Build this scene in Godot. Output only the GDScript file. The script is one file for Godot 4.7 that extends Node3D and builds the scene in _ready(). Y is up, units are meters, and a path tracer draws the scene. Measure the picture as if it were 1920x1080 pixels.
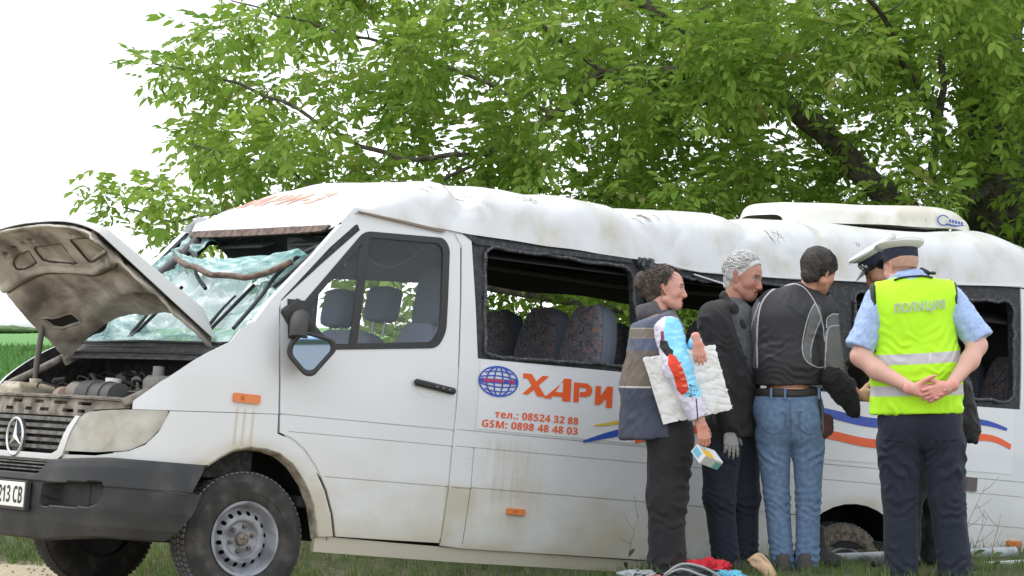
extends Node3D

# ------------------------------------------------------------------ helpers
var rng := RandomNumberGenerator.new()
var used := {}

func numbered(called: String) -> String:
	var k: int = used.get(called, 0)
	used[called] = k + 1
	return called if k == 0 else "%s_%03d" % [called, k]

func tag(o: Node3D, label: String, category: String, group := "", kind := "") -> Node3D:
	if label: o.set_meta("label", label)
	if category: o.set_meta("category", category)
	if group: o.set_meta("group", group)
	if kind: o.set_meta("kind", kind)
	return o

func thing(called: String, label: String, category: String, at := Vector3.ZERO, group := "") -> Node3D:
	var o := Node3D.new()
	o.name = numbered(called)
	add_child(o, true)
	o.position = at
	tag(o, label, category, group)
	return o

func obj(called: String, mesh: Mesh, material: Material, parent: Node = null) -> MeshInstance3D:
	var o := MeshInstance3D.new()
	o.name = numbered(called) if parent == null else called
	o.mesh = mesh
	o.material_override = material
	o.cast_shadow = GeometryInstance3D.SHADOW_CASTING_SETTING_ON
	(self if parent == null else parent).add_child(o, true)
	if called in ["lettering", "emblem_marks", "scrape", "stamped_hole", "printed_mark", "hair_strands", "tread", "grille_mesh", "air_filter_ribs", "seams", "vest_binding", "cap_chequer", "rim_disc"]: o.set_meta("kind", "stuff")
	return o

func lin(r: float, g: float, b: float) -> Color:
	return Color(r, g, b).linear_to_srgb()

func mat(r: float, g: float, b: float, rough := 0.6, metal := 0.0) -> StandardMaterial3D:
	var m := StandardMaterial3D.new()
	m.albedo_color = lin(r, g, b)
	m.roughness = rough
	m.metallic = metal
	return m

func vmat(rough := 0.8) -> StandardMaterial3D:
	var m := StandardMaterial3D.new()
	m.vertex_color_use_as_albedo = true
	m.roughness = rough
	return m

func noise_tex(frequency: float, octaves: int, cols: Array, stops: Array, noise_seed := 1, size := 256, kind := FastNoiseLite.TYPE_SIMPLEX_SMOOTH) -> NoiseTexture2D:
	var t := NoiseTexture2D.new()
	var f := FastNoiseLite.new()
	f.noise_type = kind
	f.seed = noise_seed
	f.frequency = frequency
	f.fractal_octaves = octaves
	t.noise = f
	t.width = size
	t.height = size
	t.seamless = true
	var g := Gradient.new()
	g.offsets = PackedFloat32Array(stops)
	var cc := PackedColorArray()
	for c in cols: cc.append((c as Color).linear_to_srgb())
	g.colors = cc
	t.color_ramp = g
	return t

# a material with a mottled colour laid over all three planes; metres = size of one repeat
func mottled(cols: Array, stops: Array, frequency: float, metres: float, rough := 0.7, noise_seed := 1, bump := 0.0, octaves := 5) -> StandardMaterial3D:
	var m := StandardMaterial3D.new()
	m.albedo_texture = noise_tex(frequency, octaves, cols, stops, noise_seed)
	m.uv1_triplanar = true
	m.uv1_scale = Vector3.ONE / metres
	m.roughness = rough
	if bump > 0.0:
		m.heightmap_enabled = true
		m.heightmap_texture = noise_tex(frequency * 2.0, 4, [Color.BLACK, Color.WHITE], [0.0, 1.0], noise_seed + 7)
		m.heightmap_scale = bump
	return m

func pv(a: Array) -> PackedVector2Array:
	var r := PackedVector2Array()
	for k in a.size() / 2: r.append(Vector2(a[k * 2], a[k * 2 + 1]))
	return r

func circle2(cx: float, cy: float, rx: float, ry: float, k := 24) -> PackedVector2Array:
	var r := PackedVector2Array()
	for q in k: r.append(Vector2(cx + rx * cos(TAU * q / k), cy + ry * sin(TAU * q / k)))
	return r

# rounds the corners of a polygon
func rounded(p: PackedVector2Array, rad: float, steps := 4) -> PackedVector2Array:
	var r := PackedVector2Array()
	var k := p.size()
	for q in k:
		var a := p[(q + k - 1) % k]
		var b := p[q]
		var c := p[(q + 1) % k]
		var da := (a - b)
		var dc := (c - b)
		var t: float = minf(rad, minf(da.length(), dc.length()) * 0.45)
		var p0 := b + da.normalized() * t
		var p1 := b + dc.normalized() * t
		for s in steps + 1:
			var u := float(s) / steps
			r.append(p0.lerp(b, u).lerp(b.lerp(p1, u), u))
	return r

# a ribbon polygon round a polyline, width tapering from wa to wb
func stroke2(pts: PackedVector2Array, wa: float, wb := -1.0) -> PackedVector2Array:
	if wb < 0.0: wb = wa
	var l := PackedVector2Array()
	var rr := PackedVector2Array()
	for q in pts.size():
		var d := (pts[mini(q + 1, pts.size() - 1)] - pts[maxi(q - 1, 0)]).normalized()
		var nn := Vector2(-d.y, d.x) * lerpf(wa, wb, float(q) / (pts.size() - 1)) * 0.5
		l.append(pts[q] + nn)
		rr.append(pts[q] - nn)
	rr.reverse()
	l.append_array(rr)
	return l

func spline(pts: Array, per := 6) -> Array:
	var out := []
	var k := pts.size()
	for q in k - 1:
		var p0 = pts[maxi(q - 1, 0)]
		var p1 = pts[q]
		var p2 = pts[q + 1]
		var p3 = pts[mini(q + 2, k - 1)]
		for s in per:
			var t := float(s) / per
			out.append(0.5 * ((2.0 * p1) + (p2 - p0) * t + (2.0 * p0 - 5.0 * p1 + 4.0 * p2 - p3) * t * t + (3.0 * p1 - p0 - 3.0 * p2 + p3) * t * t * t))
	out.append(pts[k - 1])
	return out

class MB:
	var v := PackedVector3Array()
	var n := PackedVector3Array()
	var uv := PackedVector2Array()
	var c := PackedColorArray()
	var i := PackedInt32Array()
	var col := Color.WHITE

	func vert(p: Vector3, nn: Vector3, u := Vector2.ZERO) -> int:
		v.append(p); n.append(nn); uv.append(u); c.append(col)
		return v.size() - 1

	func tri(a: int, b: int, d: int) -> void:
		var g := (v[b] - v[a]).cross(v[d] - v[a])
		if g.dot(n[a] + n[b] + n[d]) > 0.0:
			i.append(a); i.append(d); i.append(b)
		else:
			i.append(a); i.append(b); i.append(d)

	func quad(a: int, b: int, d: int, e: int) -> void:
		tri(a, b, d); tri(a, d, e)

	func flat(pts: Array) -> void:
		var nn: Vector3 = (pts[2] - pts[0]).cross(pts[1] - pts[0]).normalized()
		var k := []
		for p in pts: k.append(vert(p, nn, Vector2(p.x, p.y)))
		for q in range(1, k.size() - 1): tri(k[0], k[q], k[q + 1])

	func box(t: Transform3D, s: Vector3, bev := 0.006) -> void:
		var h := s * 0.5
		bev = minf(bev, minf(h.x, minf(h.y, h.z)) * 0.9)
		var id := {}
		for sx in [-1, 1]:
			for sy in [-1, 1]:
				for sz in [-1, 1]:
					var e := Vector3(sx * h.x, sy * h.y, sz * h.z)
					for a in 3:
						var p := e
						var nn := Vector3.ZERO
						nn[a] = signf(e[a])
						for b in 3:
							if b != a: p[b] -= signf(p[b]) * bev
						id[[sx, sy, sz, a]] = vert(t * p, (t.basis * nn).normalized(), Vector2(p[(a + 1) % 3], p[(a + 2) % 3]))
		for a in 3:
			var b := (a + 1) % 3
			var d := (a + 2) % 3
			for sg in [-1, 1]:
				var k := []
				for q in [[-1, -1], [1, -1], [1, 1], [-1, 1]]:
					var e := [0, 0, 0]
					e[a] = sg; e[b] = q[0]; e[d] = q[1]
					k.append(id[[e[0], e[1], e[2], a]])
				quad(k[0], k[1], k[2], k[3])
			for s1 in [-1, 1]:
				for s2 in [-1, 1]:
					var e0 := [0, 0, 0]
					e0[b] = s1; e0[d] = s2
					e0[a] = -1
					var e1 := e0.duplicate()
					e1[a] = 1
					quad(id[[e0[0], e0[1], e0[2], b]], id[[e1[0], e1[1], e1[2], b]], id[[e1[0], e1[1], e1[2], d]], id[[e0[0], e0[1], e0[2], d]])
		for sx in [-1, 1]:
			for sy in [-1, 1]:
				for sz in [-1, 1]:
					tri(id[[sx, sy, sz, 0]], id[[sx, sy, sz, 1]], id[[sx, sy, sz, 2]])

	# a tube along points with a radius for each
	func tube(pts: Array, rad: Array, sides := 8, caps := true) -> void:
		var k := pts.size()
		var up := Vector3(0.13, 0.97, 0.21).normalized()
		var rings := []
		var along := 0.0
		for q in k:
			var d: Vector3 = (pts[mini(q + 1, k - 1)] - pts[maxi(q - 1, 0)]).normalized()
			if absf(d.dot(up)) > 0.95: up = Vector3(0.97, 0.1, 0.2).normalized()
			var a := d.cross(up).normalized()
			up = a.cross(d).normalized()
			var r: float = rad[mini(q, rad.size() - 1)]
			if q > 0: along += (pts[q] - pts[q - 1]).length()
			var ring := []
			for s in sides + 1:
				var w := TAU * s / sides
				var nn := a * cos(w) + up * sin(w)
				ring.append(vert(pts[q] + nn * r, nn, Vector2(float(s) / sides, along)))
			rings.append(ring)
		for q in k - 1:
			for s in sides: quad(rings[q][s], rings[q][s + 1], rings[q + 1][s + 1], rings[q + 1][s])
		if caps:
			for e in [0, k - 1]:
				var d: Vector3 = (pts[1] - pts[0]).normalized() * -1.0 if e == 0 else (pts[k - 1] - pts[k - 2]).normalized()
				var m := vert(pts[e], d)
				for s in sides:
					var x := vert(v[rings[e][s]], d)
					var y := vert(v[rings[e][s + 1]], d)
					tri(m, x, y)

	# profile of (radius, along the axis y of t)
	func lathe(t: Transform3D, prof: Array, sides := 32) -> void:
		for q in prof.size() - 1:
			var a: Vector2 = prof[q]
			var b: Vector2 = prof[q + 1]
			var d := (b - a).normalized()
			var nn := Vector2(d.y, -d.x)
			var na := nn
			var nb := nn
			if q > 0:
				var o := (a - (prof[q - 1] as Vector2)).normalized()
				var on := Vector2(o.y, -o.x)
				if on.dot(nn) > 0.75: na = (on + nn).normalized()
			if q < prof.size() - 2:
				var o := ((prof[q + 2] as Vector2) - b).normalized()
				var on := Vector2(o.y, -o.x)
				if on.dot(nn) > 0.75: nb = (on + nn).normalized()
			var r0 := []
			var r1 := []
			for s in sides + 1:
				var w := TAU * s / sides
				var e := Vector3(cos(w), 0, sin(w))
				r0.append(vert(t * Vector3(e.x * a.x, a.y, e.z * a.x), (t.basis * Vector3(e.x * na.x, na.y, e.z * na.x)).normalized(), Vector2(float(s) / sides, a.x)))
				r1.append(vert(t * Vector3(e.x * b.x, b.y, e.z * b.x), (t.basis * Vector3(e.x * nb.x, nb.y, e.z * nb.x)).normalized(), Vector2(float(s) / sides, b.x)))
			for s in sides: quad(r0[s], r0[s + 1], r1[s + 1], r1[s])

	func ball(t: Transform3D, k := 12) -> void:
		var rows := []
		for a in k + 1:
			var ring := []
			for b in 2 * k + 1:
				var th := PI * a / k
				var ph := PI * b / k
				var p: Vector3 = Vector3(sin(th) * cos(ph), cos(th), sin(th) * sin(ph))
				ring.append(vert(t * p, (t.basis.inverse().transposed() * p).normalized(), Vector2(float(b) / k, float(a) / k)))
			rows.append(ring)
		for a in k:
			for b in 2 * k: quad(rows[a][b], rows[a][b + 1], rows[a + 1][b + 1], rows[a + 1][b])

	func pillow(t: Transform3D, s: Vector3, e := 0.35, k := 14) -> void:
		sheet(func(u, w):
			var th: float = PI * w
			var ph: float = TAU * u
			var p: Vector3 = Vector3(sin(th) * cos(ph), cos(th), sin(th) * sin(ph))
			var l := pow(pow(absf(p.x), 2.0 / e) + pow(absf(p.y), 2.0 / e) + pow(absf(p.z), 2.0 / e), -e / 2.0)
			return t * (p * l * s * 0.5), 2 * k, k, 0.0, true)

	# a sheet f(u, v), with a second skin "thick" behind it when thick is not 0
	func sheet(f: Callable, nu: int, nv: int, thick := 0.0, flip := false) -> void:
		var g := []
		for a in nu + 1:
			var row := []
			for b in nv + 1: row.append(f.call(float(a) / nu, float(b) / nv))
			g.append(row)
		var ids := [[], []]
		for skin in (2 if thick != 0.0 else 1):
			for a in nu + 1:
				var row := []
				for b in nv + 1:
					var du: Vector3 = g[mini(a + 1, nu)][b] - g[maxi(a - 1, 0)][b]
					var dv: Vector3 = g[a][mini(b + 1, nv)] - g[a][maxi(b - 1, 0)]
					var nn := du.cross(dv).normalized() * (-1.0 if flip else 1.0)
					row.append(vert(g[a][b] - nn * thick * skin, nn * (1.0 if skin == 0 else -1.0), Vector2(float(a) / nu, float(b) / nv)))
				ids[skin].append(row)
			for a in nu:
				for b in nv: quad(ids[skin][a][b], ids[skin][a + 1][b], ids[skin][a + 1][b + 1], ids[skin][a][b + 1])
		if thick != 0.0:
			var rim := []
			for a in nu + 1: rim.append([a, 0])
			for b in range(1, nv + 1): rim.append([nu, b])
			for a in range(nu - 1, -1, -1): rim.append([a, nv])
			for b in range(nv - 1, -1, -1): rim.append([0, b])
			var mid: Vector3 = g[nu / 2][nv / 2]
			for q in rim.size() - 1:
				var p: Vector3 = v[ids[0][rim[q][0]][rim[q][1]]]
				var r: Vector3 = v[ids[0][rim[q + 1][0]][rim[q + 1][1]]]
				var p2: Vector3 = v[ids[1][rim[q][0]][rim[q][1]]]
				var r2: Vector3 = v[ids[1][rim[q + 1][0]][rim[q + 1][1]]]
				var nn := (r - p).cross(p2 - p).normalized()
				if nn.dot(p - mid) < 0.0: nn = -nn
				quad(vert(p, nn), vert(r, nn), vert(r2, nn), vert(p2, nn))

	func mesh() -> ArrayMesh:
		var a := []
		a.resize(Mesh.ARRAY_MAX)
		a[Mesh.ARRAY_VERTEX] = v
		a[Mesh.ARRAY_NORMAL] = n
		a[Mesh.ARRAY_TEX_UV] = uv
		a[Mesh.ARRAY_COLOR] = c
		a[Mesh.ARRAY_INDEX] = i
		var m := ArrayMesh.new()
		m.add_surface_from_arrays(Mesh.PRIMITIVE_TRIANGLES, a)
		return m

func tf(p: Vector3, rx := 0.0, ry := 0.0, rz := 0.0) -> Transform3D:
	return Transform3D(Basis.from_euler(Vector3(deg_to_rad(rx), deg_to_rad(ry), deg_to_rad(rz))), p)

func box_mesh(s: Vector3, bev := 0.006, t := Transform3D()) -> ArrayMesh:
	var b := MB.new()
	b.box(t, s, bev)
	return b.mesh()

func tube_mesh(pts: Array, rad: Array, sides := 8) -> ArrayMesh:
	var b := MB.new()
	b.tube(pts, rad, sides)
	return b.mesh()

# basis whose y looks along d
func axis_y(d: Vector3, p := Vector3.ZERO) -> Transform3D:
	d = d.normalized()
	var x := d.cross(Vector3(0.3, 0.2, 1.0)).normalized()
	return Transform3D(Basis(x, d, x.cross(d)), p)

func _ready() -> void:
	# ---- camera, sky, sun, exposure
	var cam := Camera3D.new()
	cam.name = "camera"
	cam.position = Vector3(0, 1.44, 18)
	cam.rotation = Vector3(deg_to_rad(0.6653), 0, 0)
	cam.fov = 9.955
	cam.far = 6000.0
	cam.near = 0.1
	add_child(cam)
	cam.current = true
	var env := Environment.new()
	env.background_mode = Environment.BG_SKY
	var sky := Sky.new()
	var sm := ProceduralSkyMaterial.new()
	sm.sky_top_color = lin(0.50, 0.57, 0.68)
	sm.sky_horizon_color = lin(0.56, 0.60, 0.64)
	# a thin, uneven overcast
	var cloud := FastNoiseLite.new()
	cloud.seed = 12
	cloud.frequency = 1.0
	cloud.fractal_octaves = 5
	var cover := Image.create(1024, 512, false, Image.FORMAT_RGBA8)
	for y in 512:
		for x in 1024:
			var lon := TAU * x / 1024.0
			var lat := PI * (0.5 - (y + 0.5) / 512.0)
			var k := clampf(0.52 + 0.75 * cloud.get_noise_3d(4.0 * cos(lon) * cos(lat), 9.0 * sin(lat), 4.0 * sin(lon) * cos(lat)), 0.0, 1.0)
			cover.set_pixel(x, y, Color(1, 1, 1, k))
	sm.sky_cover = ImageTexture.create_from_image(cover)
	sm.sky_curve = 0.2
	sm.ground_bottom_color = Color(0.30, 0.33, 0.22)
	sm.ground_horizon_color = Color(0.8, 0.82, 0.8)
	sm.energy_multiplier = 1.22
	sm.sun_angle_max = 1.0
	sky.sky_material = sm
	env.sky = sky
	env.tonemap_mode = Environment.TONE_MAPPER_LINEAR
	env.tonemap_exposure = 1.27
	env.sdfgi_enabled = true
	env.ssao_enabled = true
	env.ssil_enabled = true
	var we := WorldEnvironment.new()
	we.name = "environment"
	we.environment = env
	add_child(we)
	var sun := DirectionalLight3D.new()
	sun.name = "sun"
	sun.light_energy = 0.5
	sun.light_color = Color(1.0, 0.97, 0.92)
	sun.light_angular_distance = 14.0
	sun.shadow_enabled = true
	sun.rotation = Vector3(deg_to_rad(-56.0), deg_to_rad(-118.0), 0)
	add_child(sun)

	build_ground()
	make_minibus()
	build_trees()
	build_people()
	build_small_things()
	build_grass()

# ------------------------------------------------------------------ the minibus
# Its own frame: x runs rearwards from the front axle, y up from the road, z towards the driver's side.
var plan_l := PackedFloat32Array()
var plan_x := PackedFloat32Array()
var plan_z := PackedFloat32Array()
var wob := FastNoiseLite.new()
var rib := FastNoiseLite.new()
var facet := FastNoiseLite.new()

func plan_curve() -> void:
	wob.seed = 5
	wob.frequency = 0.6
	wob.fractal_octaves = 2
	rib.seed = 9
	rib.noise_type = FastNoiseLite.TYPE_SIMPLEX
	rib.fractal_type = FastNoiseLite.FRACTAL_RIDGED
	rib.frequency = 0.9
	rib.fractal_octaves = 2
	facet.seed = 23
	facet.noise_type = FastNoiseLite.TYPE_CELLULAR
	facet.cellular_return_type = FastNoiseLite.RETURN_DISTANCE
	facet.frequency = 1.0
	facet.fractal_type = FastNoiseLite.FRACTAL_NONE
	var hx := PackedFloat32Array()
	var hz := PackedFloat32Array()
	for k in 201:
		var t := PI / 2 * k / 200.0
		hx.append(-0.42 - 0.49 * pow(sin(t), 2.0 / 2.6))
		hz.append(0.966 * pow(maxf(cos(t), 0.0), 2.0 / 2.6))
	for k in range(199, -1, -1):
		hx.append(hx[k])
		hz.append(-hz[k])
	var l := 0.0
	for k in hx.size():
		if k > 0: l += Vector2(hx[k] - hx[k - 1], hz[k] - hz[k - 1]).length()
		plan_l.append(l); plan_x.append(hx[k]); plan_z.append(hz[k])

func lookup(l: float) -> Vector2:
	var k := clampi(plan_l.bsearch(l), 1, plan_l.size() - 1)
	var t := clampf((l - plan_l[k - 1]) / maxf(plan_l[k] - plan_l[k - 1], 1e-6), 0.0, 1.0)
	return Vector2(lerpf(plan_x[k - 1], plan_x[k], t), lerpf(plan_z[k - 1], plan_z[k], t))

func side_z(h: float) -> float:
	if h < 0.5: return 0.966 - 0.25 * (0.5 - h) * (0.5 - h)
	if h < 1.15: return 0.966
	if h < 2.05: return 0.966 - 0.03 * (h - 1.15) - 0.05 * (h - 1.15) * (h - 1.15)
	return 0.8985 - 0.12 * (h - 2.05) - 0.3 * (h - 2.05) * (h - 2.05)

# s is the distance along the body's plan outline (equal to x along the side, then round the nose), h the height
func skin(s: float, h: float) -> Vector3:
	if s >= -0.42:
		return Vector3(s, h, side_z(h) + 0.004 * wob.get_noise_2d(s * 2.2, h * 4.0) * clampf((s - 0.2) * 2.0, 0.0, 1.0) * clampf((1.9 - h) * 3.0, 0.0, 1.0))
	var l := -0.42 - s
	var p := lookup(l)
	var lean := 0.16 * maxf(0.0, h - 0.8) + 0.9 * pow(maxf(0.0, h - 0.95), 2.0)
	return Vector3(p.x + lean * minf(1.0, l / 0.5), h, p.y * side_z(h) / 0.966)

func skin_n(s: float, h: float) -> Vector3:
	return (skin(s + 0.006, h) - skin(s - 0.006, h)).cross(skin(s, h + 0.006) - skin(s, h - 0.006)).normalized()

func put(b: MB, s: float, h: float, off: float, mirror := false) -> int:
	var nn := skin_n(s, h)
	var p := skin(s, h) + nn * off
	if mirror:
		p.z = -p.z
		nn.z = -nn.z
	return b.vert(p, nn, Vector2((s + 1.7) / 7.4, 1.0 - h / 2.8))

# a piece of bodywork: a polygon in (s, h) laid on the skin, with holes and a flange "thick" deep
func panel(b: MB, poly: PackedVector2Array, off := 0.0, thick := 0.012, holes := [], mirror := false, cell := 0.06) -> void:
	var lo := poly[0]
	var hi := poly[0]
	for p in poly:
		lo = lo.min(p)
		hi = hi.max(p)
	var nx := maxi(1, ceili((hi.x - lo.x) / cell))
	var ny := maxi(1, ceili((hi.y - lo.y) / cell))
	for a in nx:
		var x0 := lo.x + (hi.x - lo.x) * a / nx
		var x1 := lo.x + (hi.x - lo.x) * (a + 1) / nx
		for strip in Geometry2D.intersect_polygons(poly, PackedVector2Array([Vector2(x0, lo.y - 1), Vector2(x1, lo.y - 1), Vector2(x1, hi.y + 1), Vector2(x0, hi.y + 1)])):
			for e in ny:
				var y0 := lo.y + (hi.y - lo.y) * e / ny
				var y1 := lo.y + (hi.y - lo.y) * (e + 1) / ny
				var pieces := Geometry2D.intersect_polygons(strip, PackedVector2Array([Vector2(x0 - 1, y0), Vector2(x1 + 1, y0), Vector2(x1 + 1, y1), Vector2(x0 - 1, y1)]))
				for hole in holes:
					var left: Array[PackedVector2Array] = []
					for q in pieces:
						for r in Geometry2D.clip_polygons(q, hole):
							if not Geometry2D.is_polygon_clockwise(r) == Geometry2D.is_polygon_clockwise(q): continue
							left.append(r)
					pieces = left
				for q in pieces:
					var t := Geometry2D.triangulate_polygon(q)
					if t.is_empty(): continue
					var id := []
					for p in q: id.append(put(b, p.x, p.y, off, mirror))
					for k in t.size() / 3: b.tri(id[t[k * 3]], id[t[k * 3 + 1]], id[t[k * 3 + 2]])
	if thick > 0.0:
		for k in holes.size() + 1:
			var ring: PackedVector2Array = poly if k == 0 else holes[k - 1]
			rim(b, ring, off, thick, k > 0, mirror)

func rim(b: MB, ring: PackedVector2Array, off: float, thick: float, hole: bool, mirror: bool) -> void:
	for q in ring.size():
		var p0 := ring[q]
		var p1 := ring[(q + 1) % ring.size()]
		var parts := maxi(1, ceili((p1 - p0).length() / 0.09))
		var out2 := Vector2((p1 - p0).y, -(p1 - p0).x).normalized()
		if Geometry2D.is_point_in_polygon((p0 + p1) * 0.5 + out2 * 0.0007, ring) != hole: out2 = -out2
		for w in parts:
			var a := p0.lerp(p1, float(w) / parts)
			var d := p0.lerp(p1, float(w + 1) / parts)
			var ids := []
			for e in [[a, off], [d, off], [d, off - thick], [a, off - thick]]: ids.append(put(b, e[0].x, e[0].y, e[1], mirror))
			var mid := (a + d) * 0.5
			var dir := skin(mid.x + out2.x * 0.004, mid.y + out2.y * 0.004) - skin(mid.x, mid.y)
			if mirror: dir.z = -dir.z
			for e in ids: b.n[e] = dir.normalized()
			b.quad(ids[0], ids[1], ids[2], ids[3])

func panel_part(called: String, parent: Node, m: Material, poly: PackedVector2Array, off := 0.0, thick := 0.012, holes := [], mirror := false, cell := 0.06) -> MeshInstance3D:
	var b := MB.new()
	panel(b, poly, off, thick, holes, mirror, cell)
	return obj(called, b.mesh(), m, parent)

var fonts := {}
func glyphs(text: String, font_name: String, bold := true) -> Array:
	var t := TextMesh.new()
	if not fonts.has(font_name + str(bold)):
		var f := SystemFont.new()
		f.font_names = PackedStringArray([font_name])
		f.font_weight = 700 if bold else 400
		fonts[font_name + str(bold)] = f
	t.text = text
	t.font = fonts[font_name + str(bold)]
	t.font_size = 64
	t.pixel_size = 0.01
	t.depth = 0.02
	t.curve_step = 2.0
	t.horizontal_alignment = HORIZONTAL_ALIGNMENT_LEFT
	t.vertical_alignment = VERTICAL_ALIGNMENT_BOTTOM
	return t.get_mesh_arrays()

# front faces of a text as (triangles of) 2D points, scaled to fill width x height
func letters(text: String, width: float, height: float, font_name := "Droid Sans", bold := true) -> PackedVector2Array:
	var a := glyphs(text, font_name, bold)
	var v: PackedVector3Array = a[Mesh.ARRAY_VERTEX]
	var nn: PackedVector3Array = a[Mesh.ARRAY_NORMAL]
	var ix = a[Mesh.ARRAY_INDEX]
	var idx: PackedInt32Array = ix if ix != null and ix.size() > 0 else PackedInt32Array(range(v.size()))
	var lo := Vector2(1e9, 1e9)
	var hi := -lo
	var r := PackedVector2Array()
	for k in idx.size() / 3:
		if nn[idx[k * 3]].z < 0.9: continue
		for e in 3:
			var p := v[idx[k * 3 + e]]
			r.append(Vector2(p.x, p.y))
			lo = lo.min(Vector2(p.x, p.y))
			hi = hi.max(Vector2(p.x, p.y))
	for k in r.size(): r[k] = (r[k] - lo) / (hi - lo) * Vector2(width, height)
	return r

# lettering laid on the skin; o = lower left corner, slope = rise per metre
func skin_text(called: String, parent: Node, m: Material, text: String, o: Vector2, size: Vector2, slope := 0.0, off := 0.006, font_name := "Droid Sans") -> MeshInstance3D:
	var b := MB.new()
	var p := letters(text, size.x, size.y, font_name)
	for k in p.size() / 3:
		var id := []
		for e in 3:
			var q := p[k * 3 + e]
			id.append(put(b, o.x + q.x, o.y + q.y + q.x * slope, off))
		b.tri(id[0], id[1], id[2])
	return obj(called, b.mesh(), m, parent)

func table(a: Array, x: float) -> float:
	for k in range(1, a.size()):
		if x <= a[k][0]:
			var t := clampf((x - a[k - 1][0]) / (a[k][0] - a[k - 1][0]), 0.0, 1.0)
			t = lerpf(t, t * t * (3.0 - 2.0 * t), 0.5)
			return lerpf(a[k - 1][1], a[k][1], t)
	return a[-1][1]

const GUTTER := [[0.42, 2.0], [0.51, 2.095], [1.06, 2.07], [1.23, 2.06], [2.0, 2.05], [2.3, 2.045], [2.76, 2.015], [3.3, 2.04], [3.9, 2.08], [5.2, 2.18], [5.58, 2.15]]
const CROWN_NEAR := [[0.42, 2.0], [0.55, 2.13], [0.7, 2.22], [0.9, 2.315], [1.2, 2.35], [1.8, 2.37], [2.4, 2.36], [2.75, 2.385], [3.3, 2.40], [4.1, 2.445], [5.1, 2.515], [5.3, 2.48], [5.45, 2.38], [5.58, 2.17]]
const CROWN_FAR := [[0.42, 2.0], [0.5, 2.085], [0.66, 2.2], [0.86, 2.3], [1.09, 2.375], [1.35, 2.41], [2.0, 2.38], [2.75, 2.38], [3.3, 2.40], [4.1, 2.44], [5.1, 2.51], [5.3, 2.48], [5.45, 2.38], [5.58, 2.17]]

# the crushed high roof: u along, w from 0 (near gutter) to 1 (far gutter)
func roof(u: float, w: float, off := 0.0) -> Vector3:
	var hg := table(GUTTER, u) + 0.005 * wob.get_noise_2d(u * 3.0, 7.0) * clampf((u - 1.2) * 4.0, 0.0, 1.0)
	var zg := side_z(hg) + 0.008
	if u < 0.52: zg = lerpf(0.79, zg, clampf((u - 0.42) / 0.1, 0.0, 1.0))
	var a := PI * w
	var c := cos(a)
	var z := zg * signf(c) * pow(absf(c), 0.40)
	var top := lerpf(table(CROWN_FAR, u), table(CROWN_NEAR, u), 0.5 + 0.5 * z / zg)
	var up := pow(maxf(sin(a), 0.0), 0.40)
	var p := Vector3(u, hg + (top - hg) * up, z * (1.0 - 0.05 * up))
	var body := clampf((u - 0.55) * 3.0, 0.0, 1.0) * clampf((5.3 - u) * 4.0, 0.0, 1.0)
	var near := clampf((z + 0.3) * 2.0, 0.0, 1.0)
	var d := 0.016 * wob.get_noise_2d(u * 1.6, p.y * 3.0 + p.z) - 0.035 * maxf(0.0, rib.get_noise_2d(u * 0.75 + p.y * 0.5, p.z * 0.5 + p.y) - 0.35)
	d += 0.06 * (facet.get_noise_3d(u * 0.9 + 0.25 * p.y, p.y * 1.3, p.z * 1.1) + 0.5) * clampf((u - 0.9) * 2.0, 0.0, 1.0)
	# sharp folds: place, slant, half width, depth
	for q in [[1.18, 0.55, 0.10, 0.060], [1.36, -0.4, 0.05, 0.022], [1.02, 1.1, 0.06, -0.012], [1.75, 0.3, 0.16, 0.02], [2.40, -0.6, 0.10, 0.045], [2.62, 0.5, 0.05, 0.018], [3.05, 0.8, 0.12, 0.022], [3.42, -0.7, 0.10, 0.035], [3.62, 0.4, 0.05, 0.015]]:
		d -= 1.2 * q[3] * maxf(0.0, 1.0 - absf(u - q[0] - q[1] * (p.y - 2.2) - 0.03 * wob.get_noise_2d(p.y * 9.0, q[0] * 5.0)) / q[2]) * near
	var nn := Vector3(0, up, c).normalized()
	return p + nn * (d * body * up + off)

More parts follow.
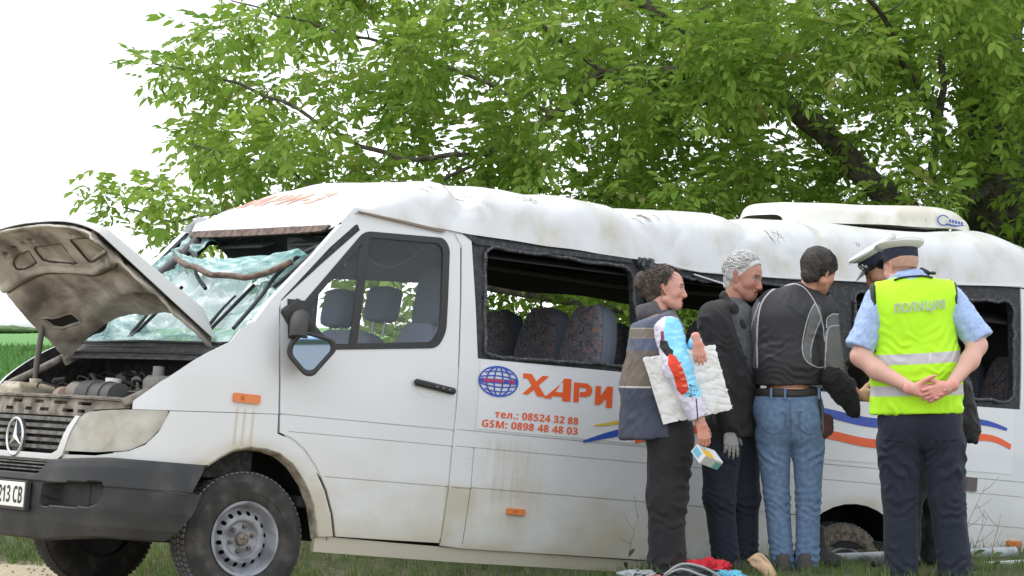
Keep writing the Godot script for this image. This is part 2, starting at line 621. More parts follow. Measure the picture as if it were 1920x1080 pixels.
func paint_texture() -> ImageTexture:
	var w := 1200
	var h := 454
	var im := Image.create(w, h, false, Image.FORMAT_RGB8)
	var f := FastNoiseLite.new()
	f.seed = 3
	f.frequency = 1.0
	f.fractal_octaves = 4
	var g := FastNoiseLite.new()
	g.seed = 8
	g.frequency = 1.0
	g.fractal_octaves = 2
	var clean := Vector3(0.60, 0.612, 0.62)
	for y in h:
		var hh := 2.8 * (1.0 - (y + 0.5) / h)
		for x in w:
			var s := (x + 0.5) / w * 7.4 - 1.7
			var col := clean
			if hh < 2.2:
				var nz := f.get_noise_2d(s * 1.7, hh * 2.6)
				var d := smoothstep(1.05, 0.30, hh) * (0.55 + 0.6 * nz)
				d += 0.10 * smoothstep(0.74, 0.69, hh) * (1.0 + nz)
				d += 0.06 * maxf(0.0, nz)
				var ar := Vector2(s, hh - 0.37).length()
				d += 0.75 * smoothstep(0.53, 0.44, ar) * (0.6 + nz)
				var ar2 := Vector2(s - 3.97, hh - 0.37).length()
				d += 0.6 * smoothstep(0.52, 0.43, ar2) * (0.6 + nz)
				var brown := 0.0
				if s > 1.15 and s < 1.95 and hh < 1.0:
					var st := g.get_noise_2d(s * 24.0, hh * 1.2)
					var fade := smoothstep(1.30, 1.42, s) * smoothstep(1.85, 1.62, s) * smoothstep(1.0, 0.93, hh) * smoothstep(0.45, 0.72, hh)
					d += fade * maxf(0.0, 0.16 + 0.55 * st * (0.6 + 0.8 * g.get_noise_2d(s * 9.0, hh * 5.0 + 3.0)) + 0.25 * nz)
					d += smoothstep(1.15, 1.18, s) * smoothstep(1.40, 1.30, s + 0.05 * nz) * smoothstep(0.715, 0.70, hh) * (0.5 + 0.5 * nz)
				if absf(s + 0.085) < 0.09 and hh > 0.82 and hh < 1.04:
					for k in 3:
						var sk: float = [-0.13, -0.085, -0.035][k]
						brown += 0.55 * exp(-pow((s - sk + 0.02 * (1.0 - hh)) / 0.008, 2.0)) * smoothstep(1.04, 0.98, hh)
				d += 0.5 * smoothstep(0.42, 0.34, hh)
				var sp := f.get_noise_2d(s * 30.0, hh * 30.0)
				if sp > 0.52 and hh < 0.72: d += 0.35
				var sc := g.get_noise_2d(s * 3.0 + hh * 40.0, hh * 70.0 + s * 2.0)
				if sc > 0.62 and hh < 1.35 and s > 1.2: d += 0.18
				d = clampf(d, 0.0, 0.9)
				col = col.lerp(Vector3(0.43, 0.395, 0.30), d)
				col = col.lerp(Vector3(0.38, 0.27, 0.14), clampf(brown, 0.0, 0.7))
			im.set_pixel(x, y, Color(col.x, col.y, col.z).linear_to_srgb())
	return ImageTexture.create_from_image(im)

func roof_tri(b: MB, p: Vector2, q: Vector2, r: Vector2, depth: int) -> void:
	if depth > 0:
		var pq := (p + q) * 0.5
		var qr := (q + r) * 0.5
		var rp := (r + p) * 0.5
		roof_tri(b, p, pq, rp, depth - 1)
		roof_tri(b, pq, q, qr, depth - 1)
		roof_tri(b, rp, qr, r, depth - 1)
		roof_tri(b, pq, qr, rp, depth - 1)
		return
	var id := []
	for e in [p, q, r]:
		var z: float = -0.80 + e.x + 0.35 * e.y
		var c := signf(z) * pow(minf(absf(z) / 0.87, 0.99), 1.0 / 0.40)
		id.append(b.vert(roof(0.63 + e.y * 1.25, acos(c) / PI, 0.0035), Vector3(-0.5, 0.86, 0)))
	b.tri(id[0], id[1], id[2])

func make_minibus() -> Node3D:
	plan_curve()
	var t := thing("crashed_minibus", "crashed white passenger minibus with crushed roof, open hood and broken windscreen", "minibus", Vector3(-1.907, 0.0016, 0.240))
	t.rotation = Vector3(0, deg_to_rad(33.2), 0)
	t.basis = Basis(Vector3.UP, deg_to_rad(33.2)) * Basis(Vector3(0, 0, 1), deg_to_rad(-5.5))
	var paint := StandardMaterial3D.new()
	paint.albedo_texture = paint_texture()
	paint.roughness = 0.42
	paint.clearcoat_enabled = true
	paint.clearcoat = 0.35
	paint.clearcoat_roughness = 0.18
	var roof_paint := mottled([Color(0.42, 0.39, 0.30), Color(0.51, 0.50, 0.46), Color(0.56, 0.56, 0.555), Color(0.61, 0.615, 0.62)], [0.10, 0.33, 0.5, 0.8], 0.02, 1.9, 0.45, 4)
	roof_paint.uv1_scale = Vector3(0.62, 0.5, 0.5)
	var white := mat(0.60, 0.612, 0.62, 0.45)
	var rubber := mottled([Color(0.014, 0.014, 0.015), Color(0.026, 0.027, 0.03), Color(0.07, 0.073, 0.08)], [0.25, 0.65, 1.0], 0.03, 0.35, 0.65, 12, 0.3)
	var black := mat(0.018, 0.018, 0.019, 0.6)
	var matte := mat(0.012, 0.012, 0.012, 0.95)
	var bumper_m := mottled([Color(0.014, 0.014, 0.015), Color(0.023, 0.0235, 0.024), Color(0.055, 0.053, 0.05)], [0.2, 0.6, 1.0], 0.012, 0.9, 0.62, 21, 0.15)
	var grey_dirt := mottled([Color(0.07, 0.062, 0.05), Color(0.17, 0.15, 0.125), Color(0.28, 0.25, 0.21)], [0.2, 0.5, 0.85], 0.018, 0.5, 0.85, 31, 0.3)

	# ---- body panels, front to rear
	panel_part("front_wing", t, paint, pv([-0.719, 0.96, -0.725, 1.001, -0.6, 1.108, -0.525, 1.158, -0.316, 1.284, -0.2, 1.346, -0.151, 1.414, -0.064, 1.466, 0.001, 1.523, 0.07, 1.59, 0.083, 1.376, 0.111, 1.002, -0.206, 0.986, -0.516, 0.969]))
	panel_part("front_wing", t, paint, pv([-0.719, 0.96, -0.725, 1.001, -0.6, 1.108, -0.525, 1.158, -0.316, 1.284, -0.2, 1.346, -0.151, 1.414, -0.064, 1.466, 0.001, 1.523, 0.07, 1.59, 0.083, 1.376, 0.111, 1.002, -0.206, 0.986, -0.516, 0.969]), 0.0, 0.012, [], true, 0.1)
	var low := pv([-0.516, 0.966, -0.206, 0.983, 0.11, 0.999, 0.115, 0.901, 0.196, 0.877, 0.275, 0.825, 0.353, 0.736, 0.422, 0.627, 0.472, 0.505, 0.498, 0.393, 0.408, 0.387, 0.395, 0.445, 0.365, 0.554, 0.306, 0.661, 0.224, 0.752, 0.14, 0.801, 0.06, 0.819, -0.035, 0.823, -0.126, 0.803, -0.208, 0.758, -0.278, 0.709, -0.393, 0.704, -0.541, 0.703, -0.676, 0.701, -0.78, 0.701, -0.784, 0.735, -0.707, 0.747, -0.624, 0.786, -0.565, 0.855, -0.541, 0.912])
	panel_part("wing_lower_panel", t, paint, low)
	panel_part("wing_lower_panel", t, paint, low, 0.0, 0.012, [], true, 0.1)
	for mir in [false, true]:
		panel_part("windscreen_pillar", t, paint, pv([-0.064, 1.466, 0.029, 1.592, 0.143, 1.714, 0.284, 1.864, 0.427, 2.026, 0.518, 2.036, 0.36, 1.894, 0.2, 1.72, 0.083, 1.592, 0.073, 1.541]), 0.0, 0.05, [], mir, 0.08)
		panel_part("pillar_seal", t, rubber, pv([0.082, 1.603, 0.199, 1.734, 0.359, 1.908, 0.492, 2.033, 0.59, 2.033, 0.431, 1.897, 0.276, 1.751, 0.082, 1.555]), -0.012, 0.02, [], mir, 0.08)
	var door_poly := pv([0.08, 1.58, 0.306, 1.793, 0.548, 2.011, 0.689, 2.041, 0.955, 2.046, 1.124, 2.027, 1.169, 1.995, 1.182, 1.444, 1.181, 1.013, 1.175, 0.699, 1.151, 0.399, 0.875, 0.396, 0.514, 0.394, 0.488, 0.506, 0.438, 0.628, 0.369, 0.743, 0.29, 0.831, 0.205, 0.886, 0.13, 0.907, 0.105, 1.212])
	var window := rounded(pv([0.19, 1.552, 0.572, 1.994, 1.057, 2.014, 1.092, 1.972, 1.086, 1.521, 1.04, 1.44, 0.374, 1.367, 0.262, 1.42]), 0.035)
	var groove := func(h: float, a: float, e: float, wide := 0.006) -> PackedVector2Array: return pv([a, h - wide * 0.5, e, h - wide * 0.5, e, h + wide * 0.5, a, h + wide * 0.5])
	var dg := [window, groove.call(1.003, 0.12, 1.19), groove.call(0.917, 0.18, 1.188, 0.004), groove.call(0.70, 0.42, 1.179, 0.005)]
	var door := panel_part("front_door", t, paint, door_poly, 0.0, 0.02, dg)
	var door_far := panel_part("front_door", t, paint, door_poly, 0.0, 0.02, [window], true, 0.12)
	for mir in [false, true]:
		var seal := MB.new()
		panel(seal, rounded(pv([0.18, 1.551, 0.568, 2.005, 1.064, 2.023, 1.102, 1.973, 1.097, 1.516, 1.048, 1.429, 0.368, 1.358, 0.253, 1.414]), 0.045), 0.004, 0.016, [rounded(pv([0.228, 1.551, 0.585, 1.973, 1.031, 1.991, 1.059, 1.954, 1.056, 1.53, 1.016, 1.46, 0.398, 1.391, 0.292, 1.445]), 0.04)], mir, 0.12)
		obj("window_seal", seal.mesh(), mat(0.014, 0.014, 0.015, 0.5), door_far if mir else door)
	panel_part("window_divider", door, mat(0.014, 0.014, 0.015, 0.5), pv([0.556, 1.985, 0.60, 1.985, 0.548, 1.385, 0.504, 1.385]), 0.005, 0.014)
	panel_part("window_corner_cover", door, rubber, pv([0.135, 1.40, 0.12, 1.60, 0.215, 1.60, 0.30, 1.47, 0.40, 1.385, 0.25, 1.37]), 0.006, 0.012)
	var glass := mat(0.72, 0.8, 0.86, 0.03)
	glass.transparency = BaseMaterial3D.TRANSPARENCY_ALPHA
	glass.albedo_color.a = 0.05
	glass.metallic_specular = 0.28
	panel_part("window_pane", door, glass, pv([0.228, 1.551, 0.585, 1.973, 1.031, 1.991, 1.059, 1.954, 1.056, 1.53, 1.016, 1.46, 0.398, 1.391, 0.292, 1.445]), -0.006, 0.0, [], false, 0.3)
	# door handle with its recess
	panel_part("handle_recess", door, mat(0.62, 0.63, 0.63, 0.5), circle2(1.0, 1.225, 0.075, 0.062, 20), 0.0015, 0.0)
	var hb := MB.new()
	hb.box(tf(Vector3(1.036, 1.223, 0.983), 0, 0, -7.0), Vector3(0.265, 0.036, 0.03), 0.012)
	obj("door_handle", hb.mesh(), black, door)
	var lock := MB.new()
	for k in 3: lock.ball(Transform3D(Basis.from_scale(Vector3(0.011, 0.008, 0.006)), Vector3(1.04 + 0.04 * k, 1.222 - 0.005 * k, 0.999)), 6)
	obj("lock", lock.mesh(), mat(0.12, 0.12, 0.12, 0.4, 0.6), door)

	for mir in [false, true]: panel_part("roof_rail", t, white, pv([0.43, 2.015, 0.53, 2.035, 0.548, 2.0, 0.70, 2.03, 0.955, 2.035, 1.124, 2.015, 1.20, 1.97, 1.24, 2.06, 1.24, 2.09, 1.06, 2.10, 0.8, 2.115, 0.51, 2.125, 0.43, 2.04]), -0.006, 0.0, [], mir)
	# rear side of the body
	var side := pv([1.135, 2.055, 1.180, 1.99, 1.191, 1.445, 1.190, 1.013, 1.184, 0.70, 1.160, 0.385, 1.3, 0.378, 2.4, 0.385, 3.52, 0.40])
	for k in 17: side.append(Vector2(3.97 - 0.44 * cos(PI * k / 16.0), 0.40 + 0.395 * sin(PI * k / 16.0)))
	side.append_array(pv([4.42, 0.40, 5.5, 0.42, 5.53, 1.2, 5.53, 2.0, 5.5, 2.15, 5.19, 2.175, 5.19, 1.443, 4.838, 1.433, 2.233, 1.409, 1.306, 1.398, 1.238, 2.05]))
	var grooves := [groove.call(1.008, 1.205, 5.48), groove.call(0.92, 1.205, 5.48, 0.004), groove.call(0.705, 1.325, 3.60, 0.005), groove.call(0.735, 4.40, 5.48, 0.005), pv([1.318, 0.92, 1.326, 0.92, 1.326, 0.70, 1.318, 0.70]), pv([1.205, 0.703, 1.326, 0.703, 1.326, 0.694, 1.205, 0.694]), pv([1.318, 0.70, 1.324, 0.70, 1.30, 0.40, 1.294, 0.40])]
	var rear := panel_part("body_side", t, paint, side, 0.0, 0.012, grooves, false, 0.07)
	panel_part("body_side", t, paint, side, 0.0, 0.012, [], true, 0.14)
	# the sheet behind the joints
	panel_part("inner_skin", t, paint, pv([0.13, 0.92, 0.45, 0.65, 0.6, 0.42, 3.4, 0.43, 3.56, 0.86, 4.38, 0.86, 4.5, 0.45, 5.45, 0.46, 5.45, 1.38, 0.5, 1.34, 0.13, 1.3]), -0.007, 0.0, [], false, 0.14)
	panel_part("sill", t, paint, pv([0.40, 0.388, 0.505, 0.388, 1.16, 0.378, 2.5, 0.378, 3.5, 0.395, 3.5, 0.32, 2.5, 0.31, 1.2, 0.30, 0.40, 0.305]), -0.016, 0.03)
	# window band of black rubber with three openings a side
	var w1 := rounded(pv([1.33, 2.008, 2.313, 1.995, 2.36, 1.445, 1.43, 1.417, 1.35, 1.43]), 0.07)
	var w2 := rounded(pv([2.46, 1.99, 2.75, 1.972, 3.219, 2.0, 3.707, 2.035, 3.71, 1.445, 2.47, 1.44]), 0.06)
	var w3 := rounded(pv([3.893, 2.03, 5.13, 2.085, 5.14, 1.48, 3.9, 1.46]), 0.08)
	var band := pv([1.244, 2.07, 1.312, 1.402, 2.233, 1.413, 4.838, 1.437, 5.186, 1.447, 5.186, 2.19, 3.9, 2.10, 3.3, 2.06, 2.76, 2.035, 2.3, 2.06])
	for mir in [false, true]:
		panel_part("window_surround", t, rubber, band, -0.008, 0.05, [w1, w2, w3], mir, 0.07)
	# torn edges of the seals round the broken windows
	var torn := mottled([Color(0.02, 0.02, 0.022), Color(0.06, 0.065, 0.07), Color(0.3, 0.3, 0.3)], [0.3, 0.65, 1.0], 0.05, 0.3, 0.6, 41)
	rng.seed = 77
	for win in [w1, w2, w3]:
		var pts := []
		for q in win.size():
			var d: Vector2 = win[(q + 1) % win.size()] - win[q]
			var steps := maxi(1, int(d.length() / 0.05))
			for e in steps:
				var p: Vector2 = win[q] + d * (float(e) / steps) + Vector2(rng.randf_range(-0.006, 0.006), rng.randf_range(-0.007, 0.007))
				pts.append(skin(p.x, p.y) + Vector3(0, 0, rng.randf_range(-0.012, 0.006)))
		pts.append(pts[0])
		var b := MB.new()
		b.tube(pts, [0.011], 6, false)
		obj("torn_seal", b.mesh(), torn, t)
	var crumple := MB.new()
	for k in 9:
		var pts := []
		for e in 10: pts.append(skin(2.33 + 0.1 * rng.randf() + 0.012 * e, 2.05 - 0.035 * e) + Vector3(rng.randf_range(-0.03, 0.03), 0, rng.randf_range(-0.01, 0.035)))
		crumple.tube(spline(pts, 3), [0.013], 6)
	obj("crumpled_seal", crumple.mesh(), torn, t)
	for k in 2:
		var pts := [skin(2.72, 2.0) + Vector3(0, 0, 0.012), skin(2.95, 1.965) + Vector3(0, 0, 0.012), skin(3.10 + 0.12 * k, 1.91 + 0.06 * k) + Vector3(0, 0, -0.02)]
		obj("bent_trim_strip", tube_mesh(pts, [0.007], 6), mat(0.55, 0.56, 0.57, 0.35, 0.5), t)
	panel_part("roof_gutter_strip", t, mat(0.6, 0.61, 0.62, 0.4), pv([2.55, 2.042, 2.76, 2.028, 3.3, 2.052, 3.9, 2.093, 5.19, 2.195, 5.19, 2.183, 3.9, 2.081, 3.3, 2.04, 2.76, 2.016, 2.55, 2.03]), 0.014, 0.01)
	panel_part("roof_gutter_strip", t, mat(0.2, 0.15, 0.11, 0.6), pv([0.52, 2.105, 0.8, 2.085, 1.06, 2.062, 1.06, 2.05, 0.8, 2.073, 0.52, 2.098]), 0.016, 0.012)
	panel_part("roof_gutter_strip", t, rubber, pv([1.20, 2.075, 1.30, 2.04, 1.6, 2.035, 2.3, 2.05, 2.3, 2.02, 1.6, 2.012, 1.27, 2.01, 1.19, 2.055]), 0.004, 0.02)

	# roof
	var rb := MB.new()
	rb.sheet(func(a, b): return roof(0.42 + 5.16 * a, b), 220, 80)
	var ro := obj("roof", rb.mesh(), roof_paint, t)
	rb = MB.new()
	rb.sheet(func(a, b): return roof(0.50 + 5.0 * a, 0.03 + 0.94 * b, -0.06), 40, 20)
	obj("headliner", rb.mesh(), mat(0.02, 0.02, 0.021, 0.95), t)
	var back := MB.new()
	back.sheet(func(a, b): return Vector3(5.54, lerpf(0.42, 2.17, a), lerpf(0.93, -0.93, b) * side_z(lerpf(0.42, 2.17, a)) / 0.966), 8, 4, 0.03)
	obj("rear_door", back.mesh(), paint, t)
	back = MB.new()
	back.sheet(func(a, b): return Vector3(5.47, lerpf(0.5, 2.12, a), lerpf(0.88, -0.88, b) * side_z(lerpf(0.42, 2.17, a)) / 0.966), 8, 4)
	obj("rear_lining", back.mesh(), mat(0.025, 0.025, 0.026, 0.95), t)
	# scrapes and dents with dirt on the roof
	var scrape := mat(0.25, 0.22, 0.17, 0.8)
	rng.seed = 5
	for q in [[1.02, 0.26, 3, 0.10], [1.22, 0.25, 3, 0.10], [1.62, 0.22, 4, 0.08], [2.44, 0.24, 6, 0.12], [3.28, 0.22, 6, 0.12], [3.95, 0.12, 2, 0.04]]:
		var b := MB.new()
		for k in q[2]:
			var pts := []
			var u0: float = q[0] + rng.randf_range(-0.1, 0.1)
			var w0: float = q[1] + rng.randf_range(-0.05, 0.03)
			var lean := rng.randf_range(0.1, 0.5)
			for e in 8: pts.append(roof(u0 + lean * q[3] * e / 7.0 + rng.randf_range(-0.012, 0.012), w0 - q[3] * 0.8 * e / 7.0, 0.0))
			b.tube(pts, [0.001, 0.0022, 0.0028, 0.0016, 0.0026, 0.0018, 0.0012, 0.0006], 4)
		obj("scrape", b.mesh(), scrape, ro)
	# air conditioner on the roof
	var cream := mottled([Color(0.55, 0.52, 0.43), Color(0.72, 0.70, 0.63), Color(0.78, 0.77, 0.72)], [0.15, 0.45, 0.8], 0.01, 1.0, 0.5, 51)
	var ac_top := [[3.86, 2.465], [3.93, 2.52], [3.9, 2.545], [4.28, 2.575], [5.0, 2.64], [5.1, 2.635], [5.2, 2.60], [5.31, 2.545]]
	var ac_bot := [[3.86, 2.40], [4.05, 2.43], [4.0, 2.455], [4.6, 2.50], [5.1, 2.535], [5.31, 2.54]]
	var ac := MB.new()
	ac.sheet(func(a, b):
		var u: float = lerpf(3.86, 5.31, a)
		var c: float = cos(PI * b)
		var up: float = pow(sin(PI * b), 0.45)
		var bot: float = table(ac_bot, u)
		var wz: float = 0.44 * pow(clampf(sin(PI * clampf((u - 3.84) / 1.49, 0.0, 1.0)), 0.0, 1.0), 0.22)
		return Vector3(u, lerpf(bot, maxf(table(ac_top, u) + 0.03, bot), up), wz * signf(c) * pow(absf(c), 0.45)), 60, 30)
	var acn := obj("air_conditioner", ac.mesh(), cream, t)
	ac = MB.new()
	ac.sheet(func(a, b):
		var u: float = lerpf(3.95, 5.27, a)
		var c: float = cos(PI * b)
		return Vector3(u, table(ac_bot, u) - 0.05 + 0.05 * sin(PI * b), 0.41 * signf(c) * pow(absf(c), 0.4) * pow(clampf(sin(PI * (u - 3.84) / 1.49), 0.0, 1.0), 0.2)), 40, 16)
	obj("air_conditioner_base", ac.mesh(), mat(0.05, 0.048, 0.045, 0.8), acn)
	var blue := mat(0.03, 0.09, 0.34, 0.45)
	var faded := mat(0.30, 0.34, 0.45, 0.5)
	var mark := MB.new()
	rng.seed = 3
	for k in 11: mark.box(tf(Vector3(4.55 + 0.024 * k, 2.545 + 0.0012 * k, 0.429), -8), Vector3(0.016, rng.randf_range(0.014, 0.022), 0.003), 0.001)
	obj("printed_mark", mark.mesh(), faded, acn)
	mark = MB.new()
	var ringp := []
	for k in 15: ringp.append(Vector3(4.93 + 0.045 * cos(0.6 + TAU * k / 17.0), 2.572 + 0.03 * sin(0.6 + TAU * k / 17.0), 0.427))
	mark.tube(ringp, [0.004], 5)
	mark.tube([Vector3(4.95, 2.55, 0.429), Vector3(5.03, 2.548, 0.425), Vector3(5.12, 2.562, 0.408)], [0.005, 0.006, 0.002], 5)
	for k in 5: mark.box(tf(Vector3(4.985 + 0.027 * k, 2.575 - 0.001 * k, 0.426 - 0.004 * k), -8), Vector3(0.017, 0.02, 0.003), 0.001)
	obj("printed_mark", mark.mesh(), blue, acn)

	# ---- printing on the sides
	panel_part("sign_sheet", rear, mat(0.64, 0.65, 0.66, 0.4), pv([1.322, 1.392, 2.233, 1.402, 4.838, 1.428, 5.14, 1.436, 5.14, 1.05, 2.4, 1.022, 1.322, 1.022]), 0.0025, 0.0)
	var orange := mat(0.72, 0.10, 0.02, 0.45)
	var yellow := mat(0.62, 0.46, 0.04, 0.45)
	var royal := mat(0.018, 0.065, 0.36, 0.45)
	# the word in slanted capitals: each letter built from strokes
	var word := MB.new()
	for st in [
		pv([1.600, 1.232, 1.640, 1.232, 1.770, 1.342, 1.728, 1.342]), pv([1.612, 1.345, 1.655, 1.345, 1.755, 1.228, 1.700, 1.228]), pv([1.600, 1.345, 1.655, 1.345, 1.64, 1.318, 1.600, 1.318]),
		pv([1.740, 1.222, 1.788, 1.222, 1.872, 1.340, 1.917, 1.340, 1.918, 1.318, 1.862, 1.318]), pv([1.862, 1.216, 1.917, 1.216, 1.918, 1.340, 1.868, 1.340]), pv([1.812, 1.262, 1.868, 1.262, 1.868, 1.238, 1.797, 1.238]),
		pv([1.936, 1.218, 1.972, 1.218, 1.972, 1.322, 1.936, 1.322]), pv([1.936, 1.325, 2.024, 1.325, 2.054, 1.308, 2.060, 1.285, 2.05, 1.262, 2.015, 1.25, 1.978, 1.25, 1.978, 1.275, 2.01, 1.278, 2.023, 1.288, 2.015, 1.30, 1.936, 1.30]),
		pv([2.080, 1.215, 2.116, 1.215, 2.116, 1.318, 2.080, 1.318]), pv([2.080, 1.215, 2.124, 1.222, 2.194, 1.300, 2.155, 1.318]), pv([2.155, 1.205, 2.196, 1.205, 2.196, 1.322, 2.155, 1.322])]:
		panel(word, st, 0.006 + 0.0004 * word.i.size() / 60.0, 0.0, [], false, 0.2)
	obj("lettering", word.mesh(), orange, rear)
	skin_text("lettering", rear, orange, "тел.: 08524 32 88", Vector2(1.433, 1.092), Vector2(0.545, 0.04), 0.004)
	skin_text("lettering", rear, orange, "GSM: 0898 48 48 03", Vector2(1.356, 1.036), Vector2(0.622, 0.04), 0.006)
	var gl := MB.new()
	var gc := Vector2(1.442, 1.286)
	for k in [1.0, 0.62, 0.22]:
		var rr := PackedVector2Array()
		for e in 33: rr.append(gc + Vector2(0.125 * k * cos(TAU * e / 32.0), 0.079 * sin(TAU * e / 32.0)))
		panel(gl, stroke2(rr, 0.009), 0.006 + 0.0006 * k, 0.0, [], false, 0.3)
	for k in [-0.055, -0.03, 0.03, 0.055]:
		var half := 0.125 * sqrt(1.0 - pow(k / 0.079, 2.0))
		var rr := PackedVector2Array()
		for e in 9: rr.append(gc + Vector2(lerpf(-half, half, e / 8.0), k - 0.012 * signf(k) * pow(lerpf(-1, 1, e / 8.0), 2.0)))
		panel(gl, stroke2(rr, 0.007), 0.0069, 0.0, [], false, 0.3)
	panel(gl, pv([1.318, 1.272, 1.566, 1.278, 1.566, 1.302, 1.318, 1.296]), 0.0075, 0.0, [], false, 0.3)
	obj("globe_emblem", gl.mesh(), mat(0.03, 0.075, 0.40, 0.45), rear)
	gl = MB.new()
	rng.seed = 12
	for k in 9:
		if k == 6: continue
		var x := 1.342 + 0.023 * k
		panel(gl, pv([x, 1.279 + 0.0006 * k, x + 0.017, 1.279 + 0.0006 * k, x + 0.017, 1.294 + 0.0006 * k, x, 1.294 + 0.0006 * k]), 0.009, 0.0, [], false, 0.3)
	obj("emblem_marks", gl.mesh(), mat(0.55, 0.03, 0.04, 0.5), rear)
	for st in [
		[royal, [[2.02, 1.006], [2.15, 1.045], [2.29, 1.085], [2.6, 1.19], [2.95, 1.29], [3.3, 1.33], [3.7, 1.302], [4.07, 1.273], [4.5, 1.315], [4.876, 1.342], [5.085, 1.315]], [0.012, 0.03, 0.04, 0.05, 0.055, 0.052, 0.05, 0.055, 0.05, 0.035, 0.018]],
		[orange, [[2.37, 1.034], [2.6, 1.09], [2.95, 1.17], [3.3, 1.20], [3.72, 1.18], [4.08, 1.153], [4.5, 1.2], [4.92, 1.255], [5.12, 1.213]], [0.02, 0.04, 0.05, 0.052, 0.05, 0.05, 0.05, 0.04, 0.03]],
		[yellow, [[2.086, 1.100], [2.234, 1.128], [2.6, 1.22], [2.95, 1.34], [3.3, 1.38], [3.6, 1.37]], [0.008, 0.018, 0.02, 0.02, 0.015, 0.004]]]:
		var b := MB.new()
		var pts := []
		for p in st[1]: pts.append(Vector2(p[0], p[1]))
		var wd := []
		for q in st[2]: wd.append(Vector2(q, 0))
		pts = spline(pts, 6)
		wd = spline(wd, 6)
		var ids := []
		for q in pts.size():
			var d: Vector2 = (pts[mini(q + 1, pts.size() - 1)] - pts[maxi(q - 1, 0)]).normalized()
			var nn: Vector2 = Vector2(-d.y, d.x) * wd[q].x * 0.5
			ids.append([put(b, pts[q].x + nn.x, pts[q].y + nn.y, 0.0055), put(b, pts[q].x - nn.x, pts[q].y - nn.y, 0.0055)])
			if q > 0: b.quad(ids[q - 1][0], ids[q][0], ids[q][1], ids[q - 1][1])
		obj("stripe", b.mesh(), st[0], rear)
	var rt := MB.new()
	var lp := letters("ХАРИ-3", 1.02, 0.12)
	for k in lp.size() / 3: roof_tri(rt, lp[k * 3], lp[k * 3 + 1], lp[k * 3 + 2], 3)
	obj("lettering", rt.mesh(), mat(0.80, 0.36, 0.26, 0.6), ro)
	# side lamps
	var amber := mat(0.62, 0.16, 0.02, 0.25)
	amber.clearcoat_enabled = true
	for q in [[-0.163, 1.09, -0.009, 1.088, -0.009, 1.042, -0.163, 1.044], [1.558, 0.613, 1.675, 0.611, 1.675, 0.578, 1.558, 0.58], [5.14, 0.656, 5.25, 0.656, 5.25, 0.62, 5.14, 0.62]]:
		var lp2 := panel_part("side_lamp", t, amber, rounded(pv(q), 0.008), 0.016, 0.018)
		panel_part("lamp_lens", lp2, mat(0.42, 0.10, 0.02, 0.3), pv([q[0] + 0.04, q[1] - 0.012, q[0] + 0.06, q[1] - 0.012, q[0] + 0.06, q[5] + 0.012, q[0] + 0.04, q[5] + 0.012]), 0.0175, 0.0)
	panel_part("side_reflector", t, mat(0.09, 0.075, 0.07, 0.4), pv([4.79, 1.01, 4.87, 1.01, 4.87, 0.93, 4.79, 0.93]), 0.012, 0.014)

	# ---- nose: headlights, grille, bumper
	for mir in [false, true]:
		panel_part("headlight_strip", t, paint, pv([-1.13, 0.705, -0.89, 0.712, -0.77, 0.733, -0.70, 0.735, -0.70, 0.69, -1.13, 0.66]), 0.0, 0.02, [], mir)
		var hl_poly := rounded(pv([-1.126, 0.724, -1.088, 0.807, -1.035, 0.893, -0.988, 0.928, -0.86, 0.945, -0.721, 0.957, -0.522, 0.967, -0.559, 0.875, -0.617, 0.797, -0.708, 0.749, -0.887, 0.729]), 0.02)
		var lens := mottled([Color(0.42, 0.39, 0.31), Color(0.60, 0.575, 0.50), Color(0.7, 0.69, 0.63)], [0.2, 0.5, 0.9], 0.008, 0.5, 0.30, 55)
		lens.transparency = BaseMaterial3D.TRANSPARENCY_ALPHA
		lens.albedo_color.a = 0.62
		lens.clearcoat_enabled = true
		var house := panel_part("headlight", t, mat(0.50, 0.47, 0.40, 0.35, 0.3), hl_poly, -0.055, 0.0, [], mir)
		panel_part("headlight_lens", house, lens, hl_poly, 0.006, 0.02, [], mir)
		panel_part("headlight_seal", house, mat(0.05, 0.05, 0.05, 0.7), hl_poly, -0.014, 0.03, [rounded(pv([-1.105, 0.738, -1.07, 0.81, -1.02, 0.885, -0.98, 0.912, -0.86, 0.93, -0.721, 0.942, -0.55, 0.95, -0.575, 0.88, -0.63, 0.807, -0.715, 0.763, -0.887, 0.743]), 0.02)], mir)
		for q in [[-0.90, 0.835, 0.088, 0.52, 0.5, 0.42], [-0.72, 0.85, 0.05, 0.6, 0.36, 0.22]]:
			var bb := MB.new()
			var nn := skin_n(q[0], q[1])
			if mir: nn.z = -nn.z
			var pp := skin(q[0], q[1]) * Vector3(1, 1, -1 if mir else 1)
			bb.lathe(axis_y(nn, pp - nn * 0.05), [Vector2(0.005, -0.05), Vector2(q[2] * 0.5, -0.045), Vector2(q[2] * 0.85, -0.015), Vector2(q[2], 0.03)], 24)
			obj("lamp_reflector", bb.mesh(), mat(q[3], q[4], q[5], 0.3, 0.35), house)
			bb = MB.new()
			bb.ball(Transform3D(Basis.from_scale(Vector3.ONE * 0.018), pp - nn * 0.05), 8)
			obj("lamp_bulb", bb.mesh(), mat(0.6, 0.5, 0.3, 0.3), house)
	var s_mid := -0.42 - plan_l[plan_l.size() / 2]
	var grille_m := mottled([Color(0.05, 0.047, 0.044), Color(0.12, 0.112, 0.10), Color(0.2, 0.185, 0.165)], [0.2, 0.55, 0.9], 0.02, 0.4, 0.7, 61)
	var gs := func(z: float) -> float: return s_mid + z   # near the middle of the nose the outline runs across
	var gr := panel_part("grille", t, matte, pv([-1.17, 0.68, s_mid - (-1.17 - s_mid), 0.68, s_mid - (-1.20 - s_mid), 0.93, -1.20, 0.93]), -0.05, 0.0)
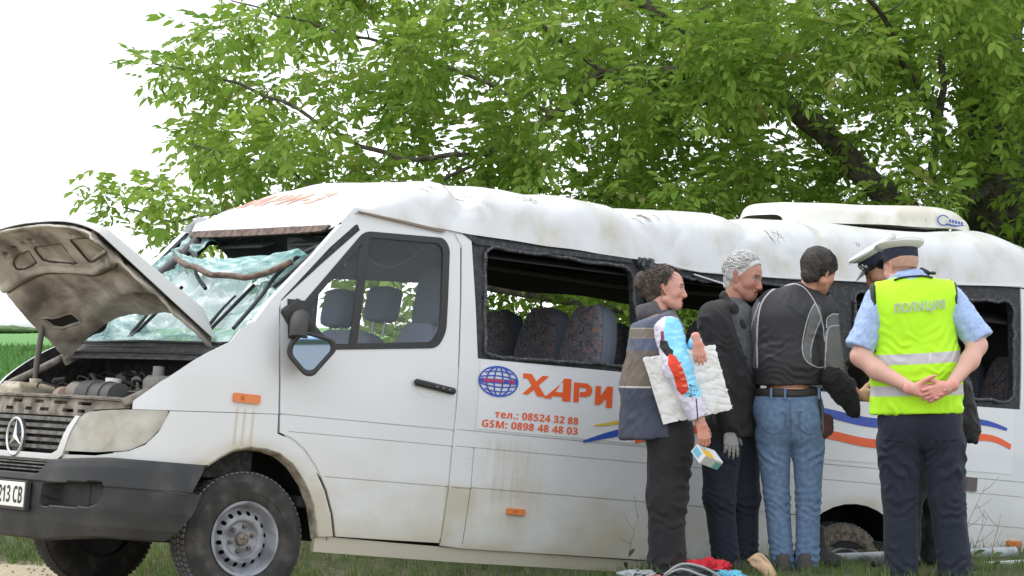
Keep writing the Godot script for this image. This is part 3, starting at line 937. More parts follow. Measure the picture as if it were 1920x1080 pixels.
	panel_part("grille_frame", gr, paint, pv([-1.118, 0.70, -1.06, 0.85, -1.03, 0.905, -1.06, 0.905, -1.10, 0.85, -1.16, 0.725, -1.21, 0.705, 2.0 * s_mid + 1.21, 0.705, 2.0 * s_mid + 1.16, 0.725, 2.0 * s_mid + 1.10, 0.85, 2.0 * s_mid + 1.06, 0.905, 2.0 * s_mid + 1.03, 0.905, 2.0 * s_mid + 1.12, 0.68, 2.0 * s_mid + 1.18, 0.662, -1.18, 0.662]), 0.012, 0.04)
	for k in 5:
		var y := 0.728 + 0.037 * k
		var e := -1.165 + 0.022 * k
		panel_part("grille_slat", gr, grille_m, pv([e, y, 2.0 * s_mid - e, y, 2.0 * s_mid - e, y + 0.019, e, y + 0.019]), 0.004 - 0.003 * k, 0.04)
	var mesh_b := MB.new()
	for k in 40:
		var s := -1.16 + (2.0 * s_mid + 2.32) * k / 39.0
		panel(mesh_b, pv([s, 0.72, s + 0.004, 0.72, s + 0.004, 0.90, s, 0.90]), -0.02, 0.0, [], false, 0.3)
	obj("grille_mesh", mesh_b.mesh(), grille_m, gr)
	# panel behind the hood's edge, with its slots
	var slots := []
	for q in [[0.12, 0.13, 0.052], [0.33, 0.16, 0.05], [0.55, 0.13, 0.05], [-0.14, 0.14, 0.05], [0.20, 0.12, 0.025], [0.43, 0.12, 0.025], [0.56, 0.07, 0.025], [0.03, 0.1, 0.025], [-0.22, 0.12, 0.025]]:
		var y0 := 0.965 if q[2] > 0.03 else 0.925
		slots.append(pv([s_mid + q[0], y0, s_mid + q[0] + q[1] * 0.8, y0, s_mid + q[0] + q[1] * 0.8, y0 + 0.018, s_mid + q[0], y0 + 0.018]))
	panel_part("lock_carrier", t, grey_dirt, pv([-1.03, 0.905, -0.96, 0.945, -0.74, 0.965, -0.74, 0.995, 2.0 * s_mid + 0.74, 0.995, 2.0 * s_mid + 0.96, 0.945, 2.0 * s_mid + 1.03, 0.905]), -0.012, 0.03, slots)
	var lc := MB.new()
	lc.sheet(func(a, b):
		var p := skin(lerpf(-0.74, 2.0 * s_mid + 0.74, a), 0.995)
		return p + Vector3(0.20 * b, 0.012 * sin(b * PI), 0), 30, 4, 0.01)
	obj("lock_carrier_top", lc.mesh(), grey_dirt, t)
	# star emblem in its ring
	var star := MB.new()
	var sc := skin(s_mid, 0.78) + Vector3(-0.012, 0, 0.035)
	var ringt := []
	for k in 41: ringt.append(sc + Vector3(0, 0.096 * cos(TAU * k / 40.0), 0.096 * sin(TAU * k / 40.0)))
	star.tube(ringt, [0.0085], 8, false)
	for k in 3:
		var w := TAU * k / 3.0
		var d := Vector3(0, cos(w), sin(w))
		var sd := Vector3(0, -sin(w), cos(w)) * 0.017
		var f := Vector3(-0.014, 0, 0)
		star.flat([sc + f, sc + sd - d * 0.01, sc + d * 0.092])
		star.flat([sc + f, sc + d * 0.092, sc - sd - d * 0.01])
	obj("star_emblem", star.mesh(), mat(0.62, 0.62, 0.63, 0.25, 0.85), gr)
	star = MB.new()
	star.lathe(axis_y(Vector3(-1, 0, 0), sc + Vector3(0.018, 0, 0)), [Vector2(0.092, -0.02), Vector2(0.092, 0.0), Vector2(0.001, 0.004)], 32)
	obj("emblem_plate", star.mesh(), mat(0.03, 0.03, 0.032, 0.5), gr)
	# bumper: shaped in height, wrapped round the nose
	var bsec := [[0.30, -0.02], [0.31, 0.02], [0.36, 0.04], [0.45, 0.05], [0.555, 0.05], [0.565, 0.056], [0.66, 0.042], [0.70, 0.028], [0.708, 0.0]]
	var bm := MB.new()
	var s0 := -0.30
	var s1 := 2.0 * s_mid + 0.30
	var nb := 90
	var rows := []
	for k in nb + 1:
		var s := lerpf(s0, s1, float(k) / nb)
		var edge := minf(absf(s - s0), absf(s - s1))
		var row := []
		for q in bsec.size():
			var h: float = bsec[q][0]
			# the ends run down and forward along the wheel arch
			var cut := 0.0
			if h < 0.56: cut = (0.56 - h) * 0.40 + 0.02
			else: cut = (0.708 - h) * 0.55
			if h < 0.40: cut += (0.40 - h) * 0.7
			var ss := s
			if edge < 0.4: ss = s - signf(s - (s0 + s1) * 0.5) * cut * (1.0 - edge / 0.4)
			var front := clampf((edge - 0.5) / 0.4, 0.0, 1.0)
			var pn := skin_n(ss, minf(h, 0.75))
			pn.y = 0.0
			var hh := h
			if h > 0.6: hh -= 0.03 * front
			if h < 0.32: hh -= 0.04 * front
			row.append([skin(ss, hh) + pn.normalized() * (bsec[q][1] + 0.004), ss, hh])
		rows.append(row)
	var fog_holes := [rounded(pv([-1.193, 0.553, -0.797, 0.578, -0.805, 0.512, -0.83, 0.47, -0.88, 0.452, -1.208, 0.44]), 0.02), rounded(pv([2.0 * s_mid + 1.193, 0.553, 2.0 * s_mid + 1.208, 0.44, 2.0 * s_mid + 0.88, 0.452, 2.0 * s_mid + 0.83, 0.47, 2.0 * s_mid + 0.805, 0.512, 2.0 * s_mid + 0.797, 0.578]), 0.02), rounded(pv([-1.20, 0.665, 2.0 * s_mid + 1.20, 0.665, 2.0 * s_mid + 1.26, 0.60, -1.26, 0.60]), 0.015)]
	bm.sheet(func(a, b):
		var x: float = a * nb
		var y: float = b * (bsec.size() - 1)
		var k0 := clampi(int(x), 0, nb - 1)
		var q0 := clampi(int(y), 0, bsec.size() - 2)
		var p: Vector3 = (rows[k0][q0][0] as Vector3).lerp(rows[k0 + 1][q0][0], x - k0).lerp((rows[k0][q0 + 1][0] as Vector3).lerp(rows[k0 + 1][q0 + 1][0], x - k0), y - q0)
		var s: float = lerpf(rows[k0][q0][1], rows[k0 + 1][q0][1], x - k0)
		var h: float = lerpf(rows[k0][q0][2], rows[k0][q0 + 1][2], y - q0)
		for hole in fog_holes:
			if Geometry2D.is_point_in_polygon(Vector2(s, h), hole):
				p += Vector3(0.09, 0, 0) if s < -0.95 else -skin_n(s, h) * 0.085
				break
		return p, 360, 96, 0.0)
	var bumper := obj("front_bumper", bm.mesh(), bumper_m, t)
	for k in 3:
		panel_part("bumper_grille_slat", bumper, grille_m, pv([-1.235 + 0.01 * k, 0.612 + 0.018 * k, 2.0 * s_mid + 1.235 - 0.01 * k, 0.612 + 0.018 * k, 2.0 * s_mid + 1.235 - 0.01 * k, 0.619 + 0.018 * k, -1.235 + 0.01 * k, 0.619 + 0.018 * k]), 0.03, 0.03)
	panel_part("bumper_crease", bumper, mat(0.085, 0.087, 0.09, 0.5), pv([-0.80, 0.572, -0.40, 0.557, -0.40, 0.554, -0.80, 0.568]), 0.0575, 0.0)
	# number plate
	var plate := MB.new()
	plate.box(tf(Vector3(-0.982, 0.482, 0.075), 0, 0, 0), Vector3(0.012, 0.128, 0.535), 0.004)
	var pl := obj("number_plate", plate.mesh(), mat(0.72, 0.71, 0.66, 0.5), t)
	plate = MB.new()
	plate.box(tf(Vector3(-0.969, 0.478, 0.075)), Vector3(0.03, 0.155, 0.57), 0.006)
	obj("plate_holder", plate.mesh(), black, pl)
	plate = MB.new()
	lp = letters("1213 CB", 0.345, 0.088, "Droid Sans")
	for k in lp.size() / 3:
		var id := []
		for e in 3: id.append(plate.vert(Vector3(-0.9895, 0.438 + lp[k * 3 + e].y, -0.02 + lp[k * 3 + e].x), Vector3(-1, 0, 0)))
		plate.tri(id[0], id[1], id[2])
	obj("lettering", plate.mesh(), mat(0.02, 0.02, 0.02, 0.6), pl)

	hood_and_bay(t, grey_dirt, matte, black)
	windscreen(t, rubber, black)
	cab(t, matte)
	running_gear(t, matte, black)
	return t

func soft_in(p: Vector2, poly: PackedVector2Array, w: float) -> float:
	var d := 1e9
	for q in poly.size():
		d = minf(d, p.distance_to(Geometry2D.get_closest_point_to_segment(p, poly[q], poly[(q + 1) % poly.size()])))
	if not Geometry2D.is_point_in_polygon(p, poly): d = -d
	return smoothstep(-w, w, d)

func hood_pt(a: float, b: float) -> Vector3:
	var p := Vector3(-0.17, 1.329, 0.75).lerp(Vector3(-0.269, 1.256, -0.75), a).lerp(Vector3(-0.907, 1.824, 0.77).lerp(Vector3(-0.94, 1.795, -0.75), a), b)
	var q := absf(2.0 * a - 1.0)
	return p + Vector3(0.1, 1, 0) * (0.21 * (1.0 - q * q * q) * (1.0 - b) + 0.09 * (1.0 - pow(q, 2.5)) * b)

func hood_and_bay(t: Node3D, dirt: Material, matte: Material, black: Material) -> void:
	var under := mottled([Color(0.10, 0.085, 0.072), Color(0.31, 0.275, 0.23), Color(0.42, 0.385, 0.33), Color(0.50, 0.47, 0.42)], [0.18, 0.40, 0.55, 0.9], 0.009, 0.9, 0.7, 71, 0.15, 4)
	var cells := [pv([0.893, 0.72, 0.829, 0.772, 0.731, 0.772, 0.764, 0.649, 0.884, 0.652]), pv([0.692, 0.785, 0.48, 0.785, 0.525, 0.57, 0.723, 0.639]), pv([0.385, 0.824, 0.179, 0.872, 0.174, 0.722, 0.448, 0.56])]
	var slot := rounded(pv([0.969, 0.338, 0.931, 0.258, 0.865, 0.205, 0.853, 0.106, 0.942, 0.164, 0.961, 0.212]), 0.02)
	var ridge := [Vector2(1.0, 0.64), Vector2(0.911, 0.615), Vector2(0.787, 0.59), Vector2(0.634, 0.533), Vector2(0.479, 0.486), Vector2(0.3, 0.56), Vector2(0.16, 0.68), Vector2(0.05, 0.72)]
	var crinkle := FastNoiseLite.new()
	crinkle.seed = 4
	crinkle.frequency = 1.0
	var holes := [[0.862, 0.813], [0.789, 0.831], [0.714, 0.84], [0.632, 0.86], [0.306, 0.886], [0.217, 0.898], [0.115, 0.914]]
	var f := func(a: float, b: float) -> Vector3:
		var p := hood_pt(a, b)
		var q := Vector2(a, b)
		var d := 0.0
		for c in cells:
			var e := soft_in(q, c, 0.012)
			d += 0.022 * e
		d += 0.02 * soft_in(q, slot, 0.02)
		for h in holes: d += 0.05 * smoothstep(0.017, 0.011, Vector2((a - h[0]) * 1.0, (b - h[1]) * 0.64).length())
		var rd := 9.0
		for k in ridge.size() - 1: rd = minf(rd, q.distance_to(Geometry2D.get_closest_point_to_segment(q, ridge[k], ridge[k + 1])))
		d -= 0.02 * exp(-pow(rd / 0.02, 2.0))
		d -= 0.016 * smoothstep(0.05, 0.02, minf(a, 1.0 - a))
		d -= 0.012 * smoothstep(0.96, 0.985, b)
		d += 0.012 * crinkle.get_noise_2d(a * 3.0, b * 3.0) + 0.03 * crinkle.get_noise_2d(a * 2.0 + 9.0, b * 1.2) * (1.0 - b)
		d -= 0.02 * exp(-pow((b - 0.18 - 0.12 * sin(a * 5.0)) / 0.06, 2.0)) * smoothstep(0.1, 0.3, a) * smoothstep(0.95, 0.8, a)
		return p + Vector3(0.56, 0.83, 0) * d
	var b := MB.new()
	b.sheet(f, 240, 170, 0.012, false)
	var hood := obj("open_hood", b.mesh(), under, t)
	var bead := mat(0.06, 0.05, 0.042, 0.85)
	for c in cells:
		var pts := []
		for q in rounded(c, 0.03, 3): pts.append((f.call(q.x, q.y) as Vector3) - Vector3(0.56, 0.83, 0) * 0.0145)
		pts.append(pts[0])
		obj("sealant_bead", tube_mesh(pts, [0.0075], 6), bead, hood)
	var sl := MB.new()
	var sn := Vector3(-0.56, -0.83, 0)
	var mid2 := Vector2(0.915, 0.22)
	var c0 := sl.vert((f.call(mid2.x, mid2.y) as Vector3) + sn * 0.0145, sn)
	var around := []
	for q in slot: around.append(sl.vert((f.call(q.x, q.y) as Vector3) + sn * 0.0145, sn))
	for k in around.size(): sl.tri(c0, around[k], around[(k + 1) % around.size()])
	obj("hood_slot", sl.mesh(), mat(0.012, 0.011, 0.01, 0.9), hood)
	var lip := []
	for q in slot: lip.append((f.call(q.x, q.y) as Vector3) + sn * 0.013)
	lip.append(lip[0])
	obj("slot_lip", tube_mesh(lip, [0.011], 7), under, hood)
	var rl := []
	for q in spline(ridge, 4): rl.append((f.call(clampf(q.x, 0.02, 0.98), q.y - 0.035) as Vector3) - Vector3(0.56, 0.83, 0) * 0.0145)
	obj("sealant_bead", tube_mesh(rl, [0.006], 6), bead, hood)
	b = MB.new()
	b.sheet(func(x, y): return hood_pt(lerpf(0.01, 0.99, x), lerpf(0.01, 0.995, y)) + Vector3(0.56, 0.83, 0) * (0.016 + 0.06 * smoothstep(0.0, 0.10, minf(minf(x, 1.0 - x), minf(y + 0.03, 1.0 - y)))), 40, 30, 0.004)
	obj("hood_outer_skin", b.mesh(), mat(0.46, 0.45, 0.43, 0.5), hood)
	b = MB.new()
	b.tube([Vector3(-0.47, 1.42, -0.72), Vector3(-0.475, 1.20, -0.74), Vector3(-0.47, 1.04, -0.76)], [0.017, 0.017, 0.012], 10)
	obj("prop_rod", b.mesh(), mat(0.14, 0.125, 0.11, 0.6), t)
	for z in [0.72, -0.72]:
		b = MB.new()
		b.box(tf(Vector3(-0.19 - (0.07 if z < 0 else 0.0), 1.29 - (0.04 if z < 0 else 0.0), z), 0, 0, 30), Vector3(0.14, 0.05, 0.04), 0.01)
		obj("hood_hinge", b.mesh(), dirt, t)

	# engine bay
	var dark := mottled([Color(0.006, 0.006, 0.006), Color(0.018, 0.017, 0.016), Color(0.05, 0.045, 0.04)], [0.25, 0.6, 1.0], 0.03, 0.4, 0.9, 81)
	b = MB.new()
	b.box(tf(Vector3(-0.36, 0.62, 0)), Vector3(0.6, 0.10, 1.5), 0.02)
	b.box(tf(Vector3(0.02, 0.95, 0)), Vector3(0.06, 0.72, 1.7), 0.02)
	for z in [-0.86, 0.86]: b.box(tf(Vector3(-0.24, 0.82, z)), Vector3(0.55, 0.35, 0.03), 0.01)
	obj("engine_bay", b.mesh(), dark, t)
	for z in [-0.87, 0.87]:
		b = MB.new()
		b.tube(spline([Vector3(-0.72, 0.985, z * 0.97), Vector3(-0.55, 1.08, z), Vector3(-0.35, 1.19, z), Vector3(-0.16, 1.30, z)], 5), [0.024], 6)
		obj("wing_rail", b.mesh(), dirt, t)
	for mir in [false, true]: panel_part("inner_wing", t, dark, pv([-0.719, 0.96, -0.725, 1.001, -0.6, 1.108, -0.525, 1.158, -0.316, 1.284, -0.2, 1.346, -0.151, 1.414, -0.064, 1.466, 0.001, 1.523, 0.07, 1.59, 0.083, 1.376, 0.111, 1.002, -0.206, 0.986, -0.516, 0.969]), -0.02, 0.0, [], mir, 0.12)
	b = MB.new()
	b.box(tf(Vector3(-0.45, 0.86, 0.06), 0, 0, 4), Vector3(0.42, 0.26, 0.48), 0.04)
	b.box(tf(Vector3(-0.30, 1.0, 0.1), 0, 0, 8), Vector3(0.3, 0.12, 0.3), 0.03)
	obj("engine_block", b.mesh(), dark, t)
	b = MB.new()
	b.tube([Vector3(-0.60, 1.02, 0.16), Vector3(-0.60, 1.02, 0.56)], [0.075], 18)
	b.tube([Vector3(-0.60, 1.02, 0.27), Vector3(-0.60, 1.02, 0.29)], [0.082], 18)
	b.tube([Vector3(-0.60, 1.02, 0.44), Vector3(-0.60, 1.02, 0.46)], [0.082], 18)
	obj("air_filter", b.mesh(), mat(0.06, 0.058, 0.056, 0.55), t)
	b = MB.new()
	for k in 7: b.tube([Vector3(-0.602, 1.02, 0.19 + 0.02 * k), Vector3(-0.602, 1.02, 0.2 + 0.02 * k)], [0.084], 16)
	obj("air_filter_ribs", b.mesh(), mat(0.11, 0.105, 0.1, 0.5), t)
	b = MB.new()
	b.tube(spline([Vector3(-0.60, 1.02, 0.18), Vector3(-0.60, 1.04, 0.05), Vector3(-0.55, 1.03, -0.05), Vector3(-0.45, 0.98, -0.1)], 6), [0.055], 14)
	obj("intake_hose", b.mesh(), mat(0.22, 0.19, 0.16, 0.75), t)
	b = MB.new()
	b.lathe(axis_y(Vector3(-0.2, 0.3, 0.9), Vector3(-0.62, 1.0, -0.05)), [Vector2(0.001, -0.03), Vector2(0.06, -0.03), Vector2(0.07, 0.0), Vector2(0.05, 0.04), Vector2(0.001, 0.045)], 16)
	obj("hose_flange", b.mesh(), mat(0.30, 0.22, 0.17, 0.8), t)
	b = MB.new()
	b.box(tf(Vector3(-0.60, 0.96, -0.55), 0, 8, 0), Vector3(0.30, 0.24, 0.24), 0.045)
	b.lathe(tf(Vector3(-0.56, 1.07, -0.55)), [Vector2(0.035, 0.0), Vector2(0.035, 0.035), Vector2(0.001, 0.037)], 12)
	obj("coolant_reservoir", b.mesh(), mottled([Color(0.20, 0.17, 0.11), Color(0.42, 0.37, 0.27), Color(0.5, 0.45, 0.35)], [0.1, 0.5, 0.9], 0.02, 0.4, 0.5, 85), t)
	b = MB.new()
	b.box(tf(Vector3(-0.30, 1.04, -0.35), 0, 12, 6), Vector3(0.20, 0.16, 0.16), 0.03)
	obj("fuse_box", b.mesh(), mat(0.035, 0.034, 0.033, 0.6), t)
	b = MB.new()
	b.box(tf(Vector3(-0.36, 1.10, 0.60), 0, -6, 0), Vector3(0.2, 0.10, 0.2), 0.025)
	b.lathe(tf(Vector3(-0.37, 1.15, 0.52)), [Vector2(0.03, 0.0), Vector2(0.03, 0.05), Vector2(0.001, 0.052)], 12)
	obj("brake_fluid_reservoir", b.mesh(), mat(0.24, 0.225, 0.2, 0.6), t)
	b = MB.new()
	b.lathe(tf(Vector3(-0.52, 1.11, 0.31)), [Vector2(0.042, -0.02), Vector2(0.042, 0.012), Vector2(0.001, 0.014)], 14)
	obj("filler_cap", b.mesh(), mat(0.72, 0.72, 0.70, 0.5), t)
	rng.seed = 31
	for k in 54:
		var z := rng.randf_range(-0.65, 0.6)
		var x := rng.randf_range(-0.5, -0.1)
		var y := 1.02 + 0.28 * (x + 0.55)
		var pts := []
		for e in 5: pts.append(Vector3(x + rng.randf_range(-0.12, 0.12), y + rng.randf_range(-0.07, 0.05), z + (e - 2) * 0.09))
		b = MB.new()
		b.tube(spline(pts, 5), [[0.005, 0.008, 0.012, 0.004][k % 4]], 7)
		obj("hose", b.mesh(), [black, mat(0.09, 0.08, 0.07, 0.8), mat(0.04, 0.036, 0.033, 0.7), mat(0.17, 0.15, 0.125, 0.8)][(k / 2) % 4], t)
	for k in 12:
		b = MB.new()
		b.box(tf(Vector3(rng.randf_range(-0.42, -0.08), rng.randf_range(0.98, 1.14), rng.randf_range(-0.6, 0.6)), rng.randf_range(-15, 15), rng.randf_range(-30, 30), rng.randf_range(-15, 15)), Vector3(rng.randf_range(0.05, 0.12), rng.randf_range(0.04, 0.1), rng.randf_range(0.05, 0.14)), 0.012)
		obj("engine_fitting", b.mesh(), [dark, mat(0.12, 0.107, 0.093, 0.7), mat(0.05, 0.046, 0.042, 0.6)][k % 3], t)

func ws_pt(a: float, b: float) -> Vector3:   # the plane of the windscreen: a across (0 near), b up
	var z := lerpf(0.86 - 0.06 * b, -0.83 + 0.06 * b, a)
	var curve := 0.05 * (1.0 - pow(absf(2.0 * a - 1.0), 2.0))
	return Vector3(-0.148 + 0.63 * b - curve, 1.354 + 0.645 * b - curve * 0.3, z)

func windscreen(t: Node3D, rubber: Material, black: Material) -> void:
	var glass := StandardMaterial3D.new()
	glass.albedo_color = lin(1, 1, 1)
	var im := Image.create(512, 512, false, Image.FORMAT_RGBA8)
	var cells := FastNoiseLite.new()
	cells.noise_type = FastNoiseLite.TYPE_CELLULAR
	cells.cellular_return_type = FastNoiseLite.RETURN_DISTANCE2_SUB
	cells.frequency = 0.24
	cells.seed = 2
	var big := FastNoiseLite.new()
	big.seed = 6
	big.frequency = 0.011
	big.fractal_octaves = 3
	for y in 512:
		for x in 512:
			var e := cells.get_noise_2d(x, y * 0.7)
			var w := clampf(0.5 + 1.1 * big.get_noise_2d(x, y), 0.0, 1.0)
			var crack := smoothstep(-0.70, -0.95, e)
			var c := Vector3(0.16, 0.46, 0.46).lerp(Vector3(0.72, 0.85, 0.83), w)
			c = c.lerp(Vector3(0.85, 0.92, 0.91), crack * 0.8)
			im.set_pixel(x, y, Color(Color(c.x, c.y, c.z).linear_to_srgb(), clampf(0.24 + 0.40 * w + 0.42 * crack, 0.0, 0.97)))
	glass.albedo_texture = ImageTexture.create_from_image(im)
	glass.transparency = BaseMaterial3D.TRANSPARENCY_ALPHA
	glass.roughness = 0.28
	glass.backlight_enabled = true
	glass.backlight = lin(0.5, 0.75, 0.72)
	var cr := FastNoiseLite.new()
	cr.seed = 14
	cr.frequency = 1.0
	cr.fractal_octaves = 3
	# upper edge of what is left of the pane: where it folds over
	var fold := func(a: float) -> float: return 0.74 - 0.06 * sin(PI * a) + 0.05 * sin(7.0 * a) * (1.0 - a)
	var b := MB.new()
	b.sheet(func(u, v):
		var a: float = u
		var bb: float = v * fold.call(a)
		var p := ws_pt(a, bb)
		var d: float = 0.05 * cr.get_noise_2d(a * 3.2, bb * 3.0) + 0.018 * cr.get_noise_2d(a * 11.0, bb * 9.0) - 0.10 * sin(PI * a) * sin(PI * v)
		return p + Vector3(-0.717, 0.697, 0) * d * smoothstep(0.0, 0.15, v), 70, 40, 0.003, true)
	var pane := obj("shattered_windscreen", b.mesh(), glass, t)
	# the flap folded forward over it, with its rubber hem
	var hem := func(a: float) -> Vector3:
		var drop: float = table([[0.0, 0.10], [0.06, 0.24], [0.13, 0.30], [0.3, 0.29], [0.5, 0.17], [0.7, 0.09], [0.95, -0.03]], a)
		return ws_pt(lerpf(0.015, 0.93, a), fold.call(a) - drop) + Vector3(-0.717, 0.697, 0) * (0.05 + 0.10 * sin(PI * a))
	b = MB.new()
	b.sheet(func(u, v):
		var p: Vector3 = ws_pt(lerpf(0.0, 0.95, u), fold.call(u)).lerp(hem.call(u), v)
		return p + Vector3(-0.717, 0.697, 0) * (0.07 * sin(PI * v) + 0.03 * cr.get_noise_2d(u * 6.0, v * 2.0 + 5.0)), 60, 16, 0.003, true)
	obj("glass_flap", b.mesh(), glass, pane)
	var brown := mottled([Color(0.05, 0.035, 0.028), Color(0.17, 0.105, 0.075), Color(0.25, 0.16, 0.115)], [0.2, 0.55, 0.9], 0.02, 0.3, 0.7, 91)
	var pts := []
	for k in 31: pts.append(hem.call(k / 30.0) + Vector3(-0.717, 0.697, 0) * 0.008)
	obj("glass_hem", tube_mesh(pts, [0.017], 7), brown, pane)
	b = MB.new()
	b.sheet(func(u, v): return roof(0.425 + 0.016 * v, lerpf(0.05, 0.95, u), 0.004 - 0.018 * (1.0 - v)) + Vector3(-0.012, -0.008 * (1.0 - v) + 0.003 * cr.get_noise_2d(u * 20.0, 0.0), 0), 60, 3, 0.012)
	obj("windscreen_header", b.mesh(), brown, t)
	# a torn strip of pane on the far pillar
	b = MB.new()
	b.sheet(func(u, v):
		var p := ws_pt(lerpf(0.86, 1.0, u), lerpf(0.52, 0.99, v))
		return p + Vector3(-0.717, 0.697, 0) * (0.05 * u + 0.04 * cr.get_noise_2d(u * 3.0, v * 4.0)), 10, 16, 0.003, true)
	obj("glass_strip", b.mesh(), glass, pane)
	# seals that came loose
	for q in [[Vector3(0.198, 1.71, -0.70), Vector3(0.27, 1.79, -0.80), Vector3(0.352, 1.872, -0.77), Vector3(0.36, 1.876, -0.60), Vector3(0.30, 1.82, -0.42), Vector3(0.24, 1.76, -0.25)],
			[Vector3(0.13, 1.64, 0.80), Vector3(0.22, 1.745, 0.86), Vector3(0.34, 1.862, 0.86), Vector3(0.352, 1.868, 0.80), Vector3(0.28, 1.80, 0.72), Vector3(0.19, 1.70, 0.70), Vector3(0.06, 1.575, 0.79), Vector3(-0.12, 1.40, 0.87)],
			[Vector3(0.34, 1.858, -0.49), Vector3(0.22, 1.74, -0.25), Vector3(0.13, 1.64, 0.05)]]:
		var e := []
		for p in q: e.append(p + Vector3(-0.717, 0.697, 0) * 0.03)
		obj("loose_seal", tube_mesh(spline(e, 6), [0.011], 7), rubber, t)
	# far pillar's dark bent trim
	b = MB.new()
	b.tube(spline([ws_pt(0.98, 0.35), ws_pt(0.95, 0.55), ws_pt(0.93, 0.75), ws_pt(0.96, 0.99)], 5), [0.05, 0.055, 0.06, 0.05], 9)
	obj("pillar_trim", b.mesh(), black, t)
	# wipers
	for z in [0.47, -0.35]:
		var wp := obj("wiper", tube_mesh([Vector3(-0.15, 1.33, z + 0.02), Vector3(-0.10, 1.41, z), Vector3(0.0, 1.54, z), Vector3(0.07, 1.615, z)], [0.017, 0.012, 0.008, 0.006], 7), black, t)
		var bl := MB.new()
		bl.box(Transform3D(axis_y(Vector3(0.66, 0.74, 0.05)).basis, Vector3(0.0, 1.51, z + 0.035)), Vector3(0.02, 0.46, 0.012), 0.004)
		obj("wiper_blade", bl.mesh(), black, wp)
	# cowl below the glass
	b = MB.new()
	b.sheet(func(u, v):
		var z := lerpf(0.86, -0.86, u)
		return Vector3(-0.13 - 0.16 * v - 0.04 * (1.0 - pow(z / 0.86, 2.0)), 1.352 - 0.10 * v - 0.03 * sin(PI * v * 3.0) * 0.3, z), 40, 10, 0.012)
	var cowl := obj("cowl", b.mesh(), mottled([Color(0.03, 0.028, 0.026), Color(0.075, 0.068, 0.06), Color(0.13, 0.118, 0.1)], [0.2, 0.55, 0.9], 0.02, 0.5, 0.75, 95), t)
	for k in 3:
		obj("cowl_rib", tube_mesh([Vector3(-0.17 - 0.045 * k, 1.34 - 0.032 * k, 0.82), Vector3(-0.21 - 0.045 * k, 1.345 - 0.032 * k, 0.0), Vector3(-0.17 - 0.045 * k, 1.34 - 0.032 * k, -0.82)], [0.008], 6), black, cowl)

func seat_shell(w: float, h: float, lean: float, m: Material, cover: Material, parent: Node, at: Vector3, called := "seat") -> void:
	var b := MB.new()
	var up := Vector3(lean, 1, 0).normalized()
	var fw := Vector3(-1, lean, 0).normalized()
	var sh := func(u: float, v: float, grow: float, front: float) -> Vector3:
		var c := cos(TAU * u)
		var s := sin(TAU * u)
		var ww: float = w * (0.5 + grow) * lerpf(1.0, 0.72, smoothstep(0.6, 1.0, v))
		var dd: float = 0.075 + grow
		var cap: float = pow(maxf(0.0, 1.0 - pow(absf(2.0 * v - 1.0), 9.0)), 0.5)
		return at + up * (h * v) + Vector3(0, 0, 1) * (ww * signf(c) * pow(absf(c), 0.55) * cap) + fw * ((dd * signf(s) * pow(absf(s), 0.6)) * cap + front)
	b.sheet(func(u, v): return sh.call(u, v, 0.0, 0.0), 28, 20)
	var o := obj(called, b.mesh(), m, parent)
	b = MB.new()
	b.sheet(func(u, v): return sh.call(0.03 + 0.44 * u, 0.03 + 0.93 * v, -0.02, 0.035), 16, 20)
	obj("seat_cover", b.mesh(), cover, o)
	b = MB.new()
	b.box(Transform3D(Basis(Vector3(0, 0, 1), 0.08), at + Vector3(-0.22, 0.03, 0)), Vector3(0.44, 0.13, w), 0.05)
	obj("seat_cushion", b.mesh(), cover, o)
	b = MB.new()
	for s in [-0.4, 0.4]: b.box(tf(at + Vector3(-0.15, -0.22, w * s)), Vector3(0.3, 0.38, 0.03), 0.008)
	obj("seat_leg", b.mesh(), mat(0.03, 0.03, 0.03, 0.6), o)

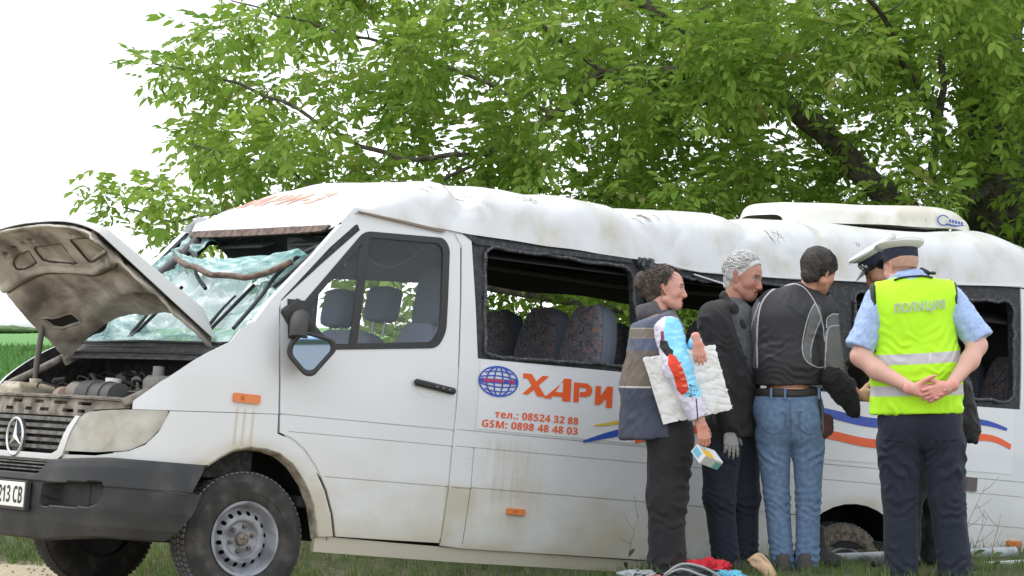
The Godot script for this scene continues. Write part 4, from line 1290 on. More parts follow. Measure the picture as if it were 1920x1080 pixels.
func cab(t: Node3D, matte: Material) -> void:
	var shell := mat(0.11, 0.13, 0.165, 0.85)
	var cover := StandardMaterial3D.new()
	# woven pattern of small rust, blue and black flecks on grey
	var im := Image.create(256, 256, false, Image.FORMAT_RGB8)
	im.fill(lin(0.12, 0.122, 0.135))
	rng.seed = 44
	for k in 420:
		var c: Color = [lin(0.34, 0.15, 0.10), lin(0.03, 0.03, 0.033), lin(0.19, 0.2, 0.23), lin(0.05, 0.055, 0.09), lin(0.22, 0.15, 0.12)][rng.randi() % 5]
		im.fill_rect(Rect2i(rng.randi() % 250, rng.randi() % 250, rng.randi_range(4, 15), rng.randi_range(4, 12)), c)
	cover.albedo_texture = ImageTexture.create_from_image(im)
	cover.uv1_triplanar = true
	cover.uv1_scale = Vector3.ONE * 2.6
	cover.roughness = 0.95
	for row in [[2.20, 4], [3.02, 3], [3.85, 3], [4.62, 3], [5.34, 3]]:
		for z in [0.60, 0.14, -0.34]: seat_shell(0.43, 0.74, 0.14, shell, cover, t, Vector3(row[0], 1.03 + 0.025 * (z + 0.6), z))
	seat_shell(0.46, 0.60, 0.2, mat(0.15, 0.18, 0.235, 0.85), mat(0.19, 0.215, 0.28, 0.9), t, Vector3(1.16, 1.0, 0.47), "driver_seat")
	seat_shell(0.86, 0.56, 0.2, mat(0.15, 0.18, 0.235, 0.85), mat(0.19, 0.215, 0.28, 0.9), t, Vector3(1.16, 1.0, -0.32), "passenger_bench")
	for q in [[1.30, 1.73, 0.47, 0.27, 0.34], [1.27, 1.69, -0.02, 0.26, 0.20], [1.28, 1.67, -0.52, 0.26, 0.22]]:
		var b := MB.new()
		b.pillow(tf(Vector3(q[0], q[1], q[2]), 0, 0, -8), Vector3(0.11, q[4], q[3]))
		var hr := obj("headrest", b.mesh(), shell, t)
		b = MB.new()
		for s in [-0.06, 0.06]: b.tube([Vector3(q[0] - 0.02, q[1] - q[4] * 0.5 - 0.08, q[2] + s), Vector3(q[0], q[1], q[2] + s)], [0.008], 6)
		obj("headrest_post", b.mesh(), mat(0.3, 0.3, 0.3, 0.3, 0.8), hr)
	var b := MB.new()
	b.sheet(func(u, v): return Vector3(-0.10 + 0.42 * v + 0.03 * sin(PI * v), 1.33 - 0.05 * v * v - (0.3 * maxf(0.0, v - 0.85) * 6.0), lerpf(0.86, -0.86, u)), 20, 16, 0.02)
	obj("dashboard", b.mesh(), mottled([Color(0.02, 0.02, 0.02), Color(0.05, 0.047, 0.042), Color(0.1, 0.09, 0.08)], [0.3, 0.6, 1.0], 0.02, 0.6, 0.8, 101), t)
	b = MB.new()
	var ring := []
	var wx := Basis(Vector3(0, 0, 1), deg_to_rad(-38.0))
	for k in 33: ring.append(Vector3(0.50, 1.42, 0.42) + wx * Vector3(0.21 * cos(TAU * k / 32.0), 0, 0.21 * sin(TAU * k / 32.0)))
	b.tube(ring, [0.015], 8, false)
	for k in 3: b.tube([Vector3(0.50, 1.42, 0.42) + wx * Vector3(0.2 * cos(2.1 * k), 0, 0.2 * sin(2.1 * k)), Vector3(0.5, 1.40, 0.42)], [0.014], 6)
	b.tube([Vector3(0.50, 1.41, 0.42), Vector3(0.3, 1.28, 0.42)], [0.03], 8)
	obj("steering_wheel", b.mesh(), matte, t)
	for z in [0.42, -0.42]:
		b = MB.new()
		b.box(tf(Vector3(0.66, 1.985, z), 0, 0, 20), Vector3(0.26, 0.02, 0.55), 0.01)
		obj("sun_visor", b.mesh(), mat(0.10, 0.10, 0.098, 0.9), t)
	b = MB.new()
	b.box(tf(Vector3(2.9, 0.56, 0)), Vector3(5.2, 0.06, 1.82), 0.01)
	obj("floor_panel", b.mesh(), matte, t)
	var w1 := pv([1.30, 2.0, 2.36, 1.99, 2.36, 1.42, 1.30, 1.42])
	var w2 := pv([2.46, 1.97, 3.71, 1.97, 3.71, 1.43, 2.46, 1.43])
	var w3 := pv([3.89, 2.03, 5.14, 2.08, 5.14, 1.46, 3.89, 1.46])
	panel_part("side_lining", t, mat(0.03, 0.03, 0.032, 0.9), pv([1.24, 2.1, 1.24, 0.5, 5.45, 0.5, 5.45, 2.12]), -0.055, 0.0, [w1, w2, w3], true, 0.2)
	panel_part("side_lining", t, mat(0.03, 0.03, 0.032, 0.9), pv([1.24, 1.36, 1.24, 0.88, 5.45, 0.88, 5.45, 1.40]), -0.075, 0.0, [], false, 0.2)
	# handrails under the ceiling
	obj("handrail", tube_mesh([Vector3(1.75, 2.03, -0.55), Vector3(3.2, 2.0, -0.55), Vector3(4.9, 2.06, -0.55)], [0.014], 8), mat(0.13, 0.12, 0.10, 0.5), t)
	b = MB.new()
	b.sheet(func(u, v): return Vector3(lerpf(1.3, 5.3, u), 2.06 - 0.12 * v + 0.01 * sin(u * 30.0), -0.50 - 0.36 * v + 0.01 * sin(u * 23.0)), 40, 4, 0.01)
	obj("luggage_shelf", b.mesh(), mat(0.018, 0.018, 0.018, 0.9), t)
	b = MB.new()
	b.sheet(func(u, v): return Vector3(lerpf(1.3, 5.3, u), 2.05 - 0.1 * v, 0.52 + 0.32 * v), 40, 4, 0.01)
	obj("luggage_shelf", b.mesh(), mat(0.018, 0.018, 0.018, 0.9), t)
	b = MB.new()
	b.sheet(func(u, v): return Vector3(0.56 + 0.75 * v, 2.0 - 0.16 * sin(PI * minf(1.0, v * 1.4)) - 0.03 * sin(9.0 * u), lerpf(0.72, -0.75, u)), 24, 12, 0.012)
	obj("sagging_headliner", b.mesh(), mat(0.022, 0.022, 0.023, 0.95), t)
	b = MB.new()
	b.sheet(func(u, v): return Vector3(1.32 + 0.02 * sin(6.0 * u), lerpf(2.06, 1.80, v) + 0.05 * u * v, lerpf(0.78, -0.78, u)), 20, 6, 0.01)
	obj("cab_partition", b.mesh(), mat(0.05, 0.052, 0.056, 0.9), t)
	b = MB.new()
	b.box(tf(Vector3(0.60, 1.91, 0.36), 0, 0, 8), Vector3(0.02, 0.17, 0.62), 0.008)
	obj("loose_panel", b.mesh(), mat(0.13, 0.13, 0.128, 0.9), t)
	# door mirror
	var m := MB.new()
	var mirror_t := Transform3D(Basis(Vector3(0, 1, 0), deg_to_rad(-22.0)) * Basis(Vector3(1, 0, 0), deg_to_rad(4.0)) * Basis(Vector3(0, 0, 1), deg_to_rad(-26.0)), Vector3(0.19, 1.345, 1.10))
	var mo := [[-0.105, 0.075], [0.095, 0.125], [0.14, 0.08], [0.10, -0.13], [0.05, -0.155], [-0.10, -0.105], [-0.13, -0.04]]
	var outline := PackedVector2Array()
	for q in mo: outline.append(Vector2(q[0], q[1]) * 0.86)
	outline = rounded(outline, 0.05, 5)
	var rings := []
	for q in [[0.76, 0.004], [0.80, 0.020], [0.96, 0.026], [1.0, 0.012], [0.98, -0.04], [0.85, -0.08], [0.5, -0.10], [0.02, -0.105]]:
		var row := []
		for p in outline: row.append(mirror_t * Vector3(p.x * q[0], p.y * q[0], q[1]))
		row.append(row[0])
		rings.append(row)
	m.sheet(func(u, v): return rings[roundi(v * 7.0)][roundi(u * outline.size())], outline.size(), 7, 0.0, true)
	var hous := obj("door_mirror", m.mesh(), mat(0.02, 0.02, 0.021, 0.55), t)
	m = MB.new()
	var ids := []
	for p in outline: ids.append(m.vert(mirror_t * Vector3(p.x * 0.78, p.y * 0.78, 0.008), mirror_t.basis * Vector3(0.5 * p.x, 0.5 * p.y, 1).normalized()))
	for k in range(1, ids.size() - 1): m.tri(ids[0], ids[k], ids[k + 1])
	obj("mirror_glass", m.mesh(), mat(0.38, 0.55, 0.9, 0.05, 1.0), hous)
	m = MB.new()
	m.tube(spline([Vector3(0.22, 1.47, 0.95), Vector3(0.17, 1.50, 1.01), Vector3(0.13, 1.46, 1.07), Vector3(0.12, 1.40, 1.09)], 5), [0.06, 0.055, 0.05, 0.05], 10)
	m.box(tf(Vector3(0.20, 1.48, 0.955), 0, 0, 38), Vector3(0.13, 0.24, 0.03), 0.012)
	obj("mirror_bracket", m.mesh(), mat(0.035, 0.034, 0.033, 0.7), hous)

func wheel(t: Node3D, at: Vector3, turn: float, rad: float, detail: bool, muddy: bool) -> void:
	var o := Node3D.new()
	o.name = "wheel"
	t.add_child(o, true)
	o.position = at
	o.rotation.y = turn
	var ax := Transform3D(Basis(Vector3(1, 0, 0), PI / 2), Vector3.ZERO)   # the lathe's y becomes the wheel's axle, outward +z
	var tyre := mottled([Color(0.018, 0.017, 0.016), Color(0.036, 0.034, 0.032), Color(0.085, 0.077, 0.066)], [0.2, 0.6, 1.0], 0.015, 0.5, 0.85, 111) if not muddy else mottled([Color(0.04, 0.035, 0.028), Color(0.12, 0.10, 0.075), Color(0.2, 0.17, 0.13)], [0.2, 0.5, 0.9], 0.03, 0.4, 0.95, 112, 0.5)
	var b := MB.new()
	var r := rad
	b.lathe(ax, [Vector2(0.185, -0.21), Vector2(r * 0.72, -0.215), Vector2(r * 0.9, -0.205), Vector2(r * 0.975, -0.175), Vector2(r, -0.15), Vector2(r, -0.04), Vector2(r * 0.985, -0.02), Vector2(r * 0.95, 0.0), Vector2(r * 0.86, 0.014), Vector2(r * 0.855, 0.0165), Vector2(r * 0.80, 0.018), Vector2(r * 0.70, 0.013), Vector2(r * 0.695, 0.010), Vector2(r * 0.62, 0.004), Vector2(r * 0.565, -0.004), Vector2(0.185, -0.012)], 64)
	var ty := obj("tyre", b.mesh(), tyre, o)
	b = MB.new()
	for k in 72:
		var w := TAU * k / 72.0
		for q in 4:
			var tt := Transform3D(Basis(Vector3(0, 0, 1), w + 0.02 * (q % 2)), Vector3.ZERO) * Transform3D(Basis(Vector3(0, 0, 1), 0.0), Vector3(r - 0.0045, 0, -0.155 + 0.04 * q))
			b.box(tt, Vector3(0.012, r * TAU / 72.0 * 0.72, 0.031), 0.002)
	obj("tread", b.mesh(), tyre, ty)
	if not detail:
		b = MB.new()
		b.lathe(ax, [Vector2(0.19, -0.03), Vector2(0.17, -0.06), Vector2(0.09, -0.05), Vector2(0.001, -0.04)], 32)
		b.lathe(ax, [Vector2(0.19, -0.16), Vector2(0.001, -0.15)], 32)
		obj("rim", b.mesh(), mat(0.05, 0.05, 0.055, 0.6), o)
		return
	var steel := mottled([Color(0.08, 0.083, 0.09), Color(0.21, 0.22, 0.24), Color(0.29, 0.30, 0.325)], [0.15, 0.45, 0.8], 0.012, 0.5, 0.5, 113)
	b.lathe(ax, [Vector2(0.186, -0.20), Vector2(0.17, -0.03), Vector2(0.176, -0.005), Vector2(0.192, -0.004), Vector2(0.196, 0.003), Vector2(0.192, 0.006), Vector2(0.182, 0.004), Vector2(0.175, -0.006), Vector2(0.168, -0.026), Vector2(0.163, -0.042), Vector2(0.155, -0.050)], 56)
	var rimo := obj("rim", b.mesh(), steel, o)
	# the disc with its ring of oval holes, built as sectors round each hole
	b = MB.new()
	var holes := 16
	var dome := func(rr: float) -> float:
		return -0.050 + 0.026 * smoothstep(0.158, 0.118, rr) - 0.022 * smoothstep(0.10, 0.082, rr)
	var rings := [0.158, 0.150, 0.147, 0.1445, 0.142, 0.139, 0.135, 0.131, 0.128, 0.1255, 0.123, 0.12, 0.116, 0.105, 0.098, 0.09, 0.082, 0.06, 0.034]
	var per := holes * 14
	for q in rings.size() - 1:
		for k in per:
			var ph: float = (k % 14 + 0.5) / 14.0 - 0.5
			var mid: float = (rings[q] + rings[q + 1]) * 0.5
			if pow(ph / 0.24, 2.0) + pow((mid - 0.1345) / 0.012, 2.0) < 1.0: continue
			var id := []
			for e in [[q, k], [q, k + 1], [q + 1, k + 1], [q + 1, k]]:
				var rr: float = rings[e[0]]
				var w: float = TAU * e[1] / per
				var sl: float = (dome.call(rr + 0.002) - dome.call(rr - 0.002)) / 0.004
				id.append(b.vert(Vector3(rr * cos(w), rr * sin(w), dome.call(rr)), Vector3(-sl * cos(w), -sl * sin(w), 1).normalized()))
			b.quad(id[0], id[1], id[2], id[3])
	obj("rim_disc", b.mesh(), steel, rimo)
	b = MB.new()
	b.lathe(ax, [Vector2(0.16, -0.085), Vector2(0.001, -0.085)], 32)
	obj("brake_drum", b.mesh(), mat(0.015, 0.014, 0.013, 0.9), rimo)
	b = MB.new()
	b.lathe(ax, [Vector2(0.036, -0.05), Vector2(0.034, -0.018), Vector2(0.026, -0.010), Vector2(0.001, -0.008)], 24)
	obj("hub", b.mesh(), mottled([Color(0.06, 0.045, 0.03), Color(0.16, 0.13, 0.1), Color(0.2, 0.19, 0.18)], [0.2, 0.5, 0.9], 0.03, 0.2, 0.7, 114), rimo)
	for k in 6:
		var w := TAU * (k + 0.3) / 6.0
		b = MB.new()
		b.lathe(Transform3D(ax.basis, Vector3(0.066 * cos(w), 0.066 * sin(w), -0.047)), [Vector2(0.012, 0.0), Vector2(0.0115, 0.016), Vector2(0.008, 0.019), Vector2(0.001, 0.0195)], 6)
		obj("wheel_nut", b.mesh(), mat(0.11, 0.09, 0.075, 0.6, 0.4), rimo)

func running_gear(t: Node3D, matte: Material, black: Material) -> void:
	wheel(t, Vector3(0, 0.346, 0.925), 0.0, 0.346, true, false)
	wheel(t, Vector3(0, 0.346, -0.925), PI, 0.346, false, false)
	wheel(t, Vector3(3.97, 0.346, 0.90), 0.0, 0.335, true, true)
	wheel(t, Vector3(3.97, 0.346, -0.90), PI, 0.335, false, true)
	for q in [[0.0, 0.47], [3.97, 0.44]]:
		for sgn in [1, -1]:
			var b := MB.new()
			b.sheet(func(u, v):
				var w: float = PI * lerpf(0.04, 1.0, u)
				return Vector3(q[0] - q[1] * cos(w), 0.37 + q[1] * sin(w), sgn * lerpf(0.953, 0.58, v)), 28, 4)
			b.box(tf(Vector3(q[0], 0.64, sgn * 0.58)), Vector3(0.96, 0.46, 0.02), 0.004)
			obj("wheel_arch_liner", b.mesh(), matte, t)
	# arch flange of the front wing
	for sgn in [1, -1]:
		var b := MB.new()
		b.sheet(func(u, v):
			var k: float = u * 10.0
			var a: Array = [[-0.278, 0.709], [-0.208, 0.758], [-0.126, 0.803], [-0.035, 0.823], [0.06, 0.819], [0.14, 0.801], [0.224, 0.752], [0.306, 0.661], [0.365, 0.554], [0.395, 0.445], [0.408, 0.387]]
			var i0 := clampi(int(k), 0, 9)
			var x: float = lerpf(a[i0][0], a[i0 + 1][0], k - i0)
			var y: float = lerpf(a[i0][1], a[i0 + 1][1], k - i0)
			return Vector3(x - 0.006 * v * signf(x), y + 0.002 - 0.016 * v, sgn * (0.969 - 0.06 * v * v + 0.004 * sin(PI * v))), 40, 3, 0.006)
		obj("arch_flange", b.mesh(), mottled([Color(0.12, 0.1, 0.07), Color(0.3, 0.26, 0.2), Color(0.5, 0.48, 0.43)], [0.2, 0.5, 0.9], 0.02, 0.4, 0.7, 121), t)
	var c := MB.new()
	for z in [-0.42, 0.42]: c.box(tf(Vector3(2.6, 0.42, z)), Vector3(5.2, 0.14, 0.08), 0.01)
	c.box(tf(Vector3(2.1, 0.40, 0.1)), Vector3(0.9, 0.2, 0.6), 0.04)
	c.tube([Vector3(0, 0.33, -0.75), Vector3(0, 0.33, 0.75)], [0.05], 10)
	c.box(tf(Vector3(0.1, 0.42, 0)), Vector3(0.3, 0.12, 0.7), 0.03)
	c.tube([Vector3(3.97, 0.34, -0.75), Vector3(3.97, 0.34, 0.75)], [0.06], 10)
	c.tube([Vector3(0.2, 0.4, 0.05), Vector3(3.9, 0.36, 0.0)], [0.04], 10)
	obj("chassis", c.mesh(), mat(0.03, 0.027, 0.024, 0.85), t)

# ------------------------------------------------------------------ figures
# A field of tapered capsules joined smoothly and meshed as surface nets.
class Field:
	var o := Vector3.ZERO
	var cell := 0.012
	var nx := 0
	var ny := 0
	var nz := 0
	var f := PackedFloat32Array()

	# bones: [a, b, radius at a, radius at b, blend, wide axis, wide factor, minus?]
	func _init(bones: Array, size: float, cuts := []) -> void:
		cell = size
		var lo := Vector3(1e9, 1e9, 1e9)
		var hi := -lo
		for q in bones:
			if q.size() > 7: continue
			var r: float = maxf(q[2], q[3]) * maxf(1.0, q[6] if q.size() > 6 else 1.0) + 2.5 * cell
			for p in [q[0], q[1]]:
				lo = lo.min(p - Vector3.ONE * r)
				hi = hi.max(p + Vector3.ONE * r)
		o = lo
		nx = ceili((hi.x - lo.x) / cell) + 1
		ny = ceili((hi.y - lo.y) / cell) + 1
		nz = ceili((hi.z - lo.z) / cell) + 1
		f.resize(nx * ny * nz)
		f.fill(1.0)
		for q in bones: add(q)
		for q in cuts:
			var n: Vector3 = q[0]
			var d: float = q[1]
			for k in f.size():
				if f[k] < 0.04:
					var z := k % nz
					var y := (k / nz) % ny
					var x := k / (nz * ny)
					var e := n.x * (o.x + x * cell) + n.y * (o.y + y * cell) + n.z * (o.z + z * cell) - d
					if e > f[k]: f[k] = e

	func add(q: Array) -> void:
		var a: Vector3 = q[0]
		var b: Vector3 = q[1]
		var ra: float = q[2]
		var rb: float = q[3]
		var k: float = q[4] if q.size() > 4 else 0.03
		var ax: Vector3 = q[5] if q.size() > 5 else Vector3.ZERO
		var w: float = q[6] if q.size() > 6 else 1.0
		var minus := q.size() > 7
		var r := maxf(ra, rb) * maxf(1.0, w) + k + 2.0 * cell
		var lo := ((a.min(b) - Vector3.ONE * r - o) / cell).floor()
		var hi := ((a.max(b) + Vector3.ONE * r - o) / cell).ceil()
		var ba := b - a
		var inv := 1.0 / maxf(ba.length_squared(), 1e-9)
		var wi := 1.0 / w - 1.0
		var z0 := maxi(0, int(lo.z))
		var z1 := mini(nz - 1, int(hi.z))
		for x in range(maxi(0, int(lo.x)), mini(nx - 1, int(hi.x)) + 1):
			for y in range(maxi(0, int(lo.y)), mini(ny - 1, int(hi.y)) + 1):
				var at := (x * ny + y) * nz
				var p := Vector3(o.x + x * cell, o.y + y * cell, o.z + z0 * cell) - a
				for z in range(z0, z1 + 1):
					var t := clampf(p.dot(ba) * inv, 0.0, 1.0)
					var e := p - ba * t
					p.z += cell
					if wi != 0.0: e += ax * (e.dot(ax) * wi)
					var d := e.length() - (ra + (rb - ra) * t)
					var g := f[at + z]
					if minus:
						d = -d
						if d > g - k:
							var h := maxf(k - absf(g - d), 0.0) / k
							f[at + z] = maxf(g, d) + h * h * k * 0.25
					elif d < g + k:
						var h := maxf(k - absf(g - d), 0.0) / k
						f[at + z] = minf(g, d) - h * h * k * 0.25

	func value(p: Vector3) -> float:
		var q := (p - o) / cell
		var x := int(floorf(q.x))
		var y := int(floorf(q.y))
		var z := int(floorf(q.z))
		if x < 0 or y < 0 or z < 0 or x >= nx - 1 or y >= ny - 1 or z >= nz - 1: return 1.0
		var u := q - Vector3(x, y, z)
		var s := 0.0
		for c in 8:
			var dx := c & 1
			var dy := (c >> 1) & 1
			var dz := (c >> 2) & 1
			s += f[((x + dx) * ny + y + dy) * nz + z + dz] * (u.x if dx else 1.0 - u.x) * (u.y if dy else 1.0 - u.y) * (u.z if dz else 1.0 - u.z)
		return s

	# the first surface met when coming from the front (+z)
	func front(x: float, y: float) -> float:
		var z := o.z + (nz - 2) * cell
		while z > o.z:
			if value(Vector3(x, y, z)) < 0.0:
				var a := z
				var b := z + cell * 0.5
				for k in 8:
					var m := (a + b) * 0.5
					if value(Vector3(x, y, m)) < 0.0: a = m
					else: b = m
				return b
			z -= cell * 0.5
		return o.z

	func mesh(b: MB, fold = null, tint = null, uvs := Transform2D()) -> void:
		var id := PackedInt32Array()
		id.resize(f.size())
		id.fill(-1)
		var live := PackedInt32Array()
		var far := cell * 2.2
		var sx := ny * nz
		var first := b.v.size()
		for k in f.size():
			if f[k] < far and f[k] > -far: live.append(k)
		var offs := [0, 1, nz, nz + 1, sx, sx + 1, sx + nz, sx + nz + 1]
		var edges := [[0, 1], [2, 3], [4, 5], [6, 7], [0, 2], [1, 3], [4, 6], [5, 7], [0, 4], [1, 5], [2, 6], [3, 7]]
		var corner := [Vector3(0, 0, 0), Vector3(0, 0, 1), Vector3(0, 1, 0), Vector3(0, 1, 1), Vector3(1, 0, 0), Vector3(1, 0, 1), Vector3(1, 1, 0), Vector3(1, 1, 1)]
		var kept := PackedInt32Array()
		var e8 := PackedFloat32Array()
		e8.resize(8)
		for k in live:
			var z := k % nz
			var y := (k / nz) % ny
			var x := k / sx
			if x >= nx - 1 or y >= ny - 1 or z >= nz - 1: continue
			var inside := 0
			for c in 8:
				e8[c] = f[k + offs[c]]
				if e8[c] < 0.0: inside += 1
			if inside == 0 or inside == 8: continue
			var s := Vector3.ZERO
			var m := 0
			for e in edges:
				var fa := e8[e[0]]
				var fb := e8[e[1]]
				if (fa < 0.0) != (fb < 0.0):
					s += (corner[e[0]] as Vector3).lerp(corner[e[1]], fa / (fa - fb))
					m += 1
			id[k] = b.v.size()
			kept.append(k)
			b.v.append(o + (Vector3(x, y, z) + s / m) * cell)
			b.n.append(Vector3.ZERO)
		var quads := PackedInt32Array()
		for k in kept:
			var z := k % nz
			var y := (k / nz) % ny
			var x := k / sx
			for axis in 3:
				var step: int = [sx, nz, 1][axis]
				var u: int = [nz, 1, sx][axis]
				var w: int = [1, sx, nz][axis]
				if (axis == 0 and (y == 0 or z == 0)) or (axis == 1 and (z == 0 or x == 0)) or (axis == 2 and (x == 0 or y == 0)): continue
				var f0 := f[k]
				var f1 := f[k + step]
				if (f0 < 0.0) == (f1 < 0.0): continue
				var a := id[k]
				var c := id[k - u]
				var d := id[k - u - w]
				var e := id[k - w]
				if a < 0 or c < 0 or d < 0 or e < 0: continue
				if f0 < 0.0: quads.append_array(PackedInt32Array([a, c, d, e]))
				else: quads.append_array(PackedInt32Array([a, e, d, c]))
		for pass_no in 2:
			for k in range(first, b.v.size()): b.n[k] = Vector3.ZERO
			for q in quads.size() / 4:
				var a := quads[q * 4]
				var c := quads[q * 4 + 1]
				var d := quads[q * 4 + 2]
				var e := quads[q * 4 + 3]
				var nn := (b.v[d] - b.v[a]).cross(b.v[e] - b.v[c])
				b.n[a] += nn; b.n[c] += nn; b.n[d] += nn; b.n[e] += nn
			for k in range(first, b.v.size()): b.n[k] = b.n[k].normalized()
			if pass_no == 0:
				if first < b.v.size():   # make the normals point outwards
					var p := b.v[first]
					if value(p + b.n[first] * cell) < value(p - b.n[first] * cell):
						for q in quads.size() / 4:
							var t := quads[q * 4 + 1]
							quads[q * 4 + 1] = quads[q * 4 + 3]
							quads[q * 4 + 3] = t
						for k in range(first, b.v.size()): b.n[k] = -b.n[k]
				if not fold != null: break
				for k in range(first, b.v.size()): b.v[k] += b.n[k] * fold.call(b.v[k], b.n[k])
		for k in range(first, b.v.size()):
			b.uv.append(uvs * Vector2(b.v[k].x, b.v[k].y))
			b.c.append(tint.call(b.v[k], b.n[k]) if tint != null else b.col)
		for q in quads.size() / 4: b.quad(quads[q * 4], quads[q * 4 + 1], quads[q * 4 + 2], quads[q * 4 + 3])

var cloth := FastNoiseLite.new()

# creases: amp in metres, kx/ky/kz how fast they vary along each axis
func creases(amp: float, kx: float, ky: float, kz: float, sharp := 1.0) -> Callable:
	return func(p: Vector3, _n: Vector3) -> float:
		var a := cloth.get_noise_3d(p.x * kx + p.y * 3.0, p.y * ky + p.x * 5.0, p.z * kz)
		var r := 1.0 - absf(cloth.get_noise_3d(p.x * kx * 0.6 + 7.0 - p.y * 4.0, p.y * ky * 0.7 + p.x * 7.0, p.z * kz * 0.6)) * 3.0
		var r2 := 1.0 - absf(cloth.get_noise_3d(p.x * kx * 1.3 - p.y * 6.0, p.y * ky * 1.4 - p.x * 6.0 + 4.0, p.z * kz)) * 5.0
		return amp * (a * 0.8 + 0.75 * sharp * maxf(0.0, r) + 0.45 * sharp * maxf(0.0, r2) - 0.3)

# folds of hanging cloth: each [place, reach, direction across the folds, spacing, depth]
func drape(amp: float, folds: Array) -> Callable:
	return func(p: Vector3, _n: Vector3) -> float:
		var s := amp * 0.5 * cloth.get_noise_3d(p.x * 5.0, p.y * 3.5, p.z * 5.0)
		for q in folds:
			var e: Vector3 = p - q[0]
			var w := 1.0 - e.length() / (q[1] as float)
			if w <= 0.0: continue
			var ph: float = (e.x * q[2].x + e.y * q[2].y + 0.35 * e.z * q[2].z) / q[3] + 1.7 * cloth.get_noise_3d(e.x * 5.0 + q[3] * 40.0, e.y * 3.0, e.z * 5.0)
			var tri := absf(ph - floorf(ph) - 0.5) * 2.0
			s += 1.6 * q[4] * (pow(tri, 2.0) - 0.3) * smoothstep(0.0, 0.7, w) * (0.75 + 0.9 * cloth.get_noise_3d(e.x * 4.0, e.y * 7.0 + 3.0, e.z * 4.0))
		return s

func garment(called: String, parent: Node, m: Material, bones: Array, cell := 0.011, cuts := [], fold = null, uvs := Transform2D(), tint = null) -> Field:
	var fl := Field.new(bones, cell, cuts)
	var b := MB.new()
	fl.mesh(b, fold, tint, uvs)
	obj(called, b.mesh(), m, parent)
	return fl

func facing(fwd: Vector3, up: Vector3, at: Vector3, scale := 1.0) -> Transform3D:
	var z := fwd.normalized()
	var x := up.cross(z).normalized()
	return Transform3D(Basis(x, z.cross(x), z) * scale, at)

func put_bones(t: Transform3D, bones: Array) -> Array:
	var s := t.basis.get_scale().x
	var r := []
	for q in bones:
		var e: Array = q.duplicate()
		e[0] = t * (q[0] as Vector3)
		e[1] = t * (q[1] as Vector3)
		e[2] *= s
		e[3] *= s
		e[4] *= s
		if e.size() > 5: e[5] = (t.basis * (q[5] as Vector3)).normalized()
		r.append(e)
	return r

func head_bones() -> Array:
	var x := Vector3(1, 0, 0)
	return [
		[Vector3(0, 0.034, -0.034), Vector3(0, 0.03, 0.022), 0.081, 0.073, 0.02, x, 0.96],
		[Vector3(0, -0.01, 0.03), Vector3(0, -0.062, 0.045), 0.062, 0.047, 0.03, x, 1.0],
		[Vector3(0, -0.075, 0.05), Vector3(0, -0.092, 0.068), 0.04, 0.026, 0.025, x, 1.15],
		[Vector3(-0.05, -0.06, 0.0), Vector3(-0.02, -0.09, 0.055), 0.026, 0.02, 0.03, x, 1.0],
		[Vector3(0.05, -0.06, 0.0), Vector3(0.02, -0.09, 0.055), 0.026, 0.02, 0.03, x, 1.0],
		[Vector3(-0.038, -0.022, 0.062), Vector3(-0.045, -0.03, 0.05), 0.025, 0.024, 0.02, x, 1.0],
		[Vector3(0.038, -0.022, 0.062), Vector3(0.045, -0.03, 0.05), 0.025, 0.024, 0.02, x, 1.0],
		[Vector3(-0.032, 0.012, 0.097), Vector3(-0.034, 0.0, 0.105), 0.017, 0.018, 0.012, x, 1.35, true],
		[Vector3(0.032, 0.012, 0.097), Vector3(0.034, 0.0, 0.105), 0.017, 0.018, 0.012, x, 1.35, true],
		[Vector3(-0.044, 0.022, 0.072), Vector3(-0.012, 0.02, 0.086), 0.009, 0.011, 0.014, x, 1.0],
		[Vector3(0.044, 0.022, 0.072), Vector3(0.012, 0.02, 0.086), 0.009, 0.011, 0.014, x, 1.0],
		[Vector3(-0.032, 0.004, 0.071), Vector3(-0.031, 0.003, 0.073), 0.0125, 0.0125, 0.003, x, 1.1],
		[Vector3(0.032, 0.004, 0.071), Vector3(0.031, 0.003, 0.073), 0.0125, 0.0125, 0.003, x, 1.1],
		[Vector3(0, 0.012, 0.086), Vector3(0, -0.034, 0.108), 0.0095, 0.0135, 0.012, x, 1.0],
		[Vector3(0, -0.038, 0.10), Vector3(0, -0.037, 0.106), 0.013, 0.011, 0.008, x, 1.5],
		[Vector3(-0.018, -0.061, 0.086), Vector3(0.018, -0.061, 0.086), 0.0065, 0.0065, 0.008, Vector3(0, 0, 1), 1.5],
		[Vector3(-0.016, -0.073, 0.084), Vector3(0.016, -0.073, 0.084), 0.0075, 0.0075, 0.008, Vector3(0, 0, 1), 1.4],
		[Vector3(-0.03, -0.0665, 0.094), Vector3(0.03, -0.0665, 0.094), 0.0022, 0.0022, 0.003, Vector3(0, 0, 1), 2.6, true],
		[Vector3(-0.078, 0.014, -0.022), Vector3(-0.072, -0.028, -0.008), 0.017, 0.012, 0.008, x, 0.5],
		[Vector3(0.078, 0.014, -0.022), Vector3(0.072, -0.028, -0.008), 0.017, 0.012, 0.008, x, 0.5],
		[Vector3(-0.092, 0.006, -0.008), Vector3(-0.088, -0.006, -0.004), 0.010, 0.008, 0.006, x, 0.9, true],
		[Vector3(0.092, 0.006, -0.008), Vector3(0.088, -0.006, -0.004), 0.010, 0.008, 0.006, x, 0.9, true],
	]

